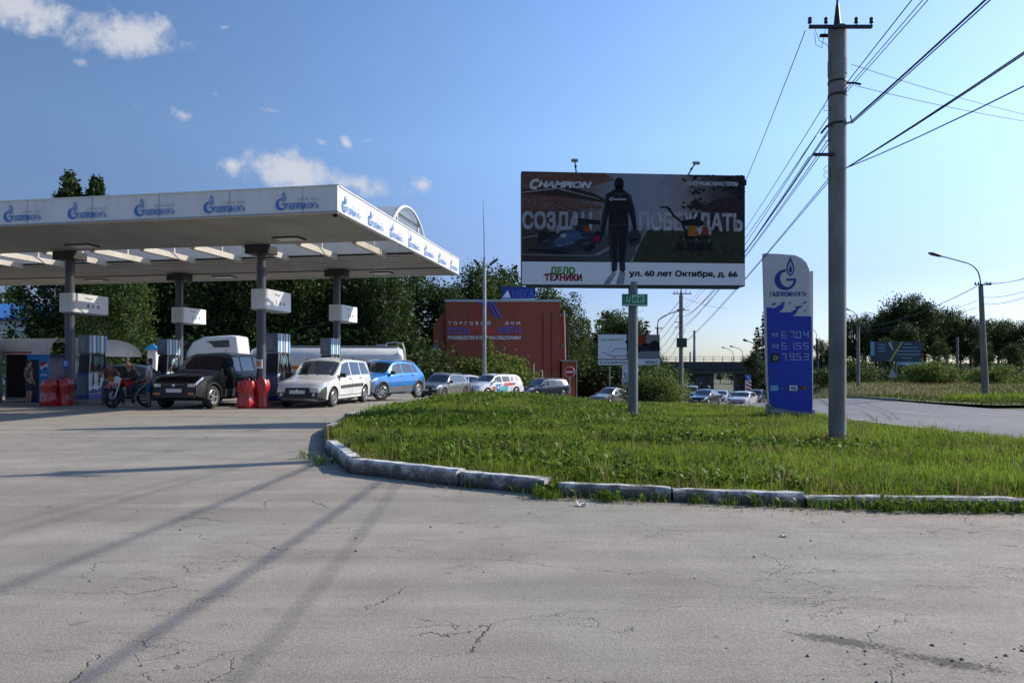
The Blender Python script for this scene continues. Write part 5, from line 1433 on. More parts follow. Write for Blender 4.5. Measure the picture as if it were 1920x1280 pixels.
b.add([(w_ + p[0] + .15, .1, ze + p[1] - .08) for p in pr] + [(w_ + .15, .1, ze - .08)], [tuple(range(12))], KR)
b.build("side_awning", ki, smooth=40)
b = MB(); b.box((w_ * .36, -.56, ze + .06), (w_ * .62, .02, .05), KRD); b.box((w_ * .78, -.52, ze + .25), (w_ * .26, .03, .42), FASC); b.build("awning_trim", ki)
b = MB(); b.box((w_ + .06, 1.2, .95), (.1, 1.6, 1.7), FASC); b.build("side_panel", ki)
# drinks machine
fx0, fx1 = XU(52, 25.3), XU(104, 25.3); fz = ZV(664, 25.3)
dm = thing("drinks_machine", "tall blue drinks fridge with a red white and blue round emblem beside the kiosk", "fridge", ((fx0 + fx1) / 2, 25.6, G(-17, 25)), R(-12))
FB = mat("fridge_blue", (.03, .24, .62), .3, var=.15, scale=4, coat=.4)
FB2 = mat("fridge_dark_blue", (.006, .02, .12), .3, var=.2, scale=4)
ww = .98
b = MB(); b.box((0, 0, fz / 2), (ww, .75, fz), FB2); b.build("cabinet", dm, bevel=.02)
b = MB(); b.box((-.22, -.385, fz / 2 - .08), (.48, .02, fz - .42), GLASS); b.build("door_glass", dm)
b = MB(); b.box((-.22, -.385, fz - .1), (.50, .03, .18), FB); b.build("header", dm)
b = MB(); b.box((.28, -.39, fz / 2), (.46, .02, fz - .02), FB); pan = b.build("side_graphic", dm)
b = MB(); c0 = (.28, fz - .42)
def disc(r, y, m, a0=0, a1=360): b.poly([(c0[0] + r * 1.0 * math.cos(R(a0 + (a1 - a0) * i / 24)), y, c0[1] + r * math.sin(R(a0 + (a1 - a0) * i / 24))) for i in range(25 if a1 - a0 != 360 else 24)], m)
disc(.18, -.404, WHITEP)
PR, PB_ = mat("emblem_red", (.5, .02, .03), .3), mat("emblem_blue", (.01, .08, .4), .3)
b.poly([(c0[0] - .165, -.406, c0[1] - .02), (c0[0] - .04, -.406, c0[1] + .01), (c0[0] + .05, -.406, c0[1] + .06), (c0[0] + .135, -.406, c0[1] + .11)] + [(c0[0] + .172 * math.cos(R(a)), -.406, c0[1] + .172 * math.sin(R(a))) for a in range(40, 181, 14)], PR)
b.poly([(c0[0] + .158, -.406, c0[1] - .05), (c0[0] + .05, -.406, c0[1] - .03), (c0[0] - .03, -.406, c0[1] - .1), (c0[0] - .11, -.406, c0[1] - .13)] + [(c0[0] + .172 * math.cos(R(a)), -.406, c0[1] + .172 * math.sin(R(a))) for a in range(228, 341, 14)], PB_)
put_text(b, "PEPSI", .14, fz - .80, .09, FW, -.404, width=.28, bold=.02)
b.poly([(.22 + .06 * math.cos(i * PI / 6), -.404, .75 + .1 * math.sin(i * PI / 6)) for i in range(12)], mat("print_lemon", (.5, .5, .12), .4))
b.build("print", dm)
# grey cabinet wall at the picture's left edge
o = thing("metal_cabin", "ribbed grey metal cabin wall at the very edge beside the kiosk", "cabin", (XU(10, 24) - 3.45, 24, 0), R(-6))
b = MB()
for i in range(14): b.box((2.45 - .18 * i, 0, 1.27), (.14, .08, 2.54), STEEL)
b.box((1.25, .65, 1.25), (2.5, 1.2, 2.5), STEEL); b.build("wall", o)
b = MB(); b.box((1.25, .62, 2.56), (2.6, 1.5, .06), FASC); b.build("roof", o)
# house with blue roof
HY = 62.0
hx0, hx1 = XU(-90, HY), XU(79, HY); hz0, hze, hzr = -1.6, ZV(597, HY), ZV(574, HY)
ho = thing("house", "white house with a blue metal roof behind the trees at the left edge", "house", (hx0, HY, 0), 0)
HBL = mat("roof_blue_metal", (.045, .17, .47), .4, var=.12, scale=1, stretch=(6, 1, 1)); w_ = hx1 - hx0
b = MB(); b.box((w_ / 2, 4, (hz0 + hze) / 2), (w_, 8, hze - hz0), WHITEP); b.build("wall", ho)
b = MB(); b.add([(-.3, -.5, hze), (w_ + .3, -.5, hze), (w_ - .3, 4, hzr + .6), (-.3, 4, hzr + .6), (-.3, 8.5, hze), (w_ + .3, 8.5, hze)], [(0, 1, 2, 3), (3, 2, 5, 4), (1, 5, 2), (0, 3, 4), (0, 4, 5, 1)], HBL); b.box((w_ / 2, -.52, hze - .08), (w_ + .7, .06, .22), HBL)
b.build("roof", ho)
gx = XU(34, HY) - hx0
b = MB(); b.add([(gx, -.62, hze + .06), (w_ + .2, -.62, hze + .06), (w_ - .1, -.62, ZV(582, HY)), (gx, 1, hze + .06), (w_ + .2, 1, hze + .06)], [(0, 1, 2), (1, 4, 2)], WHITEP); b.build("gable", ho)
b = MB(); b.tube([(0, -.5, hze - .9), (w_, -.5, hze - 1.3)], .03, BLACK, 5); b.build("cable", ho)
# little white hut with blue roof
q = 44.0
o = thing("gate_hut", "tiny white hut with a pointed blue roof behind the standing woman", "hut", (XU(288, q), q, G(-23, q)), 0)
b = MB(); hz = ZV(656, q) - G(-23, q); b.box((0, 0, hz / 2), (.55, .5, hz), WHITEP); b.build("wall", o)
b = MB(); b.add([(-.5, -.4, hz), (.5, -.4, hz), (.5, .4, hz), (-.5, .4, hz), (-.1, 0, hz + .42)], [(0, 1, 4), (1, 2, 4), (2, 3, 4), (3, 0, 4), (3, 2, 1, 0)], mat("hut_blue", (.03, .22, .5), .4)); b.build("roof", o)

# ------------------------------------------------------------------ railway bridge, chimneys
QY = 150.0
BRC = mat("bridge_concrete", (.115, .125, .13), .9, var=.25, scale=.4); BRD = mat("bridge_dark", (.045, .05, .055), .8, var=.2, scale=.5)
br = thing("railway_bridge", "low grey railway bridge spanning the road in the distance, with railings on top", "bridge", (0, QY, 0), 0)
zd0, zd1 = ZV(700, QY), ZV(678, QY)
b = MB(); b.box((XU(1330, QY), 4, (zd0 + .9 + zd1) / 2), (62, 9, zd1 - zd0 - .9), BRD); b.box((XU(1330, QY), 4, zd0 + .45), (58, 7.6, .9), BRC); b.build("deck", br)
for (ua, ub) in ((1308, 1343), (1225, 1262), (1398, 1446)):
    b = MB(); b.box(((XU(ua, QY) + XU(ub, QY)) / 2, 5, (zd0 - 6.5) / 2), (XU(ub, QY) - XU(ua, QY), 6.5, zd0 + 6.5), BRC); b.build("pier", br)
b = MB()
for i in range(30): b.box((XU(1330, QY) - 30 + i * 2.05, -.3, zd1 + .55), (.1, .1, 1.1), BRD)
for zz in (.55, 1.1): b.box((XU(1330, QY), -.3, zd1 + zz), (61, .07, .07), BRD)
b.build("railing", br)
mm = MB()
for (xa, xb_) in ((-45, XU(1232, QY)), (XU(1440, QY), 190)):
    mm.add([(xa, QY - 6, -5.2), (xb_, QY - 6, -5.2), (xb_, QY, zd1 - .3), (xa, QY, zd1 - .3), (xa, QY + 9, zd1 - .3), (xb_, QY + 9, zd1 - .3), (xa, QY + 16, -5.2), (xb_, QY + 16, -5.2)], [(0, 1, 2, 3), (3, 2, 5, 4), (4, 5, 7, 6), (1, 7, 5, 2), (0, 3, 4, 6)], mat("embankment_grass", (.05, .07, .02), .9, var=.4, scale=.3))
tag(mm.build("embankment"), kind='structure')
PALE = mat("hazed_chimney", (.30, .34, .40), .9, var=.06, scale=.02); PALE2 = mat("hazed_chimney_red", (.33, .27, .28), .9, var=.06)  # haze of the distance is mixed into these pale, bluish chimney colours
for (u, vt, ww_, Y, lab) in ((1302, 620, 5, 700, "tall slender grey factory chimney far beyond the bridge"), (1294, 660, 3, 700, "short factory chimney beside the tall one beyond the bridge")):
    r = ww_ / 2 / F * Y; z1 = ZV(vt, Y)
    o = thing("chimney", lab, "chimney", (XU(u, Y), Y, -6), 0)
    b = MB(); b.tube([(0, 0, 0), (0, 0, (z1 + 6) * .55), (0, 0, (z1 + 6) * .56), (0, 0, z1 + 6)], [r * 1.35, r * 1.1, r * .95, r * .85], PALE, 16); b.build("stack", o, smooth=40)
    b = MB(); b.tube([(0, 0, (z1 + 6) * .8), (0, 0, (z1 + 6) * .86)], r * .97, PALE2, 16); b.tube([(0, 0, z1 + 5), (0, 0, z1 + 6.3)], r * .95, PALE2, 16); b.build("band", o, smooth=40)
# striped divider post with a blue arrow plate
sx = XU(1403, 74)
o = thing("divider_marker", "red and white striped road divider with a blue arrow plate on top", "road sign", (sx, 74, G(sx, 74)), 0)
z0, z1, z2 = 0, ZV(713, 74) - G(sx, 74), ZV(703, 74) - G(sx, 74)
b = MB(); b.box((0, 0, z1 / 2), (.6, .25, z1), FW); b.build("board", o)
b = MB()
for i in range(5): b.poly([(-.3, -.128, z1 - .12 - i * .42), (.3, -.128, z1 - .42 - i * .42), (.3, -.128, z1 - .20 - i * .42), (-.3, -.128, z1 + .08 - i * .42 - (.1 if i == 0 else 0))], REDS)
b.build("stripe", o)
b = MB(); b.box((0, 0, (z1 + z2) / 2 + .05), (.62, .05, z2 - z1), mat("sign_blue", (.02, .12, .5), .4)); b.tube([(-.18, -.03, z2 - .08), (.15, -.03, z1 + .15)], .04, FW, 6); b.build("arrow_plate", o)

# ------------------------------------------------------------------ poles, lamps and cables
def insulator(mb, p, s=1.0):
    p = Vector(p)
    mb.tube([p, p + Vector((0, 0, .05 * s))], .012 * s, BLACK, 6)
    mb.lathe([(0, 0), (.035, 0), (.04, .02), (.028, .05), (.038, .07), (.03, .10), (0, .11)], DKGREY, 10, 'Z', p + Vector((0, 0, .04 * s)))
PX, PY = 6.1, 12.8
pz0 = G(PX, PY); ptop = ZV(52, PY)
up = thing("utility_pole", "tall concrete utility pole with a steel spike and crossarm, nearest in the lawn", "utility pole", (PX, PY, 0), 0)
b = MB(); b.tube([(0, 0, pz0 - .3), (0, 0, 2), (0, 0, 5), (0, 0, ptop)], [.152, .152, .158, .160], CONCRETE, 28); b.build("shaft", up, smooth=40)
b = MB(); b.tube([(0, 0, ptop - .9), (0, 0, ptop - .62)], .168, CONCRETE, 28)
b.tube([(0, 0, ptop - .02), (0, 0, ptop + .4), (0, 0, ptop + .45)], [.075, .03, .022], BLACK, 12); b.tube([(0, 0, ptop + .4), (0, 0, ptop + 2.6)], .02, BLACK, 8); b.build("spike", up, smooth=40)
b = MB(); b.box((-.02, -.17, ZV(59, PY)), (1.16, .06, .052), BLACK); b.box((0, .17, ZV(59, PY)), (.5, .05, .05), BLACK); b.build("crossarm", up)
for u in (1511, 1541, 1597, 1625):
    b = MB(); insulator(b, (XU(u, PY) - PX, -.17, ZV(56, PY)), 1.0); b.build("insulator", up, smooth=40)
for v_ in (155, 180, 234):
    b = MB(); b.lathe([(.165, -.02), (.17, -.02), (.17, .02), (.165, .02)], BLACK, 24, 'Z', (0, 0, ZV(v_, PY))); b.build("clamp_band", up, smooth=40)
for q in range(4):
    b = MB()
    if q == 0: b.box((-.30, -.1, ZV(293, PY)), (.38, .05, .05), BLACK)
    if q == 1: b.tube([(.16, 0, ZV(156, PY)), (.30, -.03, ZV(157, PY)), (.42, -.04, ZV(160, PY))], .022, BLACK, 8)
    if q == 2: b.tube([(-.15, -.1, ZV(238, PY)), (-.24, -.1, ZV(240, PY)), (-.33, -.05, ZV(252, PY))], .02, BLACK, 8)
    if q == 3: b.tube([(.14, -.08, ZV(234, PY)), (.22, -.1, ZV(231, PY)), (.2, -.1, ZV(220, PY))], .015, BLACK, 6)
    b.build("bracket", up)
for v_ in (205, 262, 318, 330):
    b = MB(); b.tube([(-.16 - .06 * (1 - math.cos(a)) , -.06 + .02 * math.sin(a * 2), ZV(v_, PY) + .05 * math.sin(a)) for a in np.linspace(0, 2 * PI, 14)], .004, BLACK, 4); b.build("cable_loop", up)
for pts in ([(-.5, -.17, ZV(62, PY)), (-.42, -.17, ZV(84, PY)), (-.25, -.12, ZV(90, PY)), (-.165, -.08, ZV(102, PY)), (-.17, -.08, ZV(150, PY))], [(-.5, -.17, ZV(70, PY)), (-.48, -.17, ZV(92, PY)), (-.36, -.15, ZV(97, PY)), (-.28, -.13, ZV(60, PY))]):
    b = MB(); b.tube(pts, .005, BLACK, 4); b.build("cable_loop", up)

FX, FY = XU(1277, 52), 52.0
fp_ = thing("utility_pole", "concrete utility pole with a dark box halfway up, standing in weeds before the bridge", "utility pole", (FX, FY, 0), 0)
ft = ZV(553, FY)
b = MB(); b.tube([(0, 0, -3), (0, 0, ft)], [.17, .15], CONCRETE, 18); b.build("shaft", fp_, smooth=40)
b = MB(); b.tube([(0, 0, ft), (0, 0, ZV(538, FY))], [.09, .02], BLACK, 8); b.build("spike", fp_)
b = MB(); b.box((.02, -.18, ZV(551, FY)), (1.42, .08, .07), BLACK); b.build("crossarm", fp_)
for u in (1263, 1269, 1285, 1293):
    b = MB(); insulator(b, (XU(u, FY) - FX, -.18, ZV(550, FY)), 1.3); b.build("insulator", fp_)
b = MB(); b.box((-.0, -.2, (ZV(634, FY) + ZV(651, FY)) / 2), (.72, .34, .70), mat("box_olive", (.035, .04, .032), .6)); b.build("junction_box", fp_, bevel=.02)
for v_, a, c in ((582, -.05, .6), (604, -.5, .0), (614, -.55, 0.0)):
    b = MB(); b.box(((a + c) / 2, -.17, ZV(v_, FY)), (c - a, .05, .05), BLACK); b.build("bracket", fp_)
def lamp_post(label, Y, ub, vb, ut, vt, arm, r0, r1, cross=None, m=CONCRETE, group=None, hn=1.0):
    xb, xt = XU(ub, Y), XU(ut, Y)
    o = thing("street_lamp", label, "street lamp", (xb, Y, 0), 0, group)
    b = MB(); b.tube([(0, 0, ZV(vb, Y) - .6), (0, 0, ZV(vb, Y)), (xt - xb, 0, ZV(vt, Y))], [r0, r0, r1], m, 14); b.build("shaft", o, smooth=40)
    pts = [(XU(u, Y) - xb, 0, ZV(v, Y)) for u, v in arm]
    # smooth the arm
    for _ in range(2):
        q_ = [Vector(pts[0])]
        for i in range(len(pts) - 1):
            a, c = Vector(pts[i]), Vector(pts[i + 1]); q_ += [a * .75 + c * .25, a * .25 + c * .75]
        pts = q_ + [Vector(pts[-1])]
    b = MB(); b.tube(pts, .035 * hn, BLACK, 8); am = b.build("arm", o, smooth=60)
    e, d = Vector(pts[-1]), (Vector(pts[-1]) - Vector(pts[-3])).normalized()
    b = MB(); b.tube([e - d * .1, e + d * .15, e + d * .55, e + d * .75], [.04 * hn, .09 * hn, .10 * hn, .03 * hn], DKGREY, 10); b.build("lamp_head", am, smooth=50)
    if cross:
        b = MB(); u0, u1, vv = cross; b.box(((XU(u0, Y) + XU(u1, Y)) / 2 - xb, -.15, ZV(vv, Y)), (XU(u1, Y) - XU(u0, Y), .07, .07), BLACK)
        for k_ in (.05, .25, .75, .95): insulator(b, (XU(u0 + (u1 - u0) * k_, Y) - xb, -.15, ZV(vv, Y)), 1.2)
        b.build("crossarm", o)
    return o
lamp_post("leaning concrete lamp post with a long curved arm on the grass tip across the road", 39, 1848, 747, 1839, 535,
          [(1839, 538), (1838, 524), (1834, 508), (1822, 496), (1806, 491), (1768, 481), (1764, 480)], .19, .12, (1824, 1855, 534))
lamp_post("concrete lamp post just right of the near utility pole, across the road", 63, 1609, 742, 1609, 612, [(1609, 614), (1609, 600), (1604, 586), (1592, 581)], .17, .13, (1602, 1619, 611))
lamp_post("thin dark lamp post beside the price stele, far along the road", 86, 1533, 735, 1532, 636, [(1532, 640), (1531, 626), (1527, 618), (1519, 617)], .17, .14, (1527, 1537, 636), DKGREY)
lamp_post("slim lamp post beside the second billboard with its arm reaching right", 66, 1233, 735, 1233, 612, [(1233, 615), (1233, 604), (1238, 596), (1252, 589), (1270, 583)], .11, .09, (1228, 1241, 616), DKGREY, hn=1.3)
lamp_post("lamp post behind the bridge railing with an arched arm, the one nearer the trees", 165, 1393, 690, 1393, 666, [(1393, 668), (1392, 658), (1386, 653), (1374, 650)], .16, .13, None, DKGREY, hn=2.0)
lamp_post("lamp post behind the bridge railing, the fainter one farther from the trees", 190, 1376, 690, 1376, 668, [(1376, 670), (1374, 660), (1368, 655), (1358, 652)], .14, .12, None, DKGREY, hn=2.0)
lamp_post("lamp head on an arm sticking out of the dark trees left of the stele", 110, 1420, 700, 1419, 650, [(1419, 652), (1415, 645), (1407, 641), (1401, 639)], .12, .1, None, DKGREY, hn=2.0)
o = thing("wooden_pole", "thin grey wooden pole before the trees beyond the dark billboard", "utility pole", (XU(1795, 78), 78, 0), 0)
b = MB(); b.cyl((0, 0, -2), .13, ZV(632, 78) + 2, CONCRETE, 10); b.build("shaft", o)
b = MB(); b.box((.0, 0, ZV(640, 78)), (1.0, .08, .08), BLACK); b.build("crossarm", o)
# mast with two floodlights and a whip aerial
MY_ = 50.0; mx_ = XU(908, MY_)
o = thing("light_mast", "grey mast with two slanting floodlights and a whip aerial before the brick building", "mast", (mx_, MY_, 0), 0)
b = MB(); b.tube([(0, 0, -2), (0, 0, ZV(500, MY_)), (.02, 0, ZV(482, MY_))], [.15, .105, .085], STEEL, 14); b.build("shaft", o, smooth=40)
b = MB(); b.tube([(0, -.02, ZV(482, MY_)), (-.02, -.02, ZV(440, MY_)), (-.06, 0, ZV(410, MY_)), (-.09, 0, ZV(374, MY_))], [.032, .03, .022, .012], DKGREY, 6); b.build("aerial", o)
for (p, q_) in (((918, 497), (932, 487)), ((898, 497), (889, 487))):
    b = MB(); a, c = (XU(p[0], MY_) - mx_, -.1, ZV(p[1], MY_)), (XU(q_[0], MY_) - mx_, -.1, ZV(q_[1], MY_)); b.tube([(0, 0, ZV(502, MY_)), a], .03, STEEL, 6); b.tube([a, c], .09, DKGREY, 8); b.build("floodlight", o)
b = MB(); b.box((-.06, -.15, ZV(635, MY_)), (.3, .2, .14), STEEL); b.tube([(.12, -.1, ZV(500, MY_)), (.12, -.1, -1)], .02, WHITEP, 5); b.build("junction", o)

def cable(p, q_, sag, r, label, group=None, n=26, strands=1, gap=.0):
    p, q_ = Vector(p), Vector(q_)
    b = MB(); d = (q_ - p); side = Vector((d.y, -d.x, 0)).normalized()
    for s in range(strands):
        pts = []
        for i in range(n + 1):
            t = i / n
            x_ = p.lerp(q_, t); x_.z -= 4 * sag * t * (1 - t)
            x_ += side * gap * (s - (strands - 1) / 2) + Vector((0, 0, gap * .6 * ((s % 2) - .5))) * math.sin(PI * min(1, t * 3)) 
            pts.append(x_)
        b.tube(pts, r, WIRE, 6)
    o = b.build("overhead_cable", None, smooth=80)
    return tag(o, label, "cable", group)
BK = Vector((-.9, -27.2, 0))
def at(u, v, dy=0.0): return Vector((XU(u, PY) + 0, PY + dy, ZV(v, PY)))
gB = "cables running back over the forecourt from the near pole"
def back(u, v, sag, r, label, dx=0, dz=0, **k):
    a = at(u, v, -.12); e = a + Vector((-7.0 + dx, -40, dz)); return cable(a, e, sag, r, label, gB, **k)
back(1573, 172, .12, .008, "single black overhead cable slanting up steeply from the pole's top clamp")
back(1575, 182, .45, .0065, "pair of thin overhead cables rising right from the pole's upper clamp", strands=2, gap=.05)
back(1588, 236, .74, .009, "thick bundle of black overhead cables rising right from the pole's middle clamp", strands=3, gap=.03)
back(1582, 318, 1.0, .009, "lower overhead cable rising right, the upper of two from the same clamp", strands=2, gap=.017)
back(1582, 318, 1.6, .009, "lowest overhead cable rising right, flattest of those from the near pole", dx=.6)
gF = "cables running on from the near pole to the far pole"
def fwd(u, v, uf, vf, sag, r, label, **k):
    cable(at(u, v, .0), Vector((XU(uf, FY), FY, ZV(vf, FY))), sag, r, label, gF, **k)
fwd(1510, 58, 1263, 548, 1.6, .008, "steep overhead cable from the crossarm's left end past the billboard's corner")
L_F = "black overhead cable running on from the near pole towards the bridge"
fwd(1556, 180, 1275, 578, .6, .0075, L_F)
fwd(1556, 215, 1275, 584, .55, .008, L_F)
fwd(1554, 245, 1275, 596, .7, .009, L_F, strands=2, gap=.03)
fwd(1530, 255, 1275, 606, .5, .0075, L_F)
fwd(1556, 262, 1275, 616, .45, .008, L_F, strands=2, gap=.06)
fwd(1517, 294, 1275, 622, .4, .0075, L_F)
fwd(1556, 335, 1276, 648, .25, .008, L_F, strands=2, gap=.05)
# cables over the road and beyond
cable(at(1597, 121), (22, 19, 5.6 + ZV(140, PY) * .0 + 1.9), .5, .006, "very thin cable crossing the sky to the right from the pole's top bracket")
cable(at(1604, 161), (22, 20, 8.0), .35, .007, "thin cable crossing the sky to the right from the pole's hook")
cable((FX, FY, ZV(560, FY)), (XU(1233, 66), 66, ZV(600, 66)), .3, .02, "cable from the far pole down to the slim lamp post")
cable((FX, FY, ZV(556, FY)), (XU(1365, 60), 60, ZV(578, 60)), .2, .015, "short cable leaving the far pole to the right above the bridge")
for i in range(5):
    cable((FX - .2 + .12 * i, FY, ZV(578 + 10 * i, FY)), (XU(1195 + 12 * i, 130), 130, ZV(640 + 7 * i, 130)), 1.2, .02, "cable running from the far pole down towards the trees left of the bridge", "cables beyond the far pole")
rp = lambda u, v, Y: Vector((XU(u, Y), Y, ZV(v, Y)))
gR = "cables along the far side of the road"
for i, (v0, v1, vb) in enumerate(((530, 513, 566), (531, 513, 569), (557, 530, 586), (570, 545, 592))):
    cable(rp(1845, v0, 39), rp(1990, v0 - 34 - 3 * i, 24), .25, .012, "thin cable leaving the leaning lamp post to the right", "cables leaving the leaning lamp post to the right")
    cable(rp(1832, v0 + 6, 39), rp(1609, 612 + 3 * i, 63), .5, .012, "thin cable sagging left from the leaning lamp post behind the treetops", gR)
# ------------------------------------------------------------------ vehicles
def kf(keys, x):
    xs, ys = zip(*keys); return float(np.interp(x, xs, ys))
class Shell:
    "car body surface: S(x, p) with x along the length (0 = nose) and p across the half section (0 = under, 8 = roof centre)"
    def __init__(s, L, Wd, H, zc, zt, zb, pw, yr, sm=.018):
        s.L, s.W, s.H, s.zc = L, Wd / 2, H, zc
        s.zt, s.zb, s.pw, s.yr, s.sm = zt, zb, pw, yr, sm
    def k(s, keys, x):
        d = s.sm; return sum(kf(keys, min(1, max(0, x + o))) for o in (-d, -d / 2, 0, d / 2, d)) / 5
    def sec(s, t):
        w = s.W * s.k(s.pw, t); zt = s.H * s.k(s.zt, t); zb = min(s.H * s.k(s.zb, t), zt - .02); yr = w * s.k(s.yr, t)
        e = max(0, abs(t - .5) - .42) / .08
        zc = s.zc + .10 * e
        mid = zc + (zb - zc) * .52
        g = min(1, max(0, (zt - zb) / .25))
        dz = .02 + .075 * g
        return [(0, zc), (.8 * w, zc), (.965 * w, zc + .07), (1.0 * w, mid), (.995 * w, zb - .10), (.965 * w, zb), (yr, zt - dz), (yr * .72, zt - dz * .28), (0, zt)]
    def S(s, t, p, side=1):
        c = s.sec(t); i = min(7, int(p)); f_ = p - i
        y = c[i][0] + (c[i + 1][0] - c[i][0]) * f_; z = c[i][1] + (c[i + 1][1] - c[i][1]) * f_
        return Vector(((t - .5) * s.L, y * side, z))
    def N(s, t, p, side=1):
        e = .004; p0, p1 = max(0.02, p - .06), min(7.98, p + .06)
        if int(p0) != int(p): p0 = int(p) + .001
        if int(p1) != int(p): p1 = int(p) + .999
        a = s.S(min(1, t + e), p, side) - s.S(max(0, t - e), p, side); b_ = s.S(t, p1, side) - s.S(t, p0, side)
        n = a.cross(b_) * -side
        if n.length < 1e-9: return Vector((0, side, 0))
        return n.normalized()
    def body(s, mat_, nx=44):
        mb = MB(); ts = sorted(set(list(np.linspace(0, 1, nx)) + [.02, .05, .96, .985]))
        vs = []
        for t in ts:
            c = s.sec(t); ring = [Vector(((t - .5) * s.L, y, z)) for y, z in c] + [Vector(((t - .5) * s.L, -y, z)) for y, z in c[-2:0:-1]]
            vs += ring
        n = 16; fs = []
        for i in range(len(ts) - 1):
            for k in range(n): fs.append((i * n + k, i * n + (k + 1) % n, (i + 1) * n + (k + 1) % n, (i + 1) * n + k))
        fs += [tuple(range(n)), tuple(range((len(ts) - 1) * n, len(ts) * n))]
        return mb.add(vs, fs, mat_)
    def patch(s, mb, xa, xb, pa, pb, mat_, off=.008, nx=6, np_=3, side=1, xa2=None, xb2=None):
        xa2 = xa if xa2 is None else xa2; xb2 = xb if xb2 is None else xb2
        vs, fs = [], []
        for j in range(np_ + 1):
            f_ = j / np_; p = pa + (pb - pa) * f_; l, r = xa + (xa2 - xa) * f_, xb + (xb2 - xb) * f_
            for i in range(nx + 1):
                t = l + (r - l) * i / nx; vs.append(s.S(t, p, side) + s.N(t, p, side) * off)
        for j in range(np_):
            for i in range(nx): fs.append((j * (nx + 1) + i, j * (nx + 1) + i + 1, (j + 1) * (nx + 1) + i + 1, (j + 1) * (nx + 1) + i))
        return mb.add(vs, fs, mat_)
_wheel = {}
def wheel_mesh(r, w, style):
    k = (round(r, 3), w, style)
    if k in _wheel: return _wheel[k]
    t = MB(); t.lathe([(r * .62, -w / 2), (r * .93, -w / 2), (r, -w * .32), (r, w * .32), (r * .93, w / 2), (r * .62, w / 2), (r * .6, 0), (r * .62, -w / 2)], RUBBER, 28, 'Y'); to = t.build("wheel", None, smooth=35)
    m = MB(); rm = ALLOY if style != 'steel' else DKGREY
    m.lathe([(r * .66, -w * .50), (r * .63, -w * .53), (r * .58, -w * .45), (r * .56, -w * .1), (0, -w * .08)], rm, 28, 'Y')
    m.lathe([(0, -w * .09), (r * .54, -w * .09)], BLACK, 20, 'Y')
    ns = {'alloy5': 5, 'alloy10': 10, 'steel': 7, 'alloy7': 7}[style]
    for i in range(ns):
        a = 2 * PI * i / ns; wd_ = r * (.17 if ns <= 7 else .085)
        M = Matrix.Rotation(a, 4, 'Y')
        m.box(M @ Vector((r * .33, -w * .40, 0)), (r * .54, w * .14, wd_), rm, M=M)
    m.lathe([(0, -w * .50), (r * .13, -w * .48), (r * .15, -w * .36)], rm, 14, 'Y')
    mo = m.build("rim", None, smooth=35)
    _wheel[k] = (to.data, mo.data)
    bpy.data.objects.remove(to); bpy.data.objects.remove(mo)
    return _wheel[k]
HATCH = dict(zt=[(0, .40), (.012, .50), (.05, .555), (.14, .60), (.25, .645), (.42, .955), (.5, .995), (.62, 1.0), (.80, .965), (.885, .89), (.965, .66), (.99, .60), (1, .42)],
             zb=[(0, .39), (.05, .52), (.25, .60), (.5, .615), (.8, .64), (.95, .64), (1, .41)],
             pw=[(0, .78), (.02, .86), (.06, .93), (.14, .975), (.3, 1), (.8, 1), (.93, .96), (.98, .9), (1, .84)],
             yr=[(0, .9), (.2, .88), (.27, .85), (.42, .76), (.85, .74), (.93, .80), (1, .9)], cowl=.262, wtop=.415, rtop=.885, rbot=.962, wins=[(.36, .54), (.555, .735), (.75, .815)], win0=.305)
WAGON = dict(HATCH, zt=[(0, .40), (.012, .50), (.05, .555), (.14, .60), (.245, .65), (.395, .955), (.47, .995), (.62, 1.0), (.86, .965), (.93, .90), (.975, .66), (.99, .60), (1, .42)],
             rtop=.935, rbot=.975, wins=[(.34, .50), (.515, .68), (.695, .87)], win0=.29, cowl=.255, wtop=.395,
             yr=[(0, .9), (.2, .88), (.26, .85), (.40, .76), (.9, .74), (.95, .80), (1, .9)])
SEDAN = dict(HATCH, zt=[(0, .40), (.012, .50), (.05, .555), (.14, .60), (.25, .65), (.41, .955), (.48, .995), (.58, 1.0), (.70, .95), (.83, .70), (.95, .68), (.985, .62), (1, .42)],
             rtop=.715, rbot=.82, wins=[(.35, .50), (.515, .65), (.66, .72)], win0=.30, yr=[(0, .9), (.2, .88), (.27, .85), (.41, .76), (.70, .74), (.83, .86), (1, .9)])
MPV = dict(HATCH, zt=[(0, .37), (.012, .46), (.05, .52), (.14, .565), (.225, .605), (.40, .955), (.47, .995), (.6, 1.0), (.90, .975), (.955, .93), (.985, .62), (.995, .55), (1, .40)],
           zb=[(0, .36), (.05, .48), (.225, .56), (.5, .585), (.8, .60), (.97, .60), (1, .39)], cowl=.235, wtop=.395, rtop=.955, rbot=.985,
           yr=[(0, .9), (.2, .88), (.25, .86), (.40, .80), (.93, .79), (.97, .85), (1, .9)], wins=[(.335, .51), (.53, .71), (.73, .90)], win0=.275)
SUV = dict(HATCH, zt=[(0, .44), (.01, .54), (.04, .585), (.14, .615), (.26, .645), (.385, .96), (.45, .99), (.6, 1.0), (.9, .98), (.955, .95), (.99, .62), (.997, .56), (1, .44)],
           zb=[(0, .43), (.04, .55), (.26, .605), (.5, .615), (.8, .62), (.97, .62), (1, .43)], cowl=.27, wtop=.385, rtop=.955, rbot=.99,
           yr=[(0, .92), (.2, .9), (.27, .88), (.385, .81), (.93, .80), (.97, .86), (1, .9)], wins=[(.345, .525), (.545, .71), (.735, .91)], win0=.30)
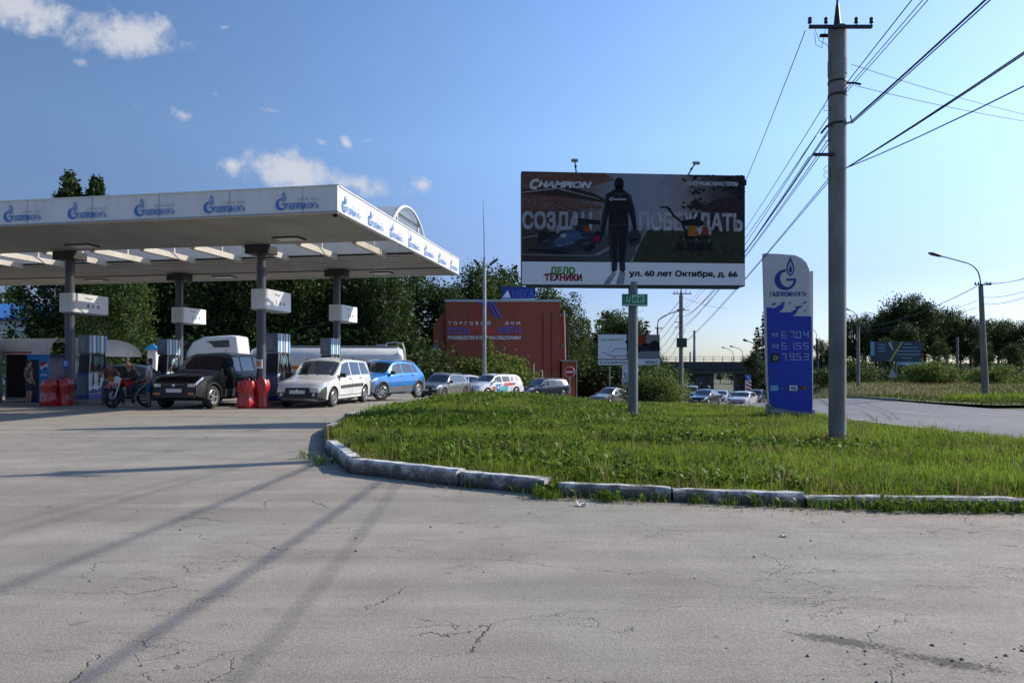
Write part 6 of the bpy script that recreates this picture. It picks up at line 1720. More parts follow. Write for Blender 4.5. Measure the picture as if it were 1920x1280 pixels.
BOXY = dict(HATCH, zt=[(0, .44), (.01, .52), (.04, .56), (.14, .585), (.27, .615), (.42, .955), (.47, .99), (.6, 1.0), (.80, .975), (.86, .93), (.97, .62), (.99, .58), (1, .45)],
            zb=[(0, .43), (.04, .52), (.27, .575), (.5, .585), (.8, .60), (.95, .60), (1, .43)], rtop=.86, rbot=.962,
            pw=[(0, .90), (.02, .94), (.06, .97), (.14, .99), (.3, 1), (.8, 1), (.93, .98), (.98, .95), (1, .92)])
MAT_PL = {}
def make_car(label, spec, L, Wd, H, loc, heading, col, metal=.2, wheel_r=.31, style='alloy10', zc=.19, ax=(.195, .79), lower=None, rails=None, group=None, bumper=None, detail=2, steer=0.0,
             grille='bar', lamp_col=None, cat="car", name="parked_car", plate=True, roofcol=None, rough=.25, drop=0.0, headlamp=None):
    "heading: direction the nose points to, degrees from -Y, counter-clockwise seen from above"
    body_m = col if not isinstance(col, tuple) else paint(col, metal, rough)
    o = thing(name, label, cat, loc, R(90 - 0) + R(heading), group)      # local -X is the nose; rotate so that -X points along the heading
    sh = Shell(L, Wd, H, zc, spec['zt'], spec['zb'], spec['pw'], spec['yr'])
    # --- body with wheel arches cut out
    bo = sh.body(body_m).build("body", o)
    cut = MB()
    for a in ax:
        for sd_ in (1, -1):
            cut.tube([((a - .5) * L, sd_ * (Wd / 2 - .27), wheel_r), ((a - .5) * L, sd_ * (Wd / 2 + .15), wheel_r)], wheel_r + .055, BLACK, 24)
    co = cut.build("cutter", o)
    bm_ = bo.modifiers.new("arches", 'BOOLEAN'); bm_.operation = 'DIFFERENCE'; bm_.object = co; bm_.solver = 'EXACT'; bm_.material_mode = 'TRANSFER'
    freeze(bo); bpy.data.objects.remove(co)
    bo.data.polygons.foreach_set('use_smooth', [True] * len(bo.data.polygons)); bo.data.set_sharp_from_angle(angle=R(32))
    ob = lambda mb, n, par=o, sm=40, **k: mb.build(n, par, smooth=sm, **k)
    c0, c1 = spec['cowl'], spec['wtop']
    # --- glass
    m = MB()
    for sd_ in (1, -1): sh.patch(m, c0 + .012, c1 - .012, 8, 6.22, GLASS, .007, 8, 4, sd_)
    ob(m, "windscreen")
    if detail > 1:
        m = MB()
        for q in (-.32, .12):
            pts = [sh.S(c0 + .014 + .03 * i, 8 - abs(q + .12 * i) * 1.6, 1 if q + .12 * i > 0 else -1) + Vector((-.02, 0, .018)) for i in range(4)]
            m.tube(pts, .008, BLACK, 5)
        ob(m, "wiper")
    m = MB()
    for sd_ in (1, -1): sh.patch(m, spec['rtop'] + .006, spec['rbot'] - .006, 8, 6.3, GLASS, .007, 5, 4, sd_)
    ob(m, "rear_window")
    for sd_ in (1, -1):
        for i, (a, b_) in enumerate(spec['wins']):
            m = MB()
            if i == 0: sh.patch(m, spec['win0'], b_, 5.10, 5.88, GLASS, .006, 6, 3, sd_, xa2=c1 - .006)
            elif i == len(spec['wins']) - 1: sh.patch(m, a, b_ + .015, 5.10, 5.88, GLASS, .006, 6, 3, sd_, xb2=b_ - .03)
            else: sh.patch(m, a, b_, 5.10, 5.88, GLASS, .006, 6, 3, sd_)
            ob(m, "side_window")
    # --- door seams and handles
    if detail > 0:
        m = MB()
        ws = spec['wins']
        for sd_ in (1, -1):
            for t in (spec['win0'] + .005, (ws[0][1] + ws[1][0]) / 2, (ws[1][1] + ws[2][0]) / 2):
                sh.patch(m, t - .0014, t + .0014, 2.3, 5.0, BLACK, .003, 1, 5, sd_)
            sh.patch(m, spec['win0'], (ws[1][1] + ws[2][0]) / 2, 2.25, 2.33, BLACK, .003, 8, 1, sd_)
        for sd_ in (1, -1): sh.patch(m, .05, c0 - .01, 6.0, 6.05, BLACK, .003, 6, 1, sd_)
        ob(m, "door_seam")
        for sd_ in (1, -1):
            for t in ((ws[0][1] + ws[1][0]) / 2 - .035, (ws[1][1] + ws[2][0]) / 2 - .03):
                m = MB(); p_ = sh.S(t, 4.35, sd_) + sh.N(t, 4.35, sd_) * .012; m.box(p_, (.16, .03, .028), body_m if detail < 2 else DKGREY); m.build("door_handle", o, bevel=.006)
    # --- lower cladding
    if lower:
        m = MB()
        for sd_ in (1, -1):
            m = MB(); sh.patch(m, .30, .70, 2.02, 2.75, lower, .012, 10, 2, sd_)
            for a in ax:
                rr = wheel_r + .055
                pts = []
                for i in range(15):
                    an = PI * i / 14; xx = (a - .5) * L + (rr + .02) * math.cos(an); zz = wheel_r + (rr + .02) * math.sin(an)
                    t = xx / L + .5; cs = sh.sec(t); yy = np.interp(zz, [c[1] for c in cs[1:6]], [c[0] for c in cs[1:6]])
                    pts.append((xx, sd_ * (yy + .002), zz))
                m.tube(pts, .035, lower, 6)
            ob(m, "cladding")
    bmp = bumper or lower
    if bmp:
        m = MB()
        for sd_ in (1, -1):
            sh.patch(m, 0.0, .075, 1.02, 1.98, bmp, .014, 5, 2, sd_); sh.patch(m, 0.0, .075, 2.0, 3.9, bmp, .014, 5, 4, sd_)
        wf = Wd / 2 * kf(spec['pw'], 0); z_ = sh.sec(0)
        m.box((-L / 2 - .008, 0, (z_[0][1] + z_[4][1]) / 2 + .0), (.03, 2 * wf * .985, (z_[4][1] - z_[0][1]) * .96), bmp)
        ob(m, "front_bumper"); m = MB()
        for sd_ in (1, -1): sh.patch(m, .93, 1.0, 2.0, 3.7, bmp, .014, 5, 4, sd_)
        wr = Wd / 2 * kf(spec['pw'], 1); m.box((L / 2 + .008, 0, z_[0][1] + .16), (.03, 2 * wr * .985, .32), bmp)
        ob(m, "rear_bumper")
    # --- face
    z0 = sh.sec(0.0); zg = z0[5][1]; zl = z0[0][1]; wf = z0[4][0]
    m = MB()
    m.box((-L / 2 - .016, 0, zg - .075), (.03, wf * 1.15, .13 if grille != 'big' else .22), BLACK)
    for q in range(3 if grille != 'none' else 0): m.box((-L / 2 - .033, 0, zg - .035 - .04 * q), (.012, wf * 1.08, .010), CHROME if grille == 'chrome' and q == 0 else DKGREY)
    m.box((-L / 2 - .016, 0, zl + .12), (.03, wf * 1.3, .11), BLACK)
    m.build("grille", o, bevel=.006)
    m = MB(); m.lathe([(0, -.012), (.05, -.008), (.05, .004)], CHROME, 14, 'X', (-L / 2 - .04, 0, zg - .07)); m.build("badge", o)
    hl = headlamp or (4.05, 5.0, .0, .105)
    for sd_ in (1, -1):
        m = MB(); sh.patch(m, hl[2] + .002, hl[3], hl[0], hl[1], LAMPG, .010, 6, 3, sd_, xb2=hl[3] * 1.25)
        m.box((-L / 2 - .012, sd_ * wf * .80, zg - .06), (.03, wf * .34, .10), LAMPG); hd = ob(m, "headlamp")
        m = MB(); m.box((-L / 2 - .03, sd_ * wf * .84, zg - .06), (.012, .09, .07), CHROME); m.build("reflector", hd)
        m = MB(); sh.patch(m, .955, .998, 3.75, 5.3, REDL, .010, 4, 3, sd_); ob(m, "tail_lamp")
        if lamp_col: m = MB(); m.box((-L / 2 - .02, sd_ * wf * .80, zg - .32), (.02, .20, .06), lamp_col); m.build("indicator", o)
        elif detail > 1: m = MB(); m.lathe([(0, -.01), (.05, -.006), (.055, .01)], LAMPG, 12, 'X', (-L / 2 - .03, sd_ * wf * .78, zl + .14)); m.build("fog_lamp", o)
        # mirror
        t = spec['win0'] + .028; p_ = sh.S(t, 5.15, sd_)
        m = MB(); m.box(p_ + Vector((-.01, sd_ * .12, .06)), (.10, .20, .14), body_m if bumper is None and not lower else BLACK); m.tube([p_, p_ + Vector((0, sd_ * .08, .03))], .02, BLACK, 6); m.build("wing_mirror", o, bevel=.025)
    if plate:
        m = MB(); m.box((-L / 2 - .034, 0, zl + .22), (.012, .52, .112), PLATE); m.build("number_plate", o)
        m = MB(); m.box((L / 2 + .03, 0, zl + .32), (.012, .52, .112), PLATE); m.build("number_plate", o)
    if rails:
        for sd_ in (1, -1):
            m = MB(); pts = [sh.S(t, 6.35, sd_) + Vector((0, 0, dz_)) for t, dz_ in ((c1 + .03, .0), (c1 + .05, .055), (c1 + .2, .065), (spec['rtop'] - .12, .06), (spec['rtop'] - .04, .05), (spec['rtop'] - .02, 0))]
            m.tube(pts, .018, rails, 6)
            for t in (c1 + .05, (c1 + spec['rtop']) / 2, spec['rtop'] - .04): m.tube([sh.S(t, 6.35, sd_), sh.S(t, 6.35, sd_) + Vector((0, 0, .055))], .02, BLACK, 6)
            ob(m, "roof_rail")
    tm, rmm = wheel_mesh(wheel_r, .2, style)
    for i, a in enumerate(ax):
        for sd_ in (1, -1):
            wo = link(tm, "wheel", o, ((a - .5) * L, sd_ * (Wd / 2 - .115), wheel_r))
            wo.rotation_euler = (0, 0, (PI if sd_ > 0 else 0) + (steer if i == 0 else 0))
            link(rmm, "rim", wo)
    m = MB(); m.box((0, 0, zc + .04), (L * .86, Wd * .72, .10), BLACK); m.build("underside", o)
    o['sh'] = 0
    return o, sh
def ground_at(u, Y, dz=0): x_ = XU(u, Y); return Vector((x_, Y, G(x_, Y) + dz))
WH = (.62, .62, .61)
# queue at the pumps (heading -10: noses point along the canopy towards us)
def carpos(k, t): p = can(k, t); return Vector((p.x, p.y, G(p.x, p.y)))
gq = "cars queueing for petrol"
def front_at(u, Y, L, heading):
    "centre of a car whose nose centre is seen at u, distance Y"
    x_ = XU(u, Y); d = R(heading); fx, fy = math.sin(d), -math.cos(d)
    c = Vector((x_ - fx * L / 2, Y - fy * L / 2, 0)); c.z = G(c.x, c.y); return c
o, sh = make_car("white high-roofed estate car with unpainted black bumper, first in the right-hand lane", MPV, 4.47, 1.76, 1.64, front_at(558, 21.6, 4.47, -9), -9, WH, .0, .315, 'alloy10', .19, (.185, .80), None, DKGREY, gq, bumper=DKGREY, grille='big')
m = MB()
for sd_ in (1, -1): sh.patch(m, .30, .74, 3.05, 3.45, DKGREY, .014, 8, 1, sd_)
m.build("side_moulding", o)
make_car("bright blue crossover hatchback with grey sills and its front wheels turned, behind the white estate", HATCH, 4.0, 1.76, 1.60, Vector((-5.28, 28.0, 0)), -25, (.014, .20, .58), .35, .33, 'alloy7', .22, (.195, .83), mat("sill_grey", (.10, .105, .11), .5), STEEL, gq, steer=R(-28))
make_car("black square-cut off-roader parked at the pump, facing us with orange indicators", SUV, 4.40, 1.78, 1.80, front_at(327, 21.0, 4.4, -9), -9, mat('black_car_paint', (.005, .006, .007), .22, var=.2, spec=.25, coat=.12), .1, .36, 'alloy5', .26, (.155, .78), mat("cladding_black", (.018, .02, .021), .5), None, gq, lamp_col=ORANGEL, bumper=mat("bumper_black", (.016, .017, .018), .5), grille='chrome', headlamp=(4.2, 4.9, .0, .05))
make_car("old angular dark grey-green hatchback with a roof rack, behind the blue crossover", BOXY, 4.05, 1.66, 1.42, Vector((-3.95, 39.2, G(-3.95, 39.2))), -24, (.16, .165, .15), .3, .29, 'steel', .18, (.19, .80), None, DKGREY, gq, lamp_col=ORANGEL, bumper=DKGREY, detail=1)
make_car("plain white sedan half hidden between the grey hatchback and the decorated white car", SEDAN, 4.4, 1.72, 1.5, Vector((-3.3, 46.8, G(-3.3, 46.8))), -62, (.66, .66, .66), .05, .30, 'alloy10', .18, (.19, .80), None, None, gq, detail=1)
o, sh = make_car("white estate car with red, orange and blue advertising shapes on its side", WAGON, 4.42, 1.77, 1.54, Vector((-1.25, 44.3, G(-1.25, 44.3))), -42, (.68, .68, .68), .05, .32, 'alloy5', .19, (.195, .80), None, DKGREY, gq, detail=2, grille='big')
dc = [(.27, .33, 2.1, 3.6, ORANGEL), (.34, .45, 2.4, 4.9, TEAL2), (.46, .60, 2.1, 3.6, mat("decal_teal", (.08, .42, .5), .4)), (.52, .76, 3.6, 5.0, mat("decal_red", (.5, .08, .07), .4)), (.70, .80, 4.2, 5.0, mat("decal_blue", (.05, .15, .5), .4))]
DKB = mat("decal_dark", (.02, .04, .28), .4)
for sd_ in (1, -1):
    m = MB()
    for (a, b_, pa, pb, mm_) in dc: sh.patch(m, a, b_, pa, pb, mm_, .007, 5, 3, sd_, xa2=a + .02, xb2=b_ + .02)
    sh.patch(m, .375, .44, 2.7, 3.9, DKB, .010, 4, 2, sd_); sh.patch(m, .39, .425, 3.0, 3.6, FW, .013, 2, 2, sd_); sh.patch(m, .48, .56, 2.9, 3.2, PLB, .010, 2, 1, sd_)
    m.build("side_advert", o)
make_car("dark blue-grey estate car in the queue right of the decorated white car", WAGON, 4.7, 1.78, 1.50, Vector((2.35, 52.2, G(2.35, 52.2))), -48, (.045, .055, .075), .5, .32, 'alloy5', .18, (.19, .79), None, STEEL, gq, detail=1)
make_car("brownish silver sedan in the queue, its rear hidden by the billboard post", SEDAN, 4.38, 1.70, 1.47, Vector((8.05, 55.5, G(8.05, 55.5))), -42, (.26, .25, .25), .6, .30, 'alloy5', .17, (.19, .79), None, None, gq, detail=1)
# cars on the road beyond the lawn
gr_ = "cars coming up the road from the bridge"
make_car("black sedan low behind the grass, right of the far utility pole", SEDAN, 4.5, 1.76, 1.47, Vector((17.6, 62, G(17.6, 62) + .1)), -38, (.014, .015, .017), .4, .31, 'alloy5', .17, (.19, .79), None, None, gr_, detail=1)
make_car("white small hatchback low behind the grass, left of the price stele", HATCH, 3.95, 1.70, 1.50, Vector((22.6, 66.5, G(22.6, 66.5) + .1)), -36, (.62, .58, .60), .1, .30, 'alloy5', .18, (.19, .80), None, None, gr_, detail=1)
make_car("silver hatchback partly hidden between the black sedan and the white hatchback", HATCH, 4.1, 1.72, 1.55, Vector((24.6, 74, G(24.6, 74) + .1)), -30, (.40, .42, .44), .6, .30, 'alloy5', .18, (.19, .80), None, None, gr_, detail=0)
make_car("light grey car seen only by its roof behind the black sedan", SEDAN, 4.4, 1.72, 1.5, Vector((25.2, 82, G(25.2, 82) + .25)), -25, (.5, .52, .55), .4, .30, 'alloy5', .18, (.19, .80), None, None, gr_, detail=0)
make_car("dark off-roader with roof bars behind the white hatchback beside the stele", SUV, 4.6, 1.84, 1.75, Vector((27.6, 77.5, G(27.6, 77.5) + .1)), -28, (.05, .055, .065), .4, .35, 'alloy5', .22, (.19, .80), None, STEEL, gr_, detail=0)
make_car("grey minivan driving off under the bridge beside the far utility pole", MPV, 4.8, 1.9, 1.95, Vector((22.6, 86, G(22.6, 86) + .35)), -20, (.30, .33, .34), .4, .33, 'steel', .2, (.19, .8), None, None, gr_, detail=0)
make_car("distant white van beyond the bridge, left of the far utility pole", MPV, 5.2, 2.0, 2.3, Vector((XU(1257, 128), 128, G(37, 128) + 1.0)), -20, (.55, .57, .6), .1, .33, 'steel', .2, (.19, .8), None, None, gr_, detail=0)
make_car("distant white car on the road beneath the bridge", HATCH, 4.2, 1.8, 1.5, Vector((XU(1262, 120), 120, G(34, 120) + .3)), -20, (.55, .57, .6), .1, .31, 'steel', .2, (.19, .8), None, None, gr_, detail=0)
# behind the pumps
make_car("dark blue sedan standing sideways behind the motorbikes at the left pump", SEDAN, 4.5, 1.76, 1.48, Vector((XU(228, 27.4), 27.4, G(-15, 27.4))), -62, (.05, .075, .11), .55, .31, 'alloy5', .18, (.19, .79), None, None, gq, detail=1)
make_car("dark tall people carrier behind the black off-roader", MPV, 4.8, 1.9, 2.02, Vector((XU(398, 31), 31, G(-14, 31))), -14, (.03, .04, .05), .5, .33, 'alloy5', .2, (.19, .8), None, None, gq, detail=0)

# ---- white tractor unit with tank trailer, side on
TY = 47.0; tx = XU(340, TY); tz = G(-20, TY)
tr = thing("lorry", "white lorry tractor unit with tall sleeper cab facing left behind the pumps", "lorry", (tx, TY, tz), R(4))
LW = mat("lorry_white", (.66, .66, .67), .3, var=.06, scale=1, coat=.4)
ch = ZV(628, TY) - tz
prof = [(.0, .6), (-.04, 1.5), (.10, 2.35), (.32, 3.05), (.75, ch - .45), (1.5, ch - .12), (3.3, ch), (3.75, ch - .02), (3.95, 2.6), (4.05, 1.0), (4.05, .6)]
b = MB(); b.prism(prof, 0, 2.45, LW); b.build("cab", tr, bevel=.12, smooth=40)
b = MB(); b.prism([(.16, 2.28), (.36, 2.28), (.62, 3.0), (.40, 3.0)], .05, 2.4, GLASS, Matrix.Translation((-.12, 0, 0))); b.build("windscreen", tr)
b = MB(); b.prism([(.75, 2.2), (1.7, 2.2), (1.7, 2.95), (1.02, 2.95)], -.015, -.005, GLASS); b.build("side_window", tr)
b = MB(); b.prism([(1.7, ch - .42), (3.2, ch - .32), (3.25, ch - .82), (2.2, ch - .86), (2.0, ch - .6)], -.02, -.008, mat("vent_dark", (.06, .065, .07), .5)); b.build("side_vent", tr)
b = MB(); b.box((.28, -.12, 2.75), (.16, .22, .55), BLACK); b.tube([(.3, -.02, 3.1), (.02, -.2, 3.35), (-.05, -.1, 3.2)], .05, BLACK, 6); b.build("wing_mirror", tr, bevel=.03)
b = MB(); b.prism([(-.2, ch - .9), (.9, ch - .62), (.85, ch - .5), (-.25, ch - .74)], .2, 2.3, BLACK); b.build("sun_visor", tr)
b = MB()
for (a, c, d_) in ((1.72, .9, 2.9), (3.0, 1.2, ch - .9)): b.box((a, -.012, (c + d_) / 2), (.02, .012, d_ - c), DKGREY)
b.box((2.9, -.012, 2.6), (2.0, .012, .02), DKGREY); b.build("seam", tr)
tm, rmm = wheel_mesh(.5, .3, 'steel')
for xx in (1.3, 5.2):
    for yy in (.15, 2.3):
        wo = link(tm, "wheel", tr, (xx, yy, .5)); link(rmm, "rim", wo)
b = MB(); b.box((4.0, 1.2, .85), (5.6, 1.0, .3), BLACK); b.build("chassis", tr)
tk = thing("tank_trailer", "white tank trailer with an orange stripe behind the pumps", "trailer", (XU(463, TY), TY, tz), R(4))
TL = XU(752, TY) - XU(463, TY); tzt = ZV(650, TY) - tz
b = MB()
rz_, ry_ = 1.0, 1.2; czk = tzt - rz_
prof_ = [(0.0, 0), (.0, .55), (.12, .85), (.35, 1.0)]
vs = []; n_ = 26; sts = [(0, .02), (.02, .55), (.12, .86), (.4, 1.0), (TL - .35, 1.0), (TL - .1, .86), (TL, .5), (TL + .02, .02)]
for (x_, s_) in sts:
    for j in range(n_):
        a = 2 * PI * j / n_; sx_ = abs(math.cos(a)) ** .8 * math.copysign(1, math.cos(a)); vs.append((x_, 1.2 + ry_ * s_ * sx_, czk + rz_ * s_ * math.sin(a)))
b.add(vs, [(i * n_ + j, i * n_ + (j + 1) % n_, (i + 1) * n_ + (j + 1) % n_, (i + 1) * n_ + j) for i in range(len(sts) - 1) for j in range(n_)], mat("tank_white", (.62, .61, .60), .3, var=.08, scale=1.2, dirt=(.46, .46, .45)))
b.build("tank", tk, smooth=50)
b = MB(); STRP = mat("tank_orange", (.50, .12, .015), .35, var=.06)
def onside(x_, z_, o_=.02):
    s_ = max(-1, min(1, (z_ - czk) / rz_)); return (x_, 1.2 - ry_ * math.cos(math.asin(s_)) ** .8 - o_, z_)
b.add([onside(x_, z_) for x_, z_ in ((.5, czk + .15), (2.6, czk - .32), (TL - .4, czk - .40), (TL - .4, czk - .55), (2.4, czk - .55), (.5, czk - .12))], [(0, 1, 4, 5), (1, 2, 3, 4)], STRP); b.build("stripe", tk)
b = MB(); b.box((TL / 2, 1.2, tzt + .05), (TL - .8, .9, .10), STEEL)
for xx in (2.2, TL - 5.0, TL - 1.6): b.box((xx, 1.2, tzt + .12), (.7, .7, .2), STEEL)
b.build("walkway", tk)
b = MB()
for yy in (.9, 1.5):
    b.tube([(TL - 1.4, yy, tzt), (TL - 1.2, yy, tzt + .32), (TL - .7, yy, tzt + .38), (TL - .1, yy, tzt + .3), (TL + .05, yy, tzt - .2), (TL + .25, yy, .9)], .035, STEEL, 6)
for i in range(6): b.tube([(TL + .07 + .03 * i, .9, tzt - .35 - .3 * i), (TL + .07 + .03 * i, 1.5, tzt - .35 - .3 * i)], .025, STEEL, 6)
b.build("ladder", tk)
b = MB(); b.box((TL / 2, 1.2, .95), (TL - .6, 1.0, .25), BLACK)
for i in range(3): b.box((TL * .3 + 1.2 * i, .1, .8), (.9, .2, .4), STEEL)
b.build("chassis", tk)
for i in range(3):
    for yy in (.15, 2.3): wo = link(tm, "wheel", tk, (TL - 4.2 + 1.3 * i, yy, .5)); link(rmm, "rim", wo)
# ------------------------------------------------------------------ people and motorbikes
SKIN = mat("skin", (.34, .19, .13), .55, var=.12, scale=9)
def skin_mesh(name, pts, edges, mat_, parent, sub=1):
    me = bpy.data.meshes.new(name)
    me.from_pydata([p[0] for p in pts], edges, [])
    o = link(me, name, parent)
    sk = o.modifiers.new("skin", 'SKIN'); sk.use_smooth_shade = True
    if not me.skin_vertices: 
        bm = bmesh.new(); bm.from_mesh(me); bm.verts.layers.skin.verify(); bm.to_mesh(me); bm.free()
    d = me.skin_vertices[0].data
    for i, p in enumerate(pts):
        r = p[1]; d[i].radius = r if hasattr(r, '__len__') else (r, r); d[i].use_root = (i == 0)
    ss = o.modifiers.new("round", 'SUBSURF'); ss.levels = sub; ss.render_levels = sub
    freeze(o)
    o.data.materials.clear(); o.data.materials.append(mat_)
    o.data.polygons.foreach_set('use_smooth', [True] * len(o.data.polygons))
    return o
STAND = dict(pelvis=(0, 0, .93), belly=(0, -.01, 1.08), chest=(0, .0, 1.30), neck=(0, .0, 1.46), jaw=(0, -.02, 1.54), skull=(0, .0, 1.63), crown=(0, .01, 1.71),
             shl=(-.18, 0, 1.39), ell=(-.23, .03, 1.12), wrl=(-.22, -.06, .88), shr=(.18, 0, 1.39), elr=(.23, .03, 1.12), wrr=(.22, -.06, .88),
             hil=(-.10, 0, .88), knl=(-.11, -.02, .49), anl=(-.11, .02, .09), tol=(-.13, -.14, .035), hir=(.10, 0, .88), knr=(.11, -.02, .49), anr=(.11, .02, .09), tor=(.13, -.14, .035))
RIDE = dict(STAND, pelvis=(0, .22, .86), belly=(0, .20, 1.0), chest=(0, .08, 1.20), neck=(0, .0, 1.34), jaw=(0, -.07, 1.41), skull=(0, -.05, 1.50), crown=(0, -.04, 1.58),
            shl=(-.18, .05, 1.28), ell=(-.32, -.08, 1.06), wrl=(-.34, -.34, 1.03), shr=(.18, .05, 1.28), elr=(.32, -.08, 1.06), wrr=(.34, -.34, 1.03),
            hil=(-.11, .18, .84), knl=(-.22, -.18, .66), anl=(-.24, -.02, .10), tol=(-.26, -.18, .045), hir=(.11, .18, .84), knr=(.22, -.18, .66), anr=(.24, -.02, .10), tor=(.26, -.18, .045))
def person(label, loc, rz, J, sc=1.0, top=None, legs=None, legs_to='knee', hair=None, hair_long=False, shoe=None, helmet=None, sleeve='short'):
    o = thing("person", label, "person", loc, rz)
    o.scale = (sc, sc, sc)
    V = lambda k: Vector(J[k])
    names = ['pelvis', 'belly', 'chest', 'neck', 'jaw', 'skull', 'crown', 'shl', 'ell', 'wrl', 'shr', 'elr', 'wrr', 'hil', 'knl', 'anl', 'tol', 'hir', 'knr', 'anr', 'tor']
    rad = dict(pelvis=(.135, .10), belly=(.125, .09), chest=(.145, .10), neck=.05, jaw=(.062, .075), skull=(.078, .095), crown=(.045, .055), shl=.062, ell=.042, wrl=.028, shr=.062, elr=.042, wrr=.028,
               hil=.085, knl=.056, anl=.036, tol=.032, hir=.085, knr=.056, anr=.036, tor=.032)
    pts = [(V(n), rad[n]) for n in names]; ix = {n: i for i, n in enumerate(names)}
    E = [(ix[a], ix[b]) for a, b in (('pelvis', 'belly'), ('belly', 'chest'), ('chest', 'neck'), ('neck', 'jaw'), ('jaw', 'skull'), ('skull', 'crown'), ('chest', 'shl'), ('shl', 'ell'), ('ell', 'wrl'), ('chest', 'shr'), ('shr', 'elr'), ('elr', 'wrr'),
         ('pelvis', 'hil'), ('hil', 'knl'), ('knl', 'anl'), ('anl', 'tol'), ('pelvis', 'hir'), ('hir', 'knr'), ('knr', 'anr'), ('anr', 'tor'))]
    # nose and hands with five fingers
    sk = V('jaw').lerp(V('skull'), .5); pts.append((sk + Vector((0, -.105, -.005)), .013)); E.append((ix['jaw'], len(pts) - 1))
    for s_, el, wr in ((-1, 'ell', 'wrl'), (1, 'elr', 'wrr')):
        d = (V(wr) - V(el)).normalized(); side = Vector((-s_ * .3, -1, 0)); side = (side - d * side.dot(d)).normalized()
        pts.append((V(wr) + d * .07, (.034, .018))); pi_ = len(pts) - 1; E.append((ix[wr], pi_))
        for q, ln in enumerate((.072, .085, .078, .06)):
            base = V(wr) + d * .09 + side * (.024 - .016 * q); pts.append((base, .010)); pts.append((base + d * ln * .6, .009)); pts.append((base + d * ln * .9 + Vector((-s_ * .02, 0, 0)), .007))
            E += [(pi_, len(pts) - 3), (len(pts) - 3, len(pts) - 2), (len(pts) - 2, len(pts) - 1)]
        pts.append((V(wr) + d * .03 + side * .04, .011)); pts.append((V(wr) + d * .075 + side * .06, .009)); E += [(ix[wr], len(pts) - 2), (len(pts) - 2, len(pts) - 1)]
    skin_mesh("body", pts, E, SKIN, o)
    g = 1.16
    if top:
        e = 1.0 if sleeve == 'long' else .55
        p = [(V('pelvis').lerp(V('belly'), .15), (.158, .122)), (V('belly'), (.148, .112)), (V('chest'), (.165, .118)), (V('neck') - Vector((0, 0, .045)), .068), (V('shl'), .078), (V('shl').lerp(V('ell'), e), .062), (V('shr'), .078), (V('shr').lerp(V('elr'), e), .062)]
        ed = [(0, 1), (1, 2), (2, 3), (2, 4), (4, 5), (2, 6), (6, 7)]
        if sleeve == 'long': p += [(V('ell').lerp(V('wrl'), .9), .042), (V('elr').lerp(V('wrr'), .9), .042)]; ed += [(5, 8), (7, 9)]
        skin_mesh("shirt", p, ed, top, o)
    if legs:
        t = {'knee': .95, 'full': 1.0, 'short': .6}[legs_to]
        p = [(V('pelvis') + Vector((0, 0, .06)), (.145, .115)), (V('pelvis'), (.155, .118)), (V('hil'), .102), (V('hil').lerp(V('knl'), t), .084), (V('hir'), .102), (V('hir').lerp(V('knr'), t), .084)]
        ed = [(0, 1), (1, 2), (2, 3), (1, 4), (4, 5)]
        if legs_to == 'full': p += [(V('knl').lerp(V('anl'), .95), .056), (V('knr').lerp(V('anr'), .95), .056)]; ed += [(3, 6), (5, 7)]
        skin_mesh("trousers" if legs_to == 'full' else "shorts", p, ed, legs, o)
    for a, t_ in (('anl', 'tol'), ('anr', 'tor')):
        if shoe: skin_mesh("shoe", [(V(a) + Vector((0, .04, -.04)), .04), (V(a).lerp(V(t_), .5) - Vector((0, 0, .01)), .045), (V(t_), .036)], [(0, 1), (1, 2)], shoe, o)
    if hair:
        p = [(V('crown') + Vector((0, .01, .0)), .075), (V('skull') + Vector((0, .04, .0)), (.098, .085)), (V('jaw') + Vector((0, .07, .02)), (.085, .05))]
        ed = [(0, 1), (1, 2)]
        if hair_long: p.append((V('neck') + Vector((0, .07, .0)), (.09, .04))); ed.append((2, 3))
        skin_mesh("hair", p, ed, hair, o)
    if helmet:
        skin_mesh("helmet", [(V('crown') + Vector((0, .01, .02)), .085), (V('skull') + Vector((0, .01, 0)), (.125, .13)), (V('jaw') + Vector((0, -.02, 0)), (.10, .115))], [(0, 1), (1, 2)], helmet, o)
    return o
def cloth(n, c): return mat(n, c, .85, var=.2, scale=7, bump=.3, bscale=25)
HAIR = mat("dark_hair", (.012, .010, .009), .6, var=.3, scale=30)
person("woman in a white T-shirt and blue knee shorts standing beside the black off-roader", Vector((XU(280, 22.0), 22.0, 0)), R(-70), dict(STAND, wrl=(-.2, -.16, 1.0), ell=(-.24, -.02, 1.13)), .93,
       cloth("white_tee", (.62, .62, .66)), cloth("blue_shorts", (.01, .13, .30)), 'knee', HAIR, True, cloth("dark_shoe", (.03, .03, .03)))
person("person in grey T-shirt and dark shorts seen from behind in front of the drinks fridge", Vector((XU(54, 23.4), 23.4, 0)), R(150), STAND, .90, cloth("grey_tee", (.10, .095, .09)), cloth("dark_shorts", (.03, .03, .06)), 'knee', HAIR, False, cloth("pale_shoe", (.3, .3, .3)))
BIKE_RED = mat("bike_red_plastic", (.45, .03, .03), .3, var=.08, coat=.3); BIKE_WH = mat("bike_white_plastic", (.6, .6, .6), .3, var=.08)
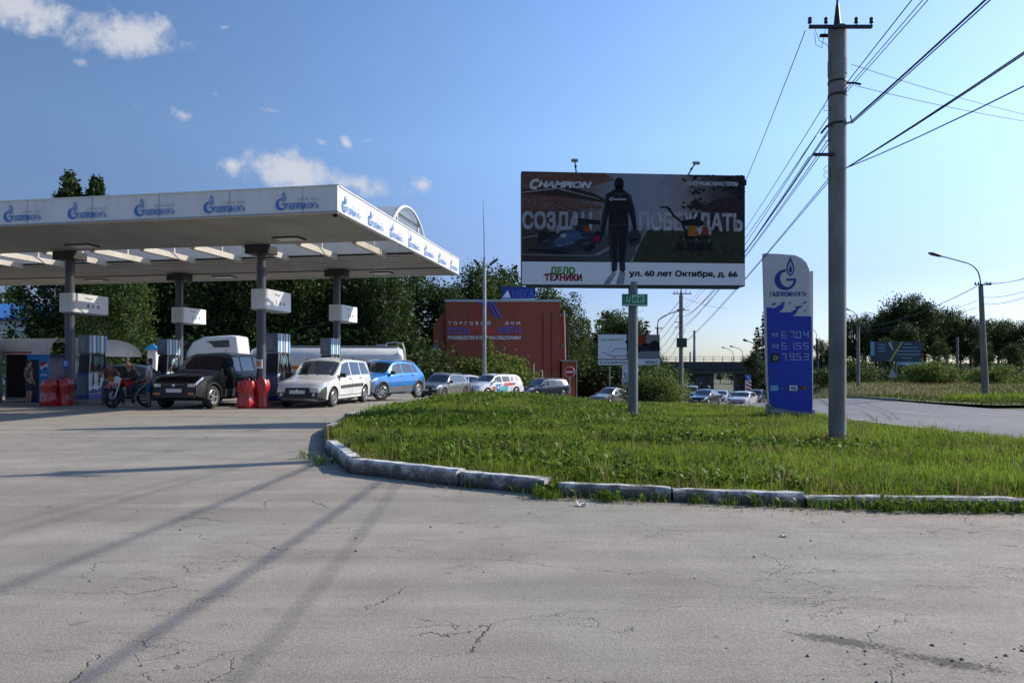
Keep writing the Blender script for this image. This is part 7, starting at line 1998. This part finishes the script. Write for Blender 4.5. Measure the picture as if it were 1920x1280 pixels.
def dirt_bike(label, loc, rz, c1, c2, sc=1.0):
    o = thing("motorbike", label, "motorbike", loc, rz, "dirt bikes at the left pump"); o.scale = (sc,) * 3
    for y in (-.68, .66):
        b = MB(); b.lathe([(.25, -.045), (.30, -.055), (.335, 0), (.30, .055), (.25, .045), (.25, -.045)], RUBBER, 26, 'X', (0, y, .335))
        w = b.build("wheel", o, smooth=50)
        b = MB()
        for k in range(12): a = k * PI / 6; b.tube([(.02 * (-1) ** k, y + .04 * math.cos(a), .335 + .04 * math.sin(a)), (0, y + .25 * math.cos(a), .335 + .25 * math.sin(a))], .005, STEEL, 4)
        b.tube([(-.07, y, .335), (.07, y, .335)], .04, STEEL, 10); b.build("spokes", w)
    b = MB()
    for s in (-1, 1): b.tube([(s * .095, -.70, .33), (s * .095, -.56, .66), (s * .09, -.42, 1.0)], [.026, .028, .022], ALLOY, 8)
    b.build("fork", o, smooth=40)
    b = MB(); b.tube([(-.40, -.30, 1.06), (-.22, -.38, 1.03), (0, -.40, 1.02), (.22, -.38, 1.03), (.40, -.30, 1.06)], .013, BLACK, 8)
    for s in (-1, 1): b.tube([(s * .28, -.34, 1.05), (s * .41, -.29, 1.06)], .02, BLACK, 8)
    b.build("handlebar", o, smooth=40)
    b = MB(); vs = []
    for i in range(9):
        t = i / 8; y = -1.02 + t * .68; z = .70 + .12 * math.sin(t * PI * .8) - .0; w_ = .06 + .06 * math.sin(t * PI)
        vs += [(-w_, y, z - .02), (0, y, z + .02), (w_, y, z - .02)]
    b.add(vs, [(i * 3 + k, i * 3 + k + 1, i * 3 + k + 4, i * 3 + k + 3) for i in range(8) for k in range(2)], c1); fo = b.build("front_mudguard", o, smooth=60)
    sm = fo.modifiers.new("t", 'SOLIDIFY'); sm.thickness = .012
    b = MB(); b.prism([(-.11, .78), (.11, .78), (.13, .98), (.07, 1.06), (-.07, 1.06), (-.13, .98)], -.50, -.47, c2); b.build("front_plate", o, bevel=.01)
    b = MB()
    for s in (-1, 1): b.add([(s * .10, -.38, .95), (s * .17, -.30, .70), (s * .16, -.05, .62), (s * .11, .12, .84), (s * .08, .0, .96)], [(0, 1, 2, 3, 4)], c1)
    b.box((0, -.14, .88), (.2, .42, .16), c1); b.build("tank", o, bevel=.02)
    b = MB(); b.prism([(-.05, .90), (.60, .92), (.78, .98), (.60, .84), (0, .80)], -.10, .10, BLACK, Matrix.Rotation(R(90), 4, 'Z')); b.build("seat", o, bevel=.02)
    b = MB(); b.prism([(.45, .88), (.98, .96), (.98, .93), (.5, .80)], -.09, .09, c1, Matrix.Rotation(R(90), 4, 'Z')); b.build("rear_mudguard", o, bevel=.008)
    b = MB(); b.box((0, -.05, .45), (.26, .36, .30), DKGREY); b.box((0, -.1, .63), (.16, .18, .16), STEEL)
    b.tube([(0, -.42, .98), (0, -.36, .62), (0, -.2, .30), (0, .15, .28), (0, .25, .55), (0, .1, .84)], .025, BLACK, 8); b.tube([(.07, .2, .42), (.07, .66, .335)], .03, ALLOY, 8); b.tube([(-.07, .2, .42), (-.07, .66, .335)], .03, ALLOY, 8)
    b.build("engine_frame", o, bevel=.01)
    b = MB(); b.tube([(.08, -.22, .6), (.13, -.28, .42), (.15, .05, .35), (.15, .3, .6), (.13, .75, .8)], [.02, .022, .025, .04, .045], STEEL, 10); b.build("exhaust", o, smooth=40)
    return o
b1 = Vector((XU(242, 22.2), 22.2, 0)); r1 = R(-16)
dirt_bike("dirt bike with red mudguard facing us under the rider in an orange helmet", b1, r1, BIKE_RED, BIKE_WH, .95)
person("rider in dark clothes and an orange helmet sitting on the front dirt bike", b1, r1, RIDE, .90, cloth("dark_jacket", (.03, .035, .035)), cloth("dark_jeans", (.035, .04, .06)), 'full', None, False, cloth("white_trainer", (.55, .55, .55)), mat("helmet_orange", (.5, .10, .02), .25, var=.1, coat=.6), 'long')
b2 = Vector((XU(206, 23.6), 23.6, 0)); r2 = R(38)
dirt_bike("white and orange dirt bike turned sideways beside the left pump", b2, r2, BIKE_WH, mat("bike_orange", (.45, .12, .02), .3), .95)
person("man in a brown top and cap sitting on the dirt bike next to the pump", b2, r2, RIDE, .93, cloth("brown_top", (.17, .085, .06)), cloth("grey_jeans", (.12, .14, .2)), 'full', cloth("dark_cap", (.035, .025, .02)), False, cloth("dark_boot", (.03, .03, .03)), None, 'short')
# ------------------------------------------------------------------ trees
def leaf_cards(C, size, drop=0.0):
    n = len(C)
    a = rng.normal(size=(n, 3)); a /= np.linalg.norm(a, axis=1, keepdims=True)
    b_ = rng.normal(size=(n, 3)); b_ -= a * (a * b_).sum(1, keepdims=True); b_ /= np.linalg.norm(b_, axis=1, keepdims=True)
    s = (size * rng.uniform(.6, 1.3, n))[:, None]
    v = np.stack([C - a * s, C + b_ * s * .55, C + a * s, C - b_ * s * .55], 1).reshape(-1, 3)
    return v, np.full(n, 4), np.arange(n * 4)
def crown_points(kind, n, H, Rr, seed):
    g = np.random.default_rng(seed)
    if kind in ('round', 'birch', 'poplar', 'bush'):
        z0 = {'round': .22, 'birch': .22, 'poplar': .10, 'bush': .0}[kind]
        nc = {'round': 70, 'birch': 90, 'poplar': 70, 'bush': 36}[kind]
        d = g.normal(size=(nc, 3)); d /= np.linalg.norm(d, axis=1, keepdims=True); rr = g.uniform(.35, 1, (nc, 1)) ** .6
        c = d * rr
        hz = (1 - z0) / 2
        c[:, 2] = (z0 + hz + c[:, 2] * hz)
        # narrower towards the top, uneven sides
        prof = np.clip(1.15 - .55 * (c[:, 2] - z0) / (1 - z0), .2, 1.1)
        lob = 1 + .25 * np.sin(np.arctan2(c[:, 1], c[:, 0]) * 3 + seed) 
        c[:, 0] *= Rr * prof * lob; c[:, 1] *= Rr * prof * lob; c[:, 2] *= H * .97
        k = g.integers(0, nc, n); cr = g.uniform(.12, .26, nc) * (Rr if kind != 'poplar' else Rr * 1.3) 
        off = g.normal(size=(n, 3)) * cr[k][:, None] * np.array([1, 1, .75])
        if kind == 'birch': off = off * np.array([.7, .7, 1]); off[:, 2] = -np.abs(off[:, 2]) * 2.4 + .3
        return c[k] + off, c
    if kind == 'cone':
        nc = 240; t = g.random(nc) ** 1.1; c = np.zeros((nc, 3)); a = g.uniform(0, 2 * PI, nc)
        r = Rr * np.clip(1.02 - t, .02, .75) / .75 * g.uniform(.35, 1.05, nc); c[:, 0] = np.cos(a) * r; c[:, 1] = np.sin(a) * r; c[:, 2] = H * (.1 + .88 * t)
        k = g.integers(0, nc, n); off = g.normal(size=(n, 3)) * (.14 + .22 * (1 - t[k]))[:, None] * np.array([1, 1, 1.5]); return c[k] + off, c[:30]
    # spruce
    lv = 26; pts = []; cs = []
    for i in range(lv):
        t = i / lv; z = H * (.06 + .94 * t); r = Rr * (1 - t) ** .85 * g.uniform(.8, 1.1) + .12
        nb = max(4, int(11 * (1 - t) + 3))
        for q in range(nb):
            a = g.uniform(0, 2 * PI); m = max(4, int(n / (lv * 9) * (1.3 - t)))
            s = g.uniform(.1, 1, m) ** .8 * r * g.uniform(.75, 1.15)
            pts.append(np.stack([np.cos(a) * s + g.normal(0, .10, m), np.sin(a) * s + g.normal(0, .10, m), z - s * .32 + .06 * s * s + g.normal(0, .09, m)], 1))
    return np.concatenate(pts), np.zeros((0, 3))
BARK = mat("bark_brown", (.07, .055, .042), .9, var=.3, scale=6, bump=.5); BIRCHB = mat("bark_birch", (.38, .37, .34), .8, var=.5, scale=5, dirt=(.05, .05, .05), stretch=(1, 1, 3))
L_DARK = leaf_mat("leaf_dark", (.016, .032, .010), (.066, .100, .026), trans=.28, patch=.35, pscale=.35)
L_MID = leaf_mat("leaf_mid", (.022, .046, .012), (.085, .125, .030), trans=.32, patch=.35, pscale=.4)
L_LIGHT = leaf_mat("leaf_light", (.05, .09, .015), (.19, .24, .045), trans=.42, patch=.35, pscale=.6, third=(.2, .18, .04))
L_SPR = leaf_mat("needle_dark", (.010, .020, .010), (.032, .050, .022), trans=.12, patch=.3, pscale=.5)
_tree = {}
def tree_mesh(kind, seed, n, leaf, size, H, Rr, bark):
    k = (kind, seed, n, leaf.name, H, Rr)
    if k in _tree: return _tree[k]
    C, cl = crown_points(kind, n, H, Rr, seed)
    v, s, l = leaf_cards(C, size)
    cm = soup("crown", v, s, l, [leaf])
    random.seed(seed)
    t = MB(); b = Vector((0, 0, -.6)); lean = Vector((random.uniform(-.3, .3), random.uniform(-.3, .3), 0)); r0 = {'round': .024, 'birch': .016, 'poplar': .017, 'bush': .012, 'spruce': .015, 'cone': .014}[kind] * H
    top = .9 if kind != 'bush' else .5
    pts = [b, Vector((0, 0, H * .08)), Vector((0, 0, H * .35)) + lean * .5, Vector((0, 0, H * .65)) + lean, Vector((0, 0, H * top)) + lean * 1.1]
    t.tube(pts, [r0 * 1.25, r0, r0 * .72, r0 * .42, r0 * .1], bark, 9)
    for q in range(min(len(cl), 22)):
        c = Vector(cl[q]); z = max(H * .12, min(c.z * .72, H * .7)); st_ = Vector((0, 0, z)) + lean * (z / H)
        t.tube([st_, st_.lerp(c, .5) + Vector((0, 0, -.05 * H * .3)), c], [r0 * .34, r0 * .2, r0 * .06], bark, 5)
    to = t.build("trunk", None, smooth=60); tm_ = to.data; bpy.data.objects.remove(to)
    _tree[k] = (cm, tm_, H)
    return _tree[k]
def tree(spec, u, vt, Y, label, group=None, wide=1.0, name="leafy_tree", cat="tree"):
    cm, tm_, H = tree_mesh(*spec)
    x_ = XU(u, Y); g0 = G(x_, Y); h = ZV(vt, Y) - g0; s = h / H
    o = thing(name, label, cat, (x_, Y, g0), random.uniform(0, 6.28), group)
    o.scale = (s * wide, s * wide, s)
    link(tm_, "trunk", o); link(cm, "crown", o)
    return o
def S_round(i, leaf=None, n=8500): return ('round', 11 + i, n, leaf or L_DARK, .165, 12.0, 3.3, BARK)
def S_birch(i, leaf=None, n=8500): return ('birch', 31 + i, n, leaf or L_MID, .135, 13.0, 2.9, BIRCHB)
def S_pop(i, leaf=None, n=4600): return ('poplar', 51 + i, n, leaf or L_MID, .19, 12.0, 1.7, BARK)
def S_spr(i, n=7000): return ('spruce', 71 + i, n, L_SPR, .17, 12.0, 2.5, BARK)
def S_bush(i, leaf=None, n=2600): return ('bush', 91 + i, n, leaf or L_MID, .10, 2.6, 1.7, BARK)
random.seed(21)
# the dark wood behind the station
gw = "trees of the dark wood behind the petrol station"
lw = ["dark leafy tree in the wood behind the petrol station", "slender birch in the dark wood behind the petrol station"]
us = list(np.linspace(176, 735, 20))
for i, u in enumerate(us):
    Y = random.uniform(58, 65)
    vt = random.uniform(468, 512) if u > 620 else random.uniform(440, 500)
    birch = i % 3 == 1
    tree(S_birch(i % 2, L_DARK) if birch else S_round(i % 4), u + random.uniform(-10, 10), vt, Y, lw[birch], gw, random.uniform(.85, 1.1), "birch_tree" if birch else "leafy_tree")
for i, u in enumerate(np.linspace(190, 775, 16)):
    if 640 < u < 760 or 455 < u < 545: continue
    tree(S_round((i + 2) % 4), u + random.uniform(-14, 14), random.uniform(490, 520), random.uniform(68, 78), lw[0], gw, 1.15)
for i, u in enumerate(np.linspace(250, 765, 14)):
    tree(S_bush(i % 3, L_DARK), u + random.uniform(-12, 12), random.uniform(612, 640), random.uniform(57, 59), "dark bush at the foot of the wood behind the petrol station", "bushes at the foot of the wood", 1.4, "bush", "bush")
tree(("cone", 57, 15000, L_DARK, .17, 16.0, 4.0, BARK), 130, 321, 53, "taller of the two pointed trees rising above the canopy's left part", None, .95, "leafy_tree")
tree(("cone", 58, 15000, L_DARK, .17, 16.0, 4.0, BARK), 181, 331, 54, "shorter of the two pointed trees rising above the canopy's left part", None, .95, "leafy_tree")
tree(S_round(1), 24, 532, 70, "dark tree behind the blue-roofed house at the left edge", None, 1.0)
tree(S_bush(0, L_LIGHT), 30, 640, 40, "light green shrub before the white house wall, above the kiosk roof", None, 1.0, "bush", "bush")
tree(S_round(2, L_DARK), 150, 560, 50, "dark bushy tree behind the kiosk and the first column", None, .45)
tree(S_birch(0, L_MID), 236, 470, 44, "green hanging birch between the two left number boxes", None, 1.0, "birch_tree")
tree(S_birch(1, L_MID), 196, 500, 48, "green birch behind the left pump, right of the first column", None, .9, "birch_tree")
# around the brick building
tree(S_round(0, L_MID), 905, 484, 82, "rounded tree behind the mast, left above the brick building", None, .9)
tree(S_round(1, L_MID), 948, 500, 84, "broad green tree behind the mountain sign on the brick building's roof", None, .9)
tree(S_spr(0), 966, 492, 92, "pointed dark tree just left of the big billboard's edge", None, .8, "spruce_tree")
tree(S_round(2), 868, 522, 80, "dark tree at the brick building's left corner", None, .9)
tree(S_round(3), 838, 530, 76, "dark low tree between the canopy's far corner and the brick building", None, .8)
tree(S_round(3, L_MID), 1020, 530, 84, "leafy tree behind the brick building, under the big billboard's left half", None, .9)
tree(S_birch(0, L_MID), 1068, 538, 80, "drooping birch rising behind the brick building's right end", None, .85, "birch_tree")
tree(S_birch(1, L_MID), 1042, 545, 86, "birch behind the roof of the brick building, left of the drooping birch", None, .8, "birch_tree")
tree(S_pop(0, L_LIGHT), 916, 626, 55, "young sunlit green tree in front of the brick wall next to the mast", None, .7, "young_tree")
for i, (u, vt) in enumerate(((892, 672), (938, 664), (962, 670), (880, 684))):
    tree(S_bush(i % 3, L_LIGHT), u, vt, 55 + i * .4, "light green bush growing before the brick wall behind the parked cars", "bushes before the brick wall", 1.15, "bush", "bush")
# wood between the brick building and the bridge
gm = "trees between the brick building and the bridge"
for i, (u, vt, Y, sp_, w_, lab, nm) in enumerate(((1104, 597, 92, S_spr(0), .85, "pointed spruce just right of the brick building", "spruce_tree"), (1128, 590, 98, S_pop(1, L_MID), 1.1, "narrow dark tree behind the second billboard's left half", "leafy_tree"),
        (1140, 572, 100, S_pop(0), 1.1, "tallest narrow tree behind the second billboard", "leafy_tree"), (1162, 575, 102, S_round(0, L_MID), .75, "rounded tree left of the grey billboard post", "leafy_tree"), (1184, 580, 100, S_round(2, L_MID), .7, "tree behind the grey billboard post", "leafy_tree"),
        (1212, 598, 98, S_spr(1), .9, "small spruce right of the grey billboard post", "spruce_tree"), (1228, 640, 104, S_round(1), .7, "low dark tree beside the slim lamp post", "leafy_tree"), (1090, 622, 90, S_round(3), .8, "low dark tree behind the no-entry sign", "leafy_tree"), (1118, 640, 86, S_round(0), .8, "low dark tree behind the silver sedan", "leafy_tree"))):
    tree(sp_, u, vt, Y, lab, gm, w_, nm)
for i, u in enumerate((1085, 1108, 1135, 1160, 1185, 1210, 1226)):
    tree(S_bush(i % 3, L_DARK), u, random.uniform(668, 690), 84, "dark undergrowth bush behind the second billboard", "undergrowth behind the second billboard", 1.6, "bush", "bush")
# trees by the bridge's right end
for (u, vt, Y, sp_, lab) in ((1420, 610, 116, S_spr(0), "dark conifer at the bridge's right end, left of the stele"), (1434, 580, 118, S_spr(1), "tall dark conifer touching the stele's left edge"), (1450, 572, 124, S_spr(0), "tall conifer mostly hidden by the stele"), (1470, 590, 124, S_spr(1), "conifer hidden behind the stele"),
                             (1416, 655, 112, S_round(1), "low bushy tree at the foot of the conifers by the bridge")):
    tree(sp_, u, vt, Y, lab, "trees at the bridge's right end", .95, "spruce_tree" if 'conifer' in lab else "leafy_tree")
# trees across the road
gx_ = "trees across the road"
lr = [(1540, 636, 105, S_round(1, L_MID), .8), (1556, 640, 100, S_birch(0, L_MID), .8), (1600, 588, 98, S_round(0), .8), (1622, 582, 104, S_birch(1, L_MID), .75), (1642, 590, 100, S_round(3), .75), (1668, 572, 104, S_round(2), .85),
      (1690, 549, 100, S_round(0), .85), (1712, 550, 102, S_round(1), .85), (1732, 562, 98, S_round(3), .8), (1752, 574, 100, S_round(2), .75), (1776, 572, 102, S_round(0), .75), (1800, 575, 98, S_birch(0), .75), (1820, 590, 95, S_round(1), .7),
      (1848, 596, 98, S_round(3), .75), (1872, 590, 100, S_round(2), .75), (1892, 594, 97, S_birch(1), .8), (1915, 598, 94, S_round(0), .8), (1945, 590, 96, S_round(1), .9), (1580, 610, 108, S_round(2), .8), (1700, 600, 90, S_round(3), .8), (1660, 630, 88, S_round(1), .7), (1760, 625, 86, S_birch(0, L_MID), .8), (1840, 640, 84, S_round(2), .8), (1900, 640, 84, S_round(0), .8), (1980, 600, 92, S_round(2), .9)]
for i, (u, vt, Y, sp_, w_) in enumerate(lr):
    b_ = sp_[0] == 'birch'
    tree(sp_, u, vt, Y, "dark birch in the row of trees across the road" if b_ else "dark leafy tree in the row across the road", gx_, w_ * 1.15, "birch_tree" if b_ else "leafy_tree")
random.seed(5)
for i, u in enumerate(list(np.linspace(1535, 1930, 20))):
    tree(S_bush(i % 3, L_MID), u + random.uniform(-8, 8), random.uniform(672, 700), random.uniform(72, 80), "green bush at the foot of the trees across the road", "bushes across the road", 1.5, "bush", "bush")
for i, (u, vt) in enumerate(((1728, 682), (1748, 678), (1770, 690), (1842, 690), (1872, 684))):
    tree(S_bush(i % 3, L_LIGHT), u, vt, 66, "sunlit light green shrub right of the dark billboard across the road", "sunlit shrubs across the road", 1.4, "bush", "bush")
# weeds round the far pole
for i, (u, vt, Y) in enumerate(((1208, 702, 50), (1226, 694, 52), (1245, 690, 54), (1215, 712, 49), (1238, 706, 50), (1205, 690, 58), (1258, 715, 51))):
    tree(S_bush(i % 3, (L_LIGHT, L_MID)[i % 2]), u, vt, Y, "tall green weeds at the foot of the far utility pole", "tall weeds at the foot of the far pole", 1.1, "bush", "bush")
# far beyond the bridge
for i, u in enumerate(np.linspace(1180, 1500, 16)):
    tree(S_round(i % 4, L_MID), u, random.uniform(672, 684) + 14 * (1250 < u < 1400), random.uniform(235, 260), "far tree seen beyond the railway bridge", "far trees beyond the bridge", 1.5)
